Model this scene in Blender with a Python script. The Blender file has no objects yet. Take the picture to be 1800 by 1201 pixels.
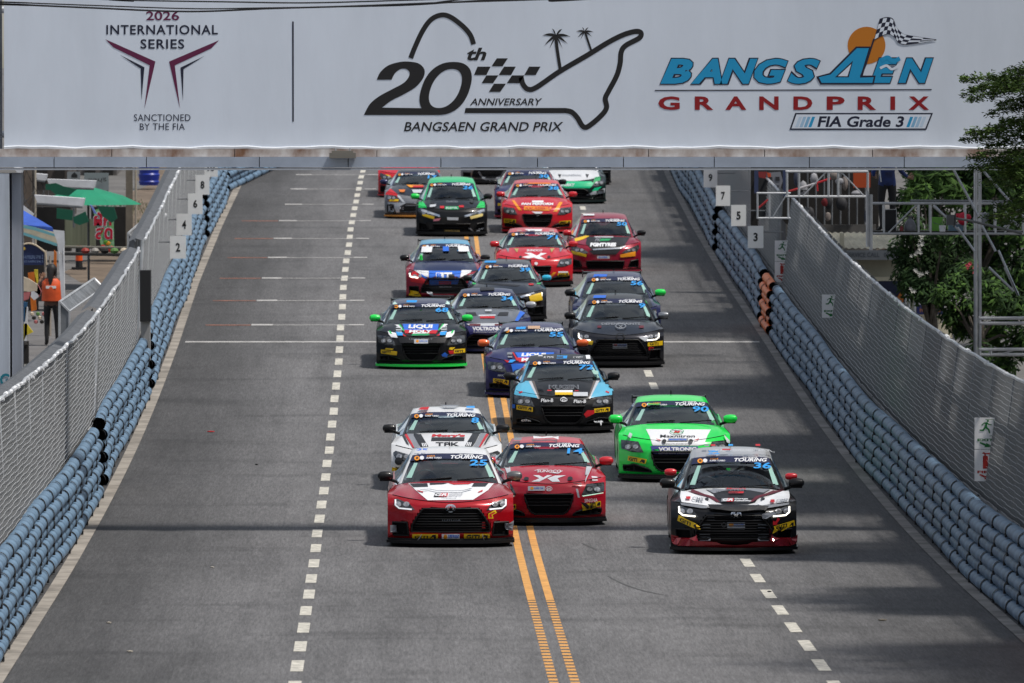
import bpy, bmesh, math, random
from mathutils import Vector, Matrix
from mathutils.bvhtree import BVHTree
from mathutils.geometry import tessellate_polygon
random.seed(7)
R = math.radians
SC = bpy.context.scene
COL = SC.collection
# ------------------------------------------------------------------ camera, world, sun, exposure
FPX, HOR, CAMH = 15000.0, 123.0, 6.56           # focal length in photo pixels, horizon row, eye height
PITCH = math.atan((600.5 - HOR) / FPX)
cam = bpy.data.objects.new('camera', bpy.data.cameras.new('camera'))
COL.objects.link(cam)
cam.location = (0, 0, CAMH)
cam.rotation_euler = (R(90) - PITCH, 0, 0)
cam.data.sensor_width = 36; cam.data.lens = 300
cam.data.clip_start = 1; cam.data.clip_end = 6000
cam.data.dof.use_dof = True; cam.data.dof.focus_distance = 120; cam.data.dof.aperture_fstop = 7.1
SC.camera = cam
SUN_EL, SUN_AZ = R(63), R(113)                    # azimuth clockwise from +Y (view direction): from the right
wd = bpy.data.worlds.new('World'); SC.world = wd; wd.use_nodes = True
nt = wd.node_tree; bg = nt.nodes['Background']
sky = nt.nodes.new('ShaderNodeTexSky'); sky.sky_type = 'NISHITA'; sky.sun_disc = False
sky.sun_elevation = SUN_EL; sky.sun_rotation = SUN_AZ; sky.air_density = 1.3; sky.dust_density = 1.0; sky.ozone_density = 1.2
tcw = nt.nodes.new('ShaderNodeTexCoord'); mpw = nt.nodes.new('ShaderNodeMapping'); mpw.inputs['Scale'].default_value = (1, 1, 2.2)
cln = nt.nodes.new('ShaderNodeTexNoise'); cln.inputs['Scale'].default_value = 2.6; cln.inputs['Detail'].default_value = 7; cln.inputs['Roughness'].default_value = .55
crp = nt.nodes.new('ShaderNodeValToRGB'); crp.color_ramp.elements[0].position = .42; crp.color_ramp.elements[1].position = .60
cmx = nt.nodes.new('ShaderNodeMixRGB'); cmx.inputs[2].default_value = (8.2, 8.4, 8.8, 1)
nt.links.new(tcw.outputs['Generated'], mpw.inputs[0]); nt.links.new(mpw.outputs[0], cln.inputs['Vector']); nt.links.new(cln.outputs[0], crp.inputs[0])
nt.links.new(crp.outputs[0], cmx.inputs[0]); nt.links.new(sky.outputs[0], cmx.inputs[1]); nt.links.new(cmx.outputs[0], bg.inputs[0]); bg.inputs[1].default_value = 0.058
sl = bpy.data.lights.new('sun', 'SUN'); sl.energy = 2.9; sl.angle = R(4); sl.color = (1.0, 0.95, 0.88)
so = bpy.data.objects.new('sun', sl); COL.objects.link(so)
sd = Vector((math.sin(SUN_AZ) * math.cos(SUN_EL), math.cos(SUN_AZ) * math.cos(SUN_EL), math.sin(SUN_EL)))
so.rotation_euler = sd.to_track_quat('Z', 'Y').to_euler(); so.location = (30, 100, 60)
SC.view_settings.view_transform = 'Standard'; SC.view_settings.look = 'None'
SC.view_settings.exposure = 0.42; SC.view_settings.gamma = 1; SC.view_settings.use_curve_mapping = False
SC.cycles.max_bounces = 8; SC.cycles.transparent_max_bounces = 12
SC.cycles.sample_clamp_indirect = 4

# ------------------------------------------------------------------ survey of the place
def zr(Y):                                       # height of the road along its length: level, then a climb
    if Y < 105: return 0.0
    if Y < 160: return 0.5 * 0.037 / 55 * (Y - 105) ** 2
    if Y < 330: return 1.0175 + 0.037 * (Y - 160)
    return 7.3075
def sl_(Y): return (zr(Y + .5) - zr(Y - .5))
CP = [(40, 1.4), (92, .55), (117.6, .18), (140, -.11), (165.6, -.46), (184.8, -.77), (207, -1.02), (230, -1.2), (300, -1.4), (700, -1.4)]
def CX(Y):                                       # lateral position of the yellow centre line
    if Y <= CP[0][0]: return CP[0][1] + (CP[0][0] - Y) * .0162
    for (a, b), (c, d) in zip(CP, CP[1:]):
        if Y <= c: return b + (d - b) * (Y - a) / (c - a)
    return CP[-1][1]
def W(px, py, Y):                                # photo sight line met at distance Y
    dx, dy = (px - 900) / FPX, -(py - 600.5) / FPX
    fy, fz = math.cos(PITCH) + math.sin(PITCH) * dy, -math.sin(PITCH) + math.cos(PITCH) * dy
    return Vector((dx * Y / fy, Y, CAMH + fz * Y / fy))
def ground_dist(py, h=0.0):                      # distance at which the road shows on photo row py
    Y = 90.0
    while Y < 330:
        s = FPX / Y
        if HOR + s * (CAMH - zr(Y) - h) <= py: return Y
        Y += .1
    return Y

# ------------------------------------------------------------------ materials
def S(r, g, b):
    f = lambda c: ((c / 255) / 12.92) if c / 255 <= .04045 else (((c / 255) + .055) / 1.055) ** 2.4
    return (f(r), f(g), f(b))
MATS = {}
def M(name, col=(.5, .5, .5), rough=.5, metal=0.0, noise=0.0, scale=3.0, bump=0.0, coat=0.0, emit=0.0, spec=.5, stretch=None, col2=None, detail=6):
    if name in MATS: return MATS[name]
    m = bpy.data.materials.new(name); m.use_nodes = True; MATS[name] = m
    n, l = m.node_tree.nodes, m.node_tree.links
    p = n['Principled BSDF']
    p.inputs['Base Color'].default_value = (*col, 1); p.inputs['Roughness'].default_value = rough
    p.inputs['Metallic'].default_value = metal; p.inputs['Coat Weight'].default_value = coat
    p.inputs['Coat Roughness'].default_value = .06; p.inputs['Specular IOR Level'].default_value = spec
    m.diffuse_color = (*col, 1)
    if emit:
        p.inputs['Emission Color'].default_value = (*col, 1); p.inputs['Emission Strength'].default_value = emit
    if noise or bump:
        tc = n.new('ShaderNodeTexCoord'); mp = n.new('ShaderNodeMapping'); no = n.new('ShaderNodeTexNoise')
        l.new(tc.outputs['Object'], mp.inputs[0]); l.new(mp.outputs[0], no.inputs['Vector'])
        if stretch: mp.inputs['Scale'].default_value = stretch
        no.inputs['Scale'].default_value = scale; no.inputs['Detail'].default_value = detail; no.inputs['Roughness'].default_value = .6
        if noise:
            r = n.new('ShaderNodeValToRGB'); l.new(no.outputs[0], r.inputs[0])
            c2 = col2 or tuple(c * (1 - noise) for c in col); c1 = tuple(min(1, c * (1 + noise * .5)) for c in col)
            r.color_ramp.elements[0].position = .33; r.color_ramp.elements[1].position = .68
            r.color_ramp.elements[0].color = (*c2, 1); r.color_ramp.elements[1].color = (*c1, 1)
            l.new(r.outputs[0], p.inputs['Base Color'])
        if bump:
            b = n.new('ShaderNodeBump'); b.inputs['Strength'].default_value = bump; b.inputs['Distance'].default_value = .02
            l.new(no.outputs[0], b.inputs['Height']); l.new(b.outputs[0], p.inputs['Normal'])
    return m
def paint(name, col, metal=0.0, rough=.3): return M('paint_' + name, col, rough, metal, coat=.45, noise=.10, scale=2.0)
def vinyl(name, col): return M('vinyl_' + name, col, .42, 0, noise=.06, scale=9)

def glass_mat():
    m = bpy.data.materials.new('tinted_glass'); m.use_nodes = True
    n, l = m.node_tree.nodes, m.node_tree.links; n.remove(n['Principled BSDF'])
    out = n['Material Output']; mix = n.new('ShaderNodeMixShader'); fr = n.new('ShaderNodeFresnel'); fr.inputs[0].default_value = 1.62
    gl = n.new('ShaderNodeBsdfGlossy'); gl.inputs['Roughness'].default_value = .03; gl.inputs['Color'].default_value = (.85, .93, 1, 1)
    tr = n.new('ShaderNodeBsdfTransparent'); tr.inputs[0].default_value = (.68, .76, .78, 1)
    l.new(fr.outputs[0], mix.inputs[0]); l.new(tr.outputs[0], mix.inputs[1]); l.new(gl.outputs[0], mix.inputs[2]); l.new(mix.outputs[0], out.inputs[0])
    MATS['tinted_glass'] = m; return m
GLASS = glass_mat()

# ------------------------------------------------------------------ object helpers
def link(o, parent=None):
    COL.objects.link(o)
    if parent is not None: o.parent = parent
    return o
def thing(name, label, cat, loc=(0, 0, 0), rotz=0, group=None):
    o = link(bpy.data.objects.new(name, None)); o.location = loc; o.rotation_euler = (0, 0, rotz); o.empty_display_size = .3
    o['label'] = label; o['category'] = cat
    if group: o['group'] = group
    return o
def tag(o, label, cat, group=None):
    o['label'] = label; o['category'] = cat
    if group: o['group'] = group
    return o
class MB:                                        # collects verts / faces for one mesh
    def __init__(s): s.v = []; s.f = []; s.m = []
    def add(s, vs, fs, mi=0):
        k = len(s.v); s.v += [Vector(v) for v in vs]; s.f += [tuple(i + k for i in f) for f in fs]; s.m += [mi] * len(fs)
    def box(s, c, d, mi=0, rot=None):
        x, y, z = d[0] / 2, d[1] / 2, d[2] / 2
        vs = [Vector((a * x, b * y, e * z)) for e in (-1, 1) for b in (-1, 1) for a in (-1, 1)]
        if rot is not None: vs = [rot @ v for v in vs]
        s.add([v + Vector(c) for v in vs], [(0, 2, 3, 1), (4, 5, 7, 6), (0, 1, 5, 4), (2, 6, 7, 3), (0, 4, 6, 2), (1, 3, 7, 5)], mi)
    def tube(s, pts, r, n=6, mi=0, cap=True):
        pts = [Vector(p) for p in pts]; rr = r if isinstance(r, (list, tuple)) else [r] * len(pts)
        k = len(s.v); up = None
        for i, p in enumerate(pts):
            t = (pts[min(i + 1, len(pts) - 1)] - pts[max(i - 1, 0)]).normalized()
            a = t.cross(Vector((0, 0, 1)) if abs(t.z) < .95 else Vector((0, 1, 0))).normalized(); b = t.cross(a)
            for j in range(n):
                q = 2 * math.pi * (j + .5) / n
                s.v.append(p + (a * math.cos(q) + b * math.sin(q)) * rr[i])
        for i in range(len(pts) - 1):
            for j in range(n):
                s.f.append((k + i * n + j, k + i * n + (j + 1) % n, k + (i + 1) * n + (j + 1) % n, k + (i + 1) * n + j)); s.m.append(mi)
        if cap:
            s.f.append(tuple(k + j for j in range(n))[::-1]); s.m.append(mi)
            e = k + (len(pts) - 1) * n; s.f.append(tuple(e + j for j in range(n))); s.m.append(mi)
    def grid(s, rows, mi=0, close=False):
        k = len(s.v); n = len(rows[0])
        for r in rows: s.v += [Vector(p) for p in r]
        for i in range(len(rows) - 1):
            for j in range(n if close else n - 1):
                j2 = (j + 1) % n
                s.f.append((k + i * n + j, k + i * n + j2, k + (i + 1) * n + j2, k + (i + 1) * n + j)); s.m.append(mi)
    def prism(s, poly, y0, y1, mi=0):            # poly in (x, z), extruded along y
        t = tessellate_polygon([[Vector((x, z, 0)) for x, z in poly]]); n = len(poly)
        s.add([(x, y0, z) for x, z in poly] + [(x, y1, z) for x, z in poly],
              [tuple(q) for q in t] + [tuple(i + n for i in q)[::-1] for q in t] + [(i, (i + 1) % n, (i + 1) % n + n, i + n) for i in range(n)], mi)
    def flat(s, poly, y, mi=0):
        t = tessellate_polygon([[Vector((x, z, 0)) for x, z in poly]]); s.add([(x, y, z) for x, z in poly], [tuple(q) for q in t], mi)
    def lathe(s, prof, n=16, c=(0, 0, 0), axis='z', mi=0):
        rows = []
        for r, h in prof:
            row = []
            for j in range(n):
                q = 2 * math.pi * j / n; a, b = r * math.cos(q), r * math.sin(q)
                p = (a, b, h) if axis == 'z' else (h, a, b) if axis == 'x' else (a, h, b)
                row.append(Vector(p) + Vector(c))
            rows.append(row)
        s.grid(rows, mi, close=True)
    def ball(s, c, r, n=8, mi=0):
        rx, ry, rz = r if isinstance(r, (tuple, list)) else (r, r, r)
        rows = []
        for i in range(n // 2 + 1):
            t = math.pi * i / (n // 2)
            rows.append([(c[0] + rx * math.sin(t) * math.cos(2 * math.pi * j / n), c[1] + ry * math.sin(t) * math.sin(2 * math.pi * j / n), c[2] + rz * math.cos(t)) for j in range(n)])
        s.grid(rows, mi, close=True)
    def build(s, name, mats, parent=None, smooth=False, kind=None, loc=None):
        me = bpy.data.meshes.new(name); off = Vector(loc) if loc is not None else Vector((0, 0, 0))
        me.from_pydata([v - off for v in s.v], [], s.f)
        if not isinstance(mats, (list, tuple)): mats = [mats]
        for m in mats: me.materials.append(m)
        if len(mats) > 1: me.polygons.foreach_set('material_index', s.m)
        me.validate()
        if smooth:
            me.polygons.foreach_set('use_smooth', [True] * len(me.polygons)); me.set_sharp_from_angle(angle=smooth if smooth is not True else R(40))
        me.update()
        o = link(bpy.data.objects.new(name, me), parent)
        if loc is not None: o.location = loc
        if kind: o['kind'] = kind
        return o

_tc = {}
def text2d(body, shear=0.0, bold=0.0, space=1.0):            # font outline as a flat triangle mesh, normalised to its own box
    key = (body, shear, bold, space)
    if key in _tc: return _tc[key]
    cu = bpy.data.curves.new('t', 'FONT'); cu.body = body; cu.size = 1; cu.shear = shear; cu.offset = bold; cu.space_character = space
    cu.resolution_u = 3; cu.align_x = 'LEFT'; cu.fill_mode = 'FRONT'
    ob = bpy.data.objects.new('t', cu); COL.objects.link(ob)
    dg = bpy.context.evaluated_depsgraph_get(); dg.update()
    me = bpy.data.meshes.new_from_object(ob.evaluated_get(dg)); vs = [(v.co.x, v.co.y) for v in me.vertices]; fs = [tuple(p.vertices) for p in me.polygons]
    bpy.data.objects.remove(ob); bpy.data.curves.remove(cu); bpy.data.meshes.remove(me)
    if not vs: vs, fs = [(0, 0), (1, 0), (1, 1)], [(0, 1, 2)]
    x0 = min(v[0] for v in vs); x1 = max(v[0] for v in vs); y0 = min(v[1] for v in vs); y1 = max(v[1] for v in vs)
    vs = [((v[0] - x0) / (x1 - x0), (v[1] - y0) / (y1 - y0)) for v in vs]
    _tc[key] = (vs, fs); return vs, fs
def smooth_line(pts, n=6, closed=False):                     # Catmull-Rom
    P = [Vector((*p, 0)) if len(p) == 2 else Vector(p) for p in pts]; out = []; N = len(P)
    for i in range(N if closed else N - 1):
        a, b, c, d = (P[(i - 1) % N] if closed or i > 0 else P[0]), P[i], P[(i + 1) % N], (P[(i + 2) % N] if closed or i + 2 < N else P[-1])
        for k in range(n):
            t = k / n; out.append(.5 * ((2 * b) + (c - a) * t + (2 * a - 5 * b + 4 * c - d) * t * t + (3 * b - a - 3 * c + d) * t ** 3))
    if not closed: out.append(P[-1])
    return [(p.x, p.y) if len(pts[0]) == 2 else tuple(p) for p in out]
def inside(x, y, poly):
    r = False; n = len(poly); j = n - 1
    for i in range(n):
        xi, yi = poly[i]; xj, yj = poly[j]
        if (yi > y) != (yj > y) and x < (xj - xi) * (y - yi) / (yj - yi) + xi: r = not r
        j = i
    return r
def mirror(poly): return [(-x, y) for x, y in poly][::-1]
# ------------------------------------------------------------------ ground and road
def asphalt():
    m = bpy.data.materials.new('asphalt'); m.use_nodes = True; n, l = m.node_tree.nodes, m.node_tree.links; p = n['Principled BSDF']
    p.inputs['Roughness'].default_value = .78; p.inputs['Specular IOR Level'].default_value = .35
    ge = n.new('ShaderNodeNewGeometry'); uv = n.new('ShaderNodeAttribute'); uv.attribute_name = 'road'   # x = offset from centre line, y = distance
    def noise(sc, stretch, det=5, rough=.6, src=None):
        mp = n.new('ShaderNodeMapping'); mp.inputs['Scale'].default_value = stretch; no = n.new('ShaderNodeTexNoise')
        l.new((src or uv.outputs['Vector']), mp.inputs[0]); l.new(mp.outputs[0], no.inputs['Vector'])
        no.inputs['Scale'].default_value = sc; no.inputs['Detail'].default_value = det; no.inputs['Roughness'].default_value = rough; return no.outputs[0]
    def ramp(src, stops):
        r = n.new('ShaderNodeValToRGB'); l.new(src, r.inputs[0]); e = r.color_ramp.elements
        e[0].position, e[0].color = stops[0][0], (*[stops[0][1]] * 3, 1); e[1].position, e[1].color = stops[-1][0], (*[stops[-1][1]] * 3, 1)
        for q, v in stops[1:-1]: k = e.new(q); k.color = (v, v, v, 1)
        return r.outputs[0]
    def mul(a, b):
        x = n.new('ShaderNodeMixRGB'); x.blend_type = 'MULTIPLY'; x.inputs[0].default_value = 1; l.new(a, x.inputs[1]); l.new(b, x.inputs[2]); return x.outputs[0]
    sep = n.new('ShaderNodeSeparateXYZ'); l.new(uv.outputs['Vector'], sep.inputs[0])
    wob = n.new('ShaderNodeMath'); wob.operation = 'MULTIPLY_ADD'; l.new(noise(.6, (.6, .06, 1), 4), wob.inputs[0]); wob.inputs[1].default_value = 1.0; l.new(sep.outputs[0], wob.inputs[2])
    mr = n.new('ShaderNodeMapRange'); mr.inputs[1].default_value = -6.5; mr.inputs[2].default_value = 7.5; l.new(wob.outputs[0], mr.inputs[0])
    f = lambda x: (x + 7.0) / 14
    # worn lane profile across the road: dirty left gutter, darker right side, paler wheel tracks
    band = ramp(mr.outputs[0], [(f(-6.2), .50), (f(-5.2), .50), (f(-4.4), .70), (f(-3.4), .98), (f(-2.0), .94), (f(-.9), 1.04), (f(.2), .94), (f(1.5), 1.02), (f(2.6), .96), (f(3.4), .84), (f(4.6), .68), (f(5.6), .60)])
    col = n.new('ShaderNodeRGB'); col.outputs[0].default_value = (.128, .126, .129, 1)
    c = mul(col.outputs[0], band)
    c = mul(c, ramp(noise(.35, (1, .22, 1), 5), [(.3, .72), (.5, 1.0), (.72, 1.16)]))
    c = mul(c, ramp(noise(1.1, (2.2, .10, 1), 4), [(.32, .82), (.5, 1.0), (.7, 1.08)]))
    c = mul(c, ramp(noise(.9, (.25, .55, 1), 3), [(.30, .72), (.45, 1.0), (.7, 1.06)]))
    c = mul(c, ramp(noise(7, (1.4, .07, 1), 4, .7), [(.3, .86), (.5, 1.0), (.72, 1.14)]))
    c = mul(c, ramp(noise(26, (1.2, .06, 1), 3, .85), [(.25, .55), (.5, 1.0), (.75, 1.5)]))
    c = mul(c, ramp(noise(60, (1.2, .25, 1), 2, .9), [(.25, .6), (.5, 1.0), (.75, 1.45)]))
    # thin cracks and sealed joints
    mp = n.new('ShaderNodeMapping'); mp.inputs['Scale'].default_value = (.5, .22, 1); vo = n.new('ShaderNodeTexVoronoi'); vo.feature = 'DISTANCE_TO_EDGE'; vo.inputs['Scale'].default_value = .42
    l.new(uv.outputs['Vector'], mp.inputs[0]); l.new(mp.outputs[0], vo.inputs['Vector'])
    c = mul(c, ramp(vo.outputs['Distance'], [(.0, .90), (.004, .96), (.008, 1.0), (1, 1.0)]))
    l.new(c, p.inputs['Base Color'])
    b = n.new('ShaderNodeBump'); b.inputs['Strength'].default_value = .5; b.inputs['Distance'].default_value = .01
    l.new(noise(40, (1, .5, 1), 3, .8), b.inputs['Height']); l.new(b.outputs[0], p.inputs['Normal'])
    return m
ASPH = asphalt()
YS = [20 + 2.5 * i for i in range(126)] + [345, 380, 450, 600, 900]
def strip_mesh(name, mat, x0, x1, ys, dz, parent=None, nx=1, kind='structure', yoff=0.0):
    mb = MB(); uvs = []
    for Y in ys:
        row = []
        for i in range(nx + 1):
            o = x0 + (x1 - x0) * i / nx; row.append((CX(Y) + o, Y, zr(Y) + dz)); uvs.append((o, Y, 0))
        mb.v += [Vector(p) for p in row]
    for a in range(len(ys) - 1):
        for i in range(nx): k = a * (nx + 1) + i; mb.f.append((k, k + 1, k + nx + 2, k + nx + 1)); mb.m.append(0)
    o = mb.build(name, mat, parent, kind=kind)
    at = o.data.attributes.new('road', 'FLOAT_VECTOR', 'POINT'); at.data.foreach_set('vector', [c for u in uvs for c in u])
    return o
road = strip_mesh('road', ASPH, -6.5, 6.5, YS, 0, nx=4)
GRD = M('paving_dirt', S(100, 98, 96), .9, noise=.35, scale=.55, bump=.3)
mb = MB(); rows = []
def lz(Y): return zr(Y) - .68
for Y in [-300, -60] + YS + [1500, 3000]:
    Yc = max(Y, 20)
    rows.append([(CX(Yc) + o, Y, zr(Yc) + d) for o, d in ((-900, -2), (-60, -1.2), (-30, -.68), (-7.0, -.68), (-6.75, -.06), (6.75, -.06), (7.0, -.4), (30, -.4), (60, -.6), (900, -1))])
mb.grid(rows); ground = mb.build('ground', GRD, kind='structure')
for X0, X1, nm, col in ((-6.18, -6.01, 'gutter', S(150, 143, 134)), (5.38, 5.54, 'gutter', S(138, 134, 130))):
    o = MB(); ys = [84 + 1.2 * i for i in range(150)]
    o.grid([[(CX(Y) + X0 + (0 if X0 < 0 else 0), Y, zr(Y) + .012), (CX(Y) + X1 + (0 if X0 < 0 else 0), Y, zr(Y) + .012)] for Y in ys])
    g = o.build(nm, M('gutter_concrete' + ('a' if X0 < 0 else 'b'), col, .9, noise=.45, scale=1.6, col2=tuple(c * .55 for c in col), bump=.2), kind='structure')
# painted markings, each stripe a piece of the road
WP = M('road_white', S(200, 196, 185), .7, noise=.45, scale=9); YP = M('road_yellow', S(214, 156, 82), .65, noise=.3, scale=6)
GP = M('grid_white', S(176, 174, 172), .75, noise=.35, scale=4); OP = M('grid_orange', S(150, 98, 78), .8, noise=.4, scale=5)
def mark(name, mat, x0, x1, y0, y1, dz=.004, jit=0.0):
    mb = MB(); n = max(1, int((y1 - y0) / 2))
    mb.grid([[(CX(y0 + (y1 - y0) * i / n) + x, y0 + (y1 - y0) * i / n, zr(y0 + (y1 - y0) * i / n) + dz) for x in (x0, x1)] for i in range(n + 1)])
    return mb.build(name, mat, road)
def dash(off, Y0, Y1):
    Y = Y0; 
    while Y < Y1:
        j = random.uniform(-.008, .008)
        mark('lane_dash', WP, off - .070 + j, off + .070 + j, Y, Y + 1.75 + random.uniform(-.06, .06)); Y += 3.2
dash(-2.88, 79.6 + .5, 250); dash(2.88, 92.7 + .3 - 12.8, 250)
for off in (-.115, .115):
    mark('centre_line', YP, off - .05, off + .05, 105.4, 270)
    mbx = MB(); Y = 78
    while Y < 105.2:
        mbx.grid([[(CX(y) + x, y, zr(y) + .004) for x in (off - .05, off + .05)] for y in (Y, Y + .30)]); Y += .5
    mbx.build('rumble_stripes', YP, road, kind='stuff')
mark('finish_line', GP, -5.9, -.1, 166.2, 166.55, .005); mark('finish_line', GP, .1, 5.3, 166.2, 166.55, .005)
for i in range(9):
    Y = 171.2 + 7.65 * i
    mark('grid_line', GP, -4.65, -2.45, Y, Y + .15, .006); mark('grid_mark', GP, -4.68, -4.25, Y - .1, Y + .35, .007); mark('grid_mark', GP, -2.72, -2.42, Y - .05, Y + .3, .007)
    if i < 6: mark('grid_line', OP, -5.6, -4.7, Y - .05, Y + .15, .006)
# skid marks and seams
SK = M('rubber_marks', (.075, .074, .074), .7, noise=.4, scale=5)
def skid(pts, w):
    mb = MB(); P = smooth_line(pts, 8); rows = []
    for i, (o, Y) in enumerate(P):
        ww = w * (.25 + .75 * math.sin(math.pi * (i + .5) / len(P)))
        rows.append([(CX(Y) + o - ww / 2, Y, zr(Y) + .0035), (CX(Y) + o + ww / 2, Y, zr(Y) + .0035)])
    mb.grid(rows); return mb.build('skid_mark', SK, road)
skid([(.95, 110.3), (1.12, 108.6), (1.35, 107.2), (1.6, 106.3)], .045)
skid([(.78, 117.2), (.95, 115.8)], .05)
for (o, Y, w_, c) in ((-4.9, 143, .12, (.5, .02, .02)), (4.0, 101.5, .10, (.16, .14, .11)), (-5.2, 101, .06, (.4, .36, .3)), (-4.2, 112, .05, (.4, .37, .33)), (2.9, 107, .05, (.02, .02, .02)), (-4.0, 135, .05, (.02, .02, .02)), (-4.8, 96, .07, (.4, .36, .28)), (1.2, 138, .05, (.3, .25, .2))):
    mb = MB(); mb.ball((CX(Y) + o, Y, zr(Y) + .012), (w_ * .6, w_ * .5, .012), 6)
    tag(mb.build('leaf_litter', M('litter%.2f%.2f' % c[:2], c, .8)), 'small scrap lying on the asphalt ' + {0: 'red, by the left gutter'}.get(0 if c[0] == .5 else 1, 'among the specks of litter'), 'litter', 'scraps of litter on the road')

# ------------------------------------------------------------------ pipe barriers
BL = M('barrier_blue', S(102, 130, 155), .55, noise=.35, scale=2.2, bump=.15, col2=S(62, 84, 106))
BO = M('barrier_orange', S(240, 118, 28), .5, noise=.25, scale=4); BLK = M('black_rubber', (.012, .012, .014), .75)
BLR = M('barrier_backing', (.02, .022, .025), .8)
def barrier(side, Y0, Y1, label, mat=BL, off=None, flare=None, endteeth=True):
    offf = off if off is not None else (-6.28 if side < 0 else 5.66)
    def P(Y, inset, h):
        o = offf + (flare(Y) if flare else 0) + side * inset + math.sin(Y * .5) * .012 + math.sin(Y * .21 + 1) * .035
        return Vector((CX(Y) + o, Y, zr(Y) + h))
    Ym = (Y0 + Y1) / 2; base = Vector((CX(Ym) + offf, Ym, zr(Ym)))
    t = thing('crash_barrier', label, 'barrier', base, group='blue pipe crash barriers lining the track')
    st = MB(); H = .172
    for r in range(6):
        L = 2.05; Y = Y0 + (0 if r % 2 == 0 else -L / 2); inset = (0.0, .05, .005, .055, .01, .07)[r]
        while Y < Y1 - .2:
            a, b = max(Y, Y0), min(Y + L, Y1)
            if b - a > .15:
                h = .09 + r * H; rad = .094; jx = random.uniform(-.006, .006); n = 10; mb = MB(); rows = []
                for t_, rs in ((.008, .99), (.02, 1.0), (.35, .985), (.68, .985), (.985, 1.0), (.992, .99)):
                    c = P(a + (b - a) * t_, inset + jx, h) + Vector((0, 0, -.006 * math.sin(math.pi * t_)))
                    rows.append([c + Vector((side * -1 * math.cos(q) * rad * rs * 1.05, 0, math.sin(q) * rad * rs)) for q in [math.pi * (-.62 + 1.24 * j / (n - 1)) for j in range(n)]])
                mb.grid(rows if side > 0 else [r_[::-1] for r_ in rows])
                o = mb.build('pipe', mat, t, smooth=True, loc=P((a + b) / 2, inset, h)); o.location = P((a + b) / 2, inset, h) - base
                if b < Y1 - .1:
                    c = P(b, inset + jx, h); w = .07
                    for dy in (-w, w): pass
                    st.grid([[c + Vector((side * -1 * math.cos(q) * .106, dy, math.sin(q) * .106)) - base for q in [math.pi * (-.06 + .5 * j / 5) for j in range(6)]] for dy in (-w, w)])
                    st.box(c + Vector((-side * .095, 0, -.045)) - base, (.03, .09, .05))
            Y += L
    st.build('strap', BLK, t, kind='stuff')
    bk = MB(); ys = [Y0 + (Y1 - Y0) * i / max(2, int((Y1 - Y0) / 2)) for i in range(max(2, int((Y1 - Y0) / 2)) + 1)]
    bk.grid([[P(Y, .08, .0) - base, P(Y, .08, 1.00) - base, P(Y, .15, 1.00) - base, P(Y, .15, 0) - base] for Y in ys])
    for Y in (Y0, Y1): bk.add([P(Y, .08, .0) - base, P(Y, .08, 1.00) - base, P(Y, .15, 1.00) - base, P(Y, .15, 0) - base], [(0, 1, 2, 3)])
    bk.build('backing', BLR, t)
    if endteeth:
        for r in range(6):
            for Y in (Y0,):
                e = MB(); c = P(Y - .12, .04, .09 + r * H) - base
                e.lathe([(.10, -.10), (.095, .06), (.05, .16), (.005, .19)], 10, c, 'y'); e.build('end_cap', BLK, t, smooth=True)
    return t
barrier(-1, 84, 127.6, 'long blue pipe barrier at the left edge nearest the camera, up to the first gap')
barrier(-1, 130.2, 152, 'short blue pipe barrier on the left after the first gap, before the black post')
barrier(-1, 154, 200.5, 'blue pipe barrier on the left below the number boards 2 and 4')
barrier(-1, 202.5, 222, 'blue pipe barrier on the left beyond board 6, far section')
barrier(-1, 223.5, 262, 'farthest blue pipe barrier on the left, bending in under the banner', flare=lambda Y: (Y - 223.5) * .075)
barrier(1, 84, 98.3, 'orange pipe barrier at the right edge of the picture', mat=BO, endteeth=False)
barrier(1, 98.5, 167.5, 'long blue pipe barrier on the right beside the exit signs')
barrier(1, 168.5, 171.5, 'orange pipe barrier piece in the gap below the fire sign on the right', mat=BO, off=5.64, endteeth=False)
barrier(1, 172.8, 195, 'blue pipe barrier on the right below the boards 3, 5 and 7')
barrier(1, 197, 262, 'farthest blue pipe barrier on the right below board 9')
# ------------------------------------------------------------------ debris fences
GALV = M('galvanised', (.62, .63, .65), .42, .55, noise=.25, scale=3); GALD = M('galvanised_dark', (.20, .21, .225), .5, .4, noise=.4, scale=3)
WIRE = M('fence_wire', (.24, .245, .25), .5, .2); WIRL = M('fence_wire_bright', (.50, .51, .53), .4, .2); GALK = M('cap_mesh', (.10, .105, .115), .6, .2, noise=.4, scale=6); RAIL = M('rail_wrap', (.80, .81, .83), .5, noise=.15, scale=5)
CON = M('concrete_block', S(150, 150, 150), .9, noise=.35, scale=1.4, bump=.3)
PVC = M('fence_sheet', (.20, .205, .21), .7, noise=.45, scale=1.6, stretch=(1, 1, .04)); PVD = M('fence_sheet_dark', (.17, .175, .18), .7, noise=.4, scale=1.6, stretch=(1, 1, .04)); PVR = M('fence_sheet_shade', (.15, .155, .162), .7, noise=.5, scale=1.6, stretch=(1, 1, .04)); PVS = M('fence_sheet_dark_shade', (.07, .074, .08), .7, noise=.5, scale=1.6, stretch=(1, 1, .04))  # last two: right fence sheets, tree shade put into their colour
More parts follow.
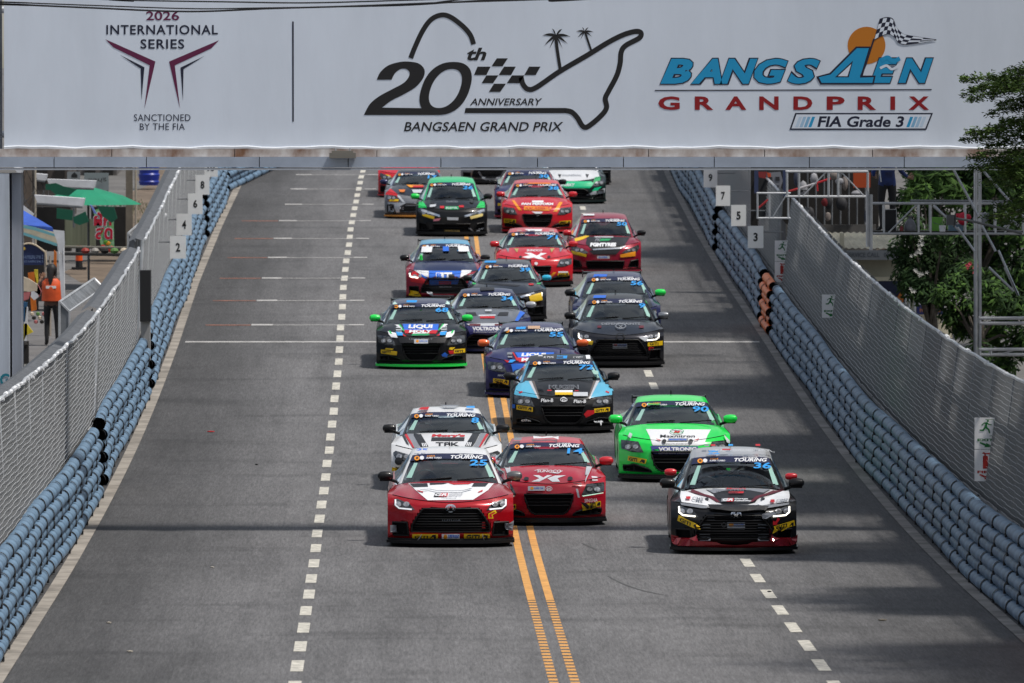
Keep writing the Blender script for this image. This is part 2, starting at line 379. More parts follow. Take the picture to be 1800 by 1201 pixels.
def fence(side, Y0, Y1, label, off, H=2.62, sheet=.5, offfn=None, foot=None):
    def P(Y, inset, h):
        o = off + (offfn(Y) if offfn else 0)
        if foot is not None: o = foot + (o - foot) * max(0, h - .95) / (H - .95)
        return Vector((CX(Y) + o + side * inset, Y, zr(Y) + h))
    wire, wirl = (WIRE, WIRL) if side < 0 else (M('fence_wire_shade', (.22, .225, .23), .5, .2), M('fence_wire_bright_shade', (.34, .35, .36), .45, .2))  # right fence wires are darker copies, tree shade painted into the colour
    Ym = (Y0 + Y1) / 2; base = P(Ym, 0, 0); base.z = zr(Ym)
    t = thing('debris_fence', label, 'fence', base, group='steel mesh debris fences along the track')
    w = MB(); wb = MB(); hw = .0028
    z0 = .95
    Y = Y0
    while Y < Y1:                                             # upright wires
        x = P(Y, .02, z0) - base; y = P(Y, .02, H) - base
        w.add([x + Vector((0, -hw, 0)), x + Vector((-side * hw, hw, 0)), x + Vector((side * hw, hw, 0)), y + Vector((0, -hw, 0)), y + Vector((-side * hw, hw, 0)), y + Vector((side * hw, hw, 0))], [(0, 1, 4, 3), (1, 2, 5, 4), (2, 0, 3, 5)])
        Y += .075
    row = 0; h = z0
    while h < H:                                              # cross wires, woven: every run steps half a mesh
        Y = Y0 - random.uniform(0, 1.2); k = row % 2; pts = []
        while Y < Y1 + 1.3:
            q = (k % 2) * .013; pts += [(Y, h + q), (Y + 1.02, h + q)]; Y += 1.15; k += 1
        pts = [(min(max(a, Y0), Y1), b) for a, b in pts]; e = Vector((0, 0, .0024)); d = Vector((-side * .004, 0, 0))
        V = [P(a, .0, b) - base for a, b in pts]; n0 = len(wb.v); wb.v += [u for p in V for u in (p - e, p + d, p + e)]
        for i in range(len(V) - 1):
            if pts[i + 1][0] - pts[i][0] > 1e-4: a = n0 + i * 3; wb.f += [(a, a + 3, a + 4, a + 1), (a + 1, a + 4, a + 5, a + 2)]; wb.m += [0, 0]
        h += .068; row += 1
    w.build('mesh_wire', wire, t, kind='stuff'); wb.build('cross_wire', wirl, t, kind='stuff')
    Y = Y0; k = 0
    while Y < Y1 + .1:                                        # posts
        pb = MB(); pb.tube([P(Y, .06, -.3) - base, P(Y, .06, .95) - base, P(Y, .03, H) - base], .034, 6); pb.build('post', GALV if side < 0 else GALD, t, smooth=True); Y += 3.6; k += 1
    tr = MB(); ys = [Y0 + .9 * i for i in range(int((Y1 - Y0) / .9) + 1)] + [Y1]
    jr = .02 if side < 0 else .008; tr.tube([P(Y, random.uniform(-jr, jr), H + random.uniform(-jr, jr)) - base for Y in ys], .026, 6); tr.build('top_rail', GALV, t, smooth=True)
    for hh in (1.05, H - .62):
        mr = MB(); mr.tube([P(Y, .05, hh) - base for Y in ys[::3] + [Y1]], .022, 5); mr.build('middle_rail', GALD, t)
    wr = MB()
    for Y in ys[:-1]:                                         # bright wire wraps on the rail
        if random.random() < (.7 if side < 0 else .35):
            a = P(Y + .1, -.01, H + .012) - base; b = P(Y + random.uniform(.3, .62), -.01, H + random.uniform(-.03, .03)) - base
            wr.tube([a, b], random.uniform(.020, .032), 6)
    wr.build('rail_wrap', RAIL, t, kind='stuff')
    cs = MB(); side < 0 and cs.grid([[P(Y, .03, H - .01) - base, P(Y, .17, H + .03) - base, P(Y, .31, H - .05) - base] for Y in ys]); side < 0 and cs.build('cap_strip', GALK, t)
    # corrugated sheets standing behind the mesh, panel by panel, low row and high row
    Y = Y0
    while Y < Y1 - .2:
        L = min(1.8, Y1 - Y)
        for lo, hi, pr in ((.2, H - .66, 1.0), (H - .60, H - .08, .62)):
            if random.random() < pr:
                cb = MB(); n = 7; dark = random.random() < (.22 if side < 0 else .45)
                cb.grid([[P(Y + L * j / n, .17 + .02 * (j % 2), lo) - base, P(Y + L * j / n, .17 + .02 * (j % 2), hi) - base] for j in range(n + 1)])
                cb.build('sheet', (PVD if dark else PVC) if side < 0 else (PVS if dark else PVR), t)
        Y += 1.8
    Y = Y0
    while Y < Y1 - .3:                                        # concrete blocks the fence stands on
        L = min(3.95, Y1 - Y); cb = MB(); a, b = P(Y, 0, 0) - base, P(Y + L, 0, 0) - base
        vs = []
        for q, zq in ((a, zr(Y)), (b, zr(Y + L))):
            for ins, hh in ((-.0, -.7), (-.0, .90), (.26, .90), (.36, -.7)): vs.append(q + Vector((side * ins, 0, hh)))
        cb.add(vs, [(0, 1, 2, 3), (7, 6, 5, 4), (0, 4, 5, 1), (1, 5, 6, 2), (2, 6, 7, 3)]); cb.build('concrete_block', CON, t); Y += 4.0
    return t
fence(-1, 84, 131.0, 'tall mesh debris fence on the left nearest the camera', -6.66, sheet=.8, offfn=lambda Y: min(.3, (Y - 84) * .0073), foot=-6.42)
fence(-1, 132.2, 152.3, 'mesh debris fence on the left between the first gap and the black post', -6.62, offfn=lambda Y: .25, sheet=.75, foot=-6.42)
fence(-1, 155.2, 222, 'long mesh debris fence on the left carrying the even number boards', -6.62, offfn=lambda Y: .25, sheet=.7, foot=-6.42)
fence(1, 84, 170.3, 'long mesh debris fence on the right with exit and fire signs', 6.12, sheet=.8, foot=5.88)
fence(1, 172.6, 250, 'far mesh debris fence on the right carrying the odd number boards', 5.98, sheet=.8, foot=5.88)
# ------------------------------------------------------------------ overhead gantry with the banner
GY = 119.2
def g2(px, py): p = W(px, py, GY); return (p.x, p.z)
GST = M('gantry_steel', S(176, 186, 202), .45, .25, noise=.22, scale=1.3, bump=.08); RUST = M('rusty_channel', S(196, 192, 188), .7, noise=.5, scale=2.5, col2=S(120, 84, 60), stretch=(1.0, 1, .6))
SEAM = M('seam_dark', (.06, .07, .08), .7)
BNV = M('banner_vinyl', (.74, .80, .90), .38, noise=.06, scale=1.0, bump=.35, stretch=(1.3, 1, .35))
bo = W(900, 150, GY)
gan = thing('start_gantry', 'grey steel start gantry spanning the road above the cars', 'gantry', (0, GY, 0))
def G(p): return Vector((p[0], p[1] - GY, p[2]))
def gflat(polys, y, name, mat, parent, fn=g2, base=None):
    mb = MB()
    for po in polys: mb.flat([fn(*q) for q in po], y)
    o = mb.build(name, mat, parent)
    if base is not None: o.location = base
    return o
x0, x1 = g2(-60, 0)[0], g2(2050, 0)[0]
zb, zm, zt = g2(0, 297)[1], g2(0, 276)[1], g2(0, 262)[1]
Xp = x0; i = 0
while Xp < x1:                                    # lower beam in plates, white hem channel above it
    wdt = random.uniform(1.15, 1.6); a, b = Xp, min(Xp + wdt, x1)
    m = MB(); m.box(((a + b) / 2, .16, (zb + zm) / 2 + .012), (b - a - .012, .6, zm - zb - .024)); m.build('beam_plate', GST, gan)
    Xp += wdt; i += 1
m = MB(); m.box(((x0 + x1) / 2, .16, (zb + zm) / 2), (x1 - x0, .54, zm - zb - .05)); m.build('beam_core', SEAM, gan)
m = MB(); m.box(((x0 + x1) / 2, .16, zb - .004), (x1 - x0, .64, .022)); m.build('beam_flange', M('flange_white', S(170, 175, 184), .5, noise=.15, scale=6), gan)
Xp = x0
while Xp < x1:
    wdt = random.uniform(1.4, 2.1); m = MB(); m.box((Xp + wdt / 2, .18, (zm + zt) / 2), (wdt - .01, .50, zt - zm - .004)); m.build('rusty_channel', RUST, gan); Xp += wdt
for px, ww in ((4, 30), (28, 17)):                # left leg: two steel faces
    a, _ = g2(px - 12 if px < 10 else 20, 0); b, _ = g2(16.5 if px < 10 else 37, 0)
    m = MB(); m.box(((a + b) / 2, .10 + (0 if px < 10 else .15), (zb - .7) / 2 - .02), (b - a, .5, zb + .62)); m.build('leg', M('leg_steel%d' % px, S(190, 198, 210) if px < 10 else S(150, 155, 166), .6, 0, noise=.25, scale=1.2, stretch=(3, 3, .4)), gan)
a, _ = g2(16.5, 0); b, _ = g2(20, 0); m = MB(); m.box(((a + b) / 2, .5, (zb - .7) / 2 - .02), (b - a, .3, zb + .62)); m.build('leg_web', M('leg_web', (.05, .05, .055), .6), gan)
m = MB(); m.box((x1 - .3, .3, (zb - .7) / 2), (.35, .5, zb + .68)); m.build('leg', GST, gan)
vs, fs = text2d('G', 0, .03); m = MB(); m.add([(g2(1 + 17 * x, 678 - 22 * y)[0], -.158, g2(1 + 17 * x, 678 - 22 * y)[1]) for x, y in vs], fs); m.build('painted_letter', M('teal_paint', S(20, 120, 140), .6), gan)
# upper frame behind the banner
ztop = 9.6
for zz in (zt + .2, 7.4, ztop):
    m = MB(); m.tube([(x0, .55, zz), (x1, .55, zz)], .05, 8); m.build('truss_chord', GALV, gan, smooth=True)
for k in range(11):
    xx = x0 + (x1 - x0) * k / 10; m = MB(); m.tube([(xx, .55, zt), (xx, .55, ztop)], .035, 6); m.build('truss_upright', GALV, gan, smooth=True)
m = MB(); a = g2(6, 0)[0]
for k in range(6):
    z_ = g2(0, 12 + k * 42)[1]; m.tube([(a - .05, .4, z_), (a - .55, .6, z_ - .3)], .012, 5)
m.tube([(a - .07, .4, zt), (a - .07, .4, ztop)], .03, 6); m.build('side_lacing', GALD, gan)
f_ = thing('floodlight', 'small grey floodlight box under the banner above the grid', 'light', (*[W(603, 273, GY).x, GY - .26], W(603, 273, GY).z))
m = MB(); m.box((0, 0, 0), (.37, .22, .075)); m.box((0, .0, .05), (.30, .16, .03)); m.build('housing', M('lamp_grey', S(120, 116, 108), .6), f_)
m = MB(); m.tube([(-.1, .03, .05), (-.1, .12, .09)], .012); m.tube([(.1, .03, .05), (.1, .12, .09)], .012); m.build('bracket', GALD, f_)

ban = thing('banner', 'huge pale banner with the grand prix logos stretched across the road', 'banner', (0, GY, 0))
XL, XR = g2(7, 0)[0], x1 - .25
mb = MB(); nx, nz = 80, 24
def bsag(i): return .010 * math.sin(i * .9) + .006 * math.sin(i * 2.3)
ZB, ZT = g2(0, 263)[1], ztop - .1
mb.grid([[(XL + (XR - XL) * i / nx, -.02 - .018 * (j == 0) * (.5 + .5 * math.sin(i * 1.7)), ZB + (ZT - ZB) * j / nz + (bsag(i) if j == 0 else 0)) for i in range(nx + 1)] for j in range(nz + 1)])
mb.build('banner_sheet', BNV, ban, smooth=True)
m = MB(); m.tube([(XL + (XR - XL) * i / nx, -.03, ZB + .02 + bsag(i)) for i in range(nx + 1)], .028, 6); m.build('hem', M('hem_white', S(208, 213, 220), .5, noise=.08, scale=9), ban, smooth=True)
YD = -.0235
NAVY = M('print_navy', S(22, 26, 52), .5); PURP = M('print_purple', S(98, 18, 66), .5); INK = M('print_black', S(26, 24, 26), .5)
CYN = M('print_cyan', S(22, 152, 204), .5); RED = M('print_red', S(146, 8, 20), .5); ORG = M('print_orange', S(196, 118, 24), .5); BNW = M('print_white', (.74, .80, .90), .4)
def btext(body, x0, y0, x1, y1, mat, shear=0, bold=0.0, y=YD, name='lettering', space=1.0):
    vs, fs = text2d(body, shear, bold, space); m = MB()
    m.add([(g2(x0 + (x1 - x0) * x, y1 - (y1 - y0) * z)[0], y, g2(x0, y1 - (y1 - y0) * z)[1]) for x, z in vs], fs); return m.build(name, mat, ban)
def bpoly(polys, mat, y=YD, name='print', T=lambda x, y: (x, y)): return gflat([[T(*q) for q in po] for po in polys], y, name, mat, ban)
def stroke(pts, w, smooth=True):
    P = smooth_line(pts, 8) if smooth else pts; L = []; Rr = []
    for i, p in enumerate(P):
        a = Vector(P[max(i - 1, 0)]); b = Vector(P[min(i + 1, len(P) - 1)]); t = (b - a).normalized(); n = Vector((-t.y, t.x)) * w / 2
        L.append((p[0] + n.x, p[1] + n.y)); Rr.append((p[0] - n.x, p[1] - n.y))
    return [[L[i], L[i + 1], Rr[i + 1], Rr[i]] for i in range(len(P) - 1)]
T1 = lambda x, y: (x / 3, y / 3); T2 = lambda x, y: (600 + x / 3, y / 3); T3 = lambda x, y: (1120 + x / 2.647, y / 2.647)
btext('2026', 257, 20, 315, 36, PURP, 0, .015); btext('INTERNATIONAL', 187, 44, 383, 61, NAVY, 0, .018, space=1.12); btext('SERIES', 247, 69, 324, 86, NAVY, 0, .018, space=1.12)
bpoly([[(555, 207), (820, 325), (762, 575), (790, 345), (598, 250)]], PURP, T=T1, name='emblem'); bpoly([[(1155, 213), (892, 325), (950, 575), (922, 345), (1115, 255)]], PURP, T=T1, name='emblem')
bpoly([[(633, 290), (762, 355), (747, 528), (742, 362)]], NAVY, T=T1, name='emblem'); bpoly([[(1078, 296), (952, 357), (965, 532), (968, 365)]], NAVY, T=T1, name='emblem')
btext('SANCTIONED', 235.5, 201, 335, 213, NAVY, 0, 0, space=1.05); btext('BY THE FIA', 246, 217, 325, 228.5, NAVY, 0, 0, space=1.05)
bpoly([[(513.6, 38), (516.4, 38), (516.6, 214), (514, 214)]], NAVY, name='divider')
two = smooth_line([(187, 421), (205, 382), (245, 347), (300, 329), (350, 325), (405, 334), (436, 362), (438, 395), (420, 430), (385, 465), (325, 500), (262, 532), (215, 568)], 5) + [(420, 571), (520, 571), (520, 607), (119, 607)] + smooth_line([(119, 607), (150, 550), (200, 508), (270, 470), (330, 437), (357, 403), (358, 379), (340, 364), (310, 366), (282, 388), (265, 421)], 5)[1:]
bpoly([two], INK, T=T2, name='anniversary_number')
def ring(cx, cy, a, b, sh, p=2.35, n=48):
    out = []
    for i in range(n):
        t = 2 * math.pi * i / n; c, s = math.cos(t), math.sin(t)
        x = a * abs(c) ** (2 / p) * (1 if c > 0 else -1); y = b * abs(s) ** (2 / p) * (1 if s > 0 else -1); out.append((cx + x - y * sh, cy + y))
    return out
o1 = ring(550, 467, 128, 140, .30); i1 = ring(549, 467, 78, 103, .34, 2.2)
bpoly([[o1[i], o1[(i + 1) % 48], i1[(i + 1) % 48], i1[i]] for i in range(48)], INK, y=YD - 0.00044, T=T2, name='anniversary_number')
btext('th', 821, 84, 855, 106.5, INK, .28, .03)
bpoly([[(820, 308), (878, 308), (850, 350), (792, 350)], [(718, 352), (787, 352), (765, 396), (700, 396)], [(858, 352), (920, 352), (895, 396), (830, 396)], [(990, 352), (1050, 352), (1025, 396), (965, 396)], [(765, 398), (828, 398), (800, 439), (740, 439)], [(900, 398), (965, 398), (940, 439), (873, 439)], [(805, 442), (868, 442), (838, 485), (778, 485)]], INK, T=T2, name='checker')
bpoly(stroke([(948, 408), (958, 445), (985, 471), (1030, 460), (1150, 378), (1300, 290), (1400, 228), (1480, 187), (1545, 167), (1578, 172), (1572, 200), (1500, 240), (1476, 275), (1470, 335), (1452, 400), (1410, 480), (1392, 520), (1398, 570), (1365, 615), (1300, 668), (1272, 665), (1245, 622), (1215, 592), (1180, 583)], 27) + [[(655, 570), (1182, 570), (1182, 597), (650, 597)]], INK, T=T2, name='track_outline')
bpoly(stroke([(366, 307), (388, 250), (428, 165), (472, 105), (525, 80), (575, 90), (640, 138), (680, 185), (698, 234)], 26), INK, T=T2, name='track_outline')
def frond(cx, cy, ang, L, w, droop):
    out = []; inn = []
    for i in range(7):
        t = i / 6; x = cx + math.cos(ang) * L * t; y = cy - math.sin(ang) * L * t + droop * t * t * L; ww = w * math.sin(math.pi * min(1, t * .8 + .2)) * (1 - t) ** .3
        out.append((x, y - ww)); inn.append((x, y + ww))
    return out + inn[::-1]
fr = []
for (cx, cy, k) in ((1132, 190, 1.0), (1283, 168, .62)):
    for a, L in ((15, 80), (60, 66), (110, 62), (160, 78), (-20, 66), (205, 68), (-55, 60), (235, 62)): fr.append(frond(cx, cy, R(a), L * k, 9 * k, .32))
for i, q in enumerate(fr): bpoly([q], INK, y=YD - .0004 * (i % 3), T=T2, name='palm_frond')
bpoly(stroke([(1130, 190), (1138, 260), (1155, 370)], 17) + stroke([(1285, 170), (1300, 215), (1318, 268)], 11), INK, T=T2, name='palm_trunk', y=YD - 0.00088)
btext('ANNIVERSARY', 826, 173, 953, 185.5, INK, .25, .012); btext('BANGSAEN GRAND PRIX', 710, 214.5, 990, 231, INK, .22, .012)
# right logo
bpoly([[(1067 + 88 * math.cos(t * math.pi / 20), 212 + 87 * math.sin(t * math.pi / 20)) for t in range(40)]], ORG, y=YD + .0012, T=T3, name='sun_disc')
Lx = lambda x: 1120 + x / 2.647; Ly = lambda y: y / 2.647
def outl(body, x0, x1, y0, y1, sh, bd):
    btext(body, Lx(x0 - 5), Ly(y0 - 5), Lx(x1 + 5), Ly(y1 + 5), NAVY, sh, bd + .035, y=YD - 0.00044, name='logo_outline'); btext(body, Lx(x0), Ly(y0), Lx(x1), Ly(y1), CYN, sh, bd, y=YD - 0.00110, name='logo_letter')
for ch, a, b in (('B', 108, 258), ('A', 250, 395), ('N', 385, 560), ('G', 545, 700), ('S', 700, 850)): outl(ch, a, b, 274, 390, .30, .045)
A_o = [(832, 357), (895, 340), (1018, 217), (1088, 217), (1050, 352), (1110, 352), (1100, 394), (852, 394)]
bpoly([A_o], NAVY, y=YD - 0.00176, T=T3, name='logo_outline')
bpoly([[(845, 360), (900, 347), (1022, 225), (1078, 225), (1036, 362), (1100, 360), (1094, 386), (858, 386)]], CYN, y=YD - 0.00220, T=T3, name='logo_letter')
bpoly([[(920, 360), (1004, 283), (984, 360)]], NAVY, y=YD - 0.00264, T=T3, name='logo_outline'); bpoly([[(934, 355), (996, 298), (978, 355)]], BNW, y=YD - 0.00308, T=T3, name='logo_counter')
for ch, a, b in (('E', 1085, 1215), ('N', 1215, 1376)): outl(ch, a, b, 272, 386, .30, .05)
bpoly(stroke([(1135, 282), (1165, 268), (1190, 286), (1222, 272)], 20), CYN, y=YD - 0.00264, T=T3, name='logo_wave'); bpoly(stroke([(1130, 318), (1160, 306), (1185, 322), (1215, 308)], 12), BNW, y=YD - 0.00264, T=T3, name='logo_wave')
bpoly([[(1098, 180), (1106, 180), (1068, 300), (1060, 300)], [(1060, 300), (1068, 300), (1045, 355), (1036, 355)]], NAVY, y=YD - 0.00352, T=T3, name='flag_pole')
top = smooth_line([(1128, 88), (1160, 80), (1190, 88), (1208, 128), (1240, 158), (1300, 170), (1392, 184)], 6); bot = smooth_line([(1102, 188), (1135, 170), (1170, 160), (1200, 178), (1215, 200), (1260, 208), (1392, 188)], 6)
bpoly([top + bot[::-1]], NAVY, y=YD - 0.00352, T=T3, name='flag')
fl = []; nT = len(top) - 1
def q(u, v):
    i = min(int(u * nT), nT - 1); f = u * nT - i; a = Vector(top[i]).lerp(Vector(top[i + 1]), f); b = Vector(bot[i]).lerp(Vector(bot[i + 1]), f); c = a.lerp(b, .04 + .92 * v); return (c.x, c.y)
for i in range(11):
    for j in range(4):
        if (i + j) % 2: fl.append([q(.01 + i / 11 * .97, j / 4), q(.01 + (i + 1) / 11 * .97, j / 4), q(.01 + (i + 1) / 11 * .97, (j + 1) / 4), q(.01 + i / 11 * .97, (j + 1) / 4)])
bpoly(fl, BNW, y=YD - 0.00396, T=T3, name='flag_checks')
bpoly([[(82, 419), (1370, 415), (1370, 420), (82, 424)]], NAVY, T=T3, name='rule')
for ch, a, b in (('G', 98, 198), ('R', 268, 355), ('A', 410, 508), ('N', 568, 658), ('D', 727, 815), ('P', 882, 965), ('R', 1026, 1112), ('I', 1178, 1200), ('X', 1262, 1358)): btext(ch, Lx(a), Ly(449), Lx(b), Ly(512), RED, 0, .035)
fb = [(735, 526), (1376, 526), (1345, 605), (708, 605)]; fi = [(741, 533), (1366, 533), (1340, 598), (718, 598)]
bpoly([fb], NAVY, T=T3, name='grade_box'); bpoly([fi], BNW, y=YD - 0.00066, T=T3, name='grade_box')
for k, (xx, al) in enumerate(((745, .75), (765, .5), (785, .3), (806, 0), (1262, 0), (1283, .3), (1303, .5), (1323, .75))):
    c = [a_ * (1 - al) + b_ * al for a_, b_ in zip(S(22, 152, 204), (.74, .80, .90))]
    bpoly([[(xx + 8, 544), (xx + 22, 544), (xx + 4, 592), (xx - 10, 592)]], M('print_fade%d' % int(al * 100), c, .5), y=YD - 0.00132, T=T3, name='grade_bar')
btext('FIA Grade 3', Lx(838), Ly(541), Lx(1242), Ly(592), NAVY, .18, .028, y=YD - 0.00132)
# overhead cables in front of the banner
CB = M('cable_black', (.012, .012, .014), .6)
def cable(pts, r, lab, d=104):
    P = smooth_line([tuple(W(x, y, d)) for x, y in pts], 8); m = MB(); m.tube(P, r, 6); tag(m.build('overhead_cable', CB, smooth=True), lab, 'cable', 'overhead cables across the top of the banner')
cable([(-1500, -40), (-60, 6), (0, 7), (160, 14), (330, 20.5), (480, 15), (620, 11), (800, 4), (980, -2), (1200, -12), (3400, -160)], .011, 'lowest black overhead cable sagging across the 2026 on the banner')
cable([(-1500, -44), (-60, 2), (0, 3.5), (170, 10), (340, 15.5), (470, 14), (700, 10), (820, 3), (1000, -4), (1200, -14), (3400, -170)], .008, 'middle black overhead cable close above the lowest one')
cable([(-1500, -90), (90, -6), (200, 0), (400, 3.5), (540, 5.2), (700, 1), (820, -3), (1000, -10), (3400, -190)], .009, 'uppermost black overhead cable at the top edge of the banner')
# ------------------------------------------------------------------ number boards and safety signs
WBD = M('board_white', S(240, 240, 238), .55, noise=.04, scale=5); BTX = M('board_black', S(24, 24, 26), .6)
BLAB = {'2': 'white board numbered two, nearest and lowest of the left fence boards', '4': 'white board numbered four, just above the lowest left board', '6': 'white board numbered six in the middle of the left row', '8': 'white board numbered eight, high on the left fence', '10': 'white board numbered ten cut off by the banner on the left', '3': 'white board numbered three, nearest and lowest of the right fence boards', '5': 'white board numbered five, just above the lowest right board', '7': 'white board numbered seven, second from the banner on the right', '9': 'white board numbered nine, directly under the banner on the right'}
def board(num, Y, off, side):
    c = Vector((CX(Y) + off, Y, zr(Y) + 1.9))
    t = thing('number_board', BLAB[num], 'number board', c, group='white grid number boards on the fences')
    m = MB(); m.box((0, 0, 0), (.31, .012, .44)); m.build('panel', WBD, t)
    vs, fs = text2d(num, 0, .03); w = .085 * len(num); m = MB(); m.add([(-w / 2 + w * x, -.010, -.085 + .17 * z) for x, z in vs], fs); m.build('number', BTX, t)
    m = MB(); m.tube([(.02 * (1 if off > 0 else -1), .02, .1), (.55 * (1 if off > 0 else -1), .04, .1)], .012, 5); m.build('bracket', GALD, t)
for i, n_ in enumerate(('2', '4', '6', '8', '10')): board(n_, 165.5 + 8 * i, (-6.02, -6.08, -6.02, -6.05, -6.05)[i], 'left')
for i, n_ in enumerate(('3', '5', '7', '9')): board(n_, 169 + 7.9 * i, 5.34, 'right')
SWH = M('sign_white', S(240, 239, 240), .5, noise=.04, scale=5); SGR = M('sign_green', S(16, 112, 52), .5); SRD = M('sign_red', S(172, 38, 30), .5)
MAN = [[(.60, .93), (.66, .93), (.70, .88), (.66, .83), (.60, .83), (.56, .88)], [(.42, .80), (.60, .82), (.70, .72), (.84, .70), (.84, .66), (.68, .66), (.60, .72), (.58, .58), (.72, .44), (.76, .24), (.69, .24), (.64, .40), (.50, .50), (.40, .36), (.18, .36), (.18, .43), (.35, .44), (.44, .58), (.50, .72), (.42, .74), (.32, .64), (.26, .66)]]
ARR = [(.16, .80), (.22, .98), (.56, .62), (.52, .86), (.94, .22), (.42, .18), (.48, .36)]
def sign(Y, off, h, kinds, lab):
    c = Vector((CX(Y) + off, Y, zr(Y) + h)); t = thing('safety_sign', lab, 'sign', c, group='exit and fire signs on the right fence'); n = len(kinds); hh = .42
    for k, kd in enumerate(kinds):
        z0 = hh * (n / 2 - 1 - k); w = .285; m = MB(); m.box((0, 0, z0 + hh / 2), (w, .008, hh - .008)); m.build('panel', SWH, t)
        X = lambda x: -w / 2 + w * (.08 + .84 * x); Z = lambda z, a, b: z0 + hh * (a + (b - a) * z); y = -.009
        mt = SGR if kd == 'EXIT' else SRD
        if kd == 'EXIT':
            for p in MAN: m = MB(); m.flat([(X(a), Z(b, .36, .96)) for a, b in p], y); m.build('pictogram', mt, t)
            m = MB()
            for p in stroke([(.50, .96), (.96, .96), (.96, .10), (.72, .10)], .03, False): m.flat([(X(a), Z(b, .36, .96)) for a, b in p], y)
            m.build('door_outline', mt, t)
        else:
            for p in ([(.36, 0), (.64, 0), (.64, .66), (.60, .74), (.52, .76), (.52, .84), (.90, .80), (.90, .94), (.52, .90), (.40, .96), (.30, .88), (.44, .84), (.44, .76), (.38, .74), (.36, .66)],):
                m = MB(); m.flat([(X(a), Z(b, .40, .94)) for a, b in p], y); m.build('pictogram', mt, t)
        vs, fs = text2d(kd, 0, .04); m = MB(); m.add([(X(.06 + .88 * a), y, Z(b, .255, .335)) for a, b in vs], fs); m.build('lettering', mt, t)
        m = MB(); m.flat([(X(a), Z(b, .03, .24)) for a, b in ARR], y); m.build('arrow', mt, t)
    m = MB(); m.tube([(.10, .03, -hh * n / 2), (.10, .05, -h + .85)], .014, 6); m.build('pole', M('pole_orange', S(176, 84, 44), .6), t)
sign(169.8, 5.90, 1.37, ('EXIT', 'FIRE'), 'exit sign above fire sign at the far start of the right fence')
sign(151.8, 5.93, 1.62, ('EXIT',), 'single green exit sign with arrow halfway along the right fence')
sign(111.6, 5.93, 1.58, ('EXIT', 'FIRE'), 'large exit sign above fire sign nearest the camera on the right fence')
# ------------------------------------------------------------------ racing cars
TYRE = M('tyre', (.014, .014, .015), .8, noise=.3, scale=8); RIMM = M('rim', (.10, .10, .11), .4, .7)
TRIM = M('black_trim', (.007, .007, .008), .5, spec=.25); MESH = M('grille_black', (.004, .004, .005), .7, spec=.15); SLAT = M('grille_slat', (.022, .022, .024), .4, spec=.35)
CHR = M('chrome', (.75, .76, .78), .18, .9); LNS = M('lamp_lens', (.09, .095, .10), .08, .3, coat=1, noise=.6, scale=14, col2=(.015, .016, .018)); LNB = M('lamp_inner', (.55, .56, .58), .2, .6, noise=.5, scale=20, col2=(.2, .2, .21))
DRL = M('lamp_lit', (1, .93, .80), .3, emit=1.7); DRLW = M('lamp_white', (.9, .92, .95), .2, emit=.25)
CAB = M('cabin_dark', (.018, .018, .02), .85); SEAT = M('seat_grey', (.22, .22, .23), .8, noise=.3, scale=6); CAGE = M('cage_bar', (.25, .25, .26), .5)
STN = vinyl('strip_navy', S(20, 26, 62)); STW = vinyl('white', S(226, 228, 232)); STO = vinyl('orange', S(236, 150, 30)); STC = vinyl('cyan', S(38, 150, 226)); STY = vinyl('yellow', S(226, 186, 20)); STK = vinyl('black', (.012, .012, .014)); STR = vinyl('red', S(190, 24, 34)); NET = vinyl('net_mint', S(150, 190, 180))
STB = vinyl('blue', S(36, 104, 210)); STG = vinyl('grey', S(130, 134, 142)); STL = vinyl('silver', S(190, 194, 200)); STGR = vinyl('green', S(30, 150, 90)); STD = vinyl('darkred', S(92, 12, 30)); STE = M('vinyl_emerald', S(20, 190, 90), .4); STA = vinyl('amber', S(220, 120, 40))
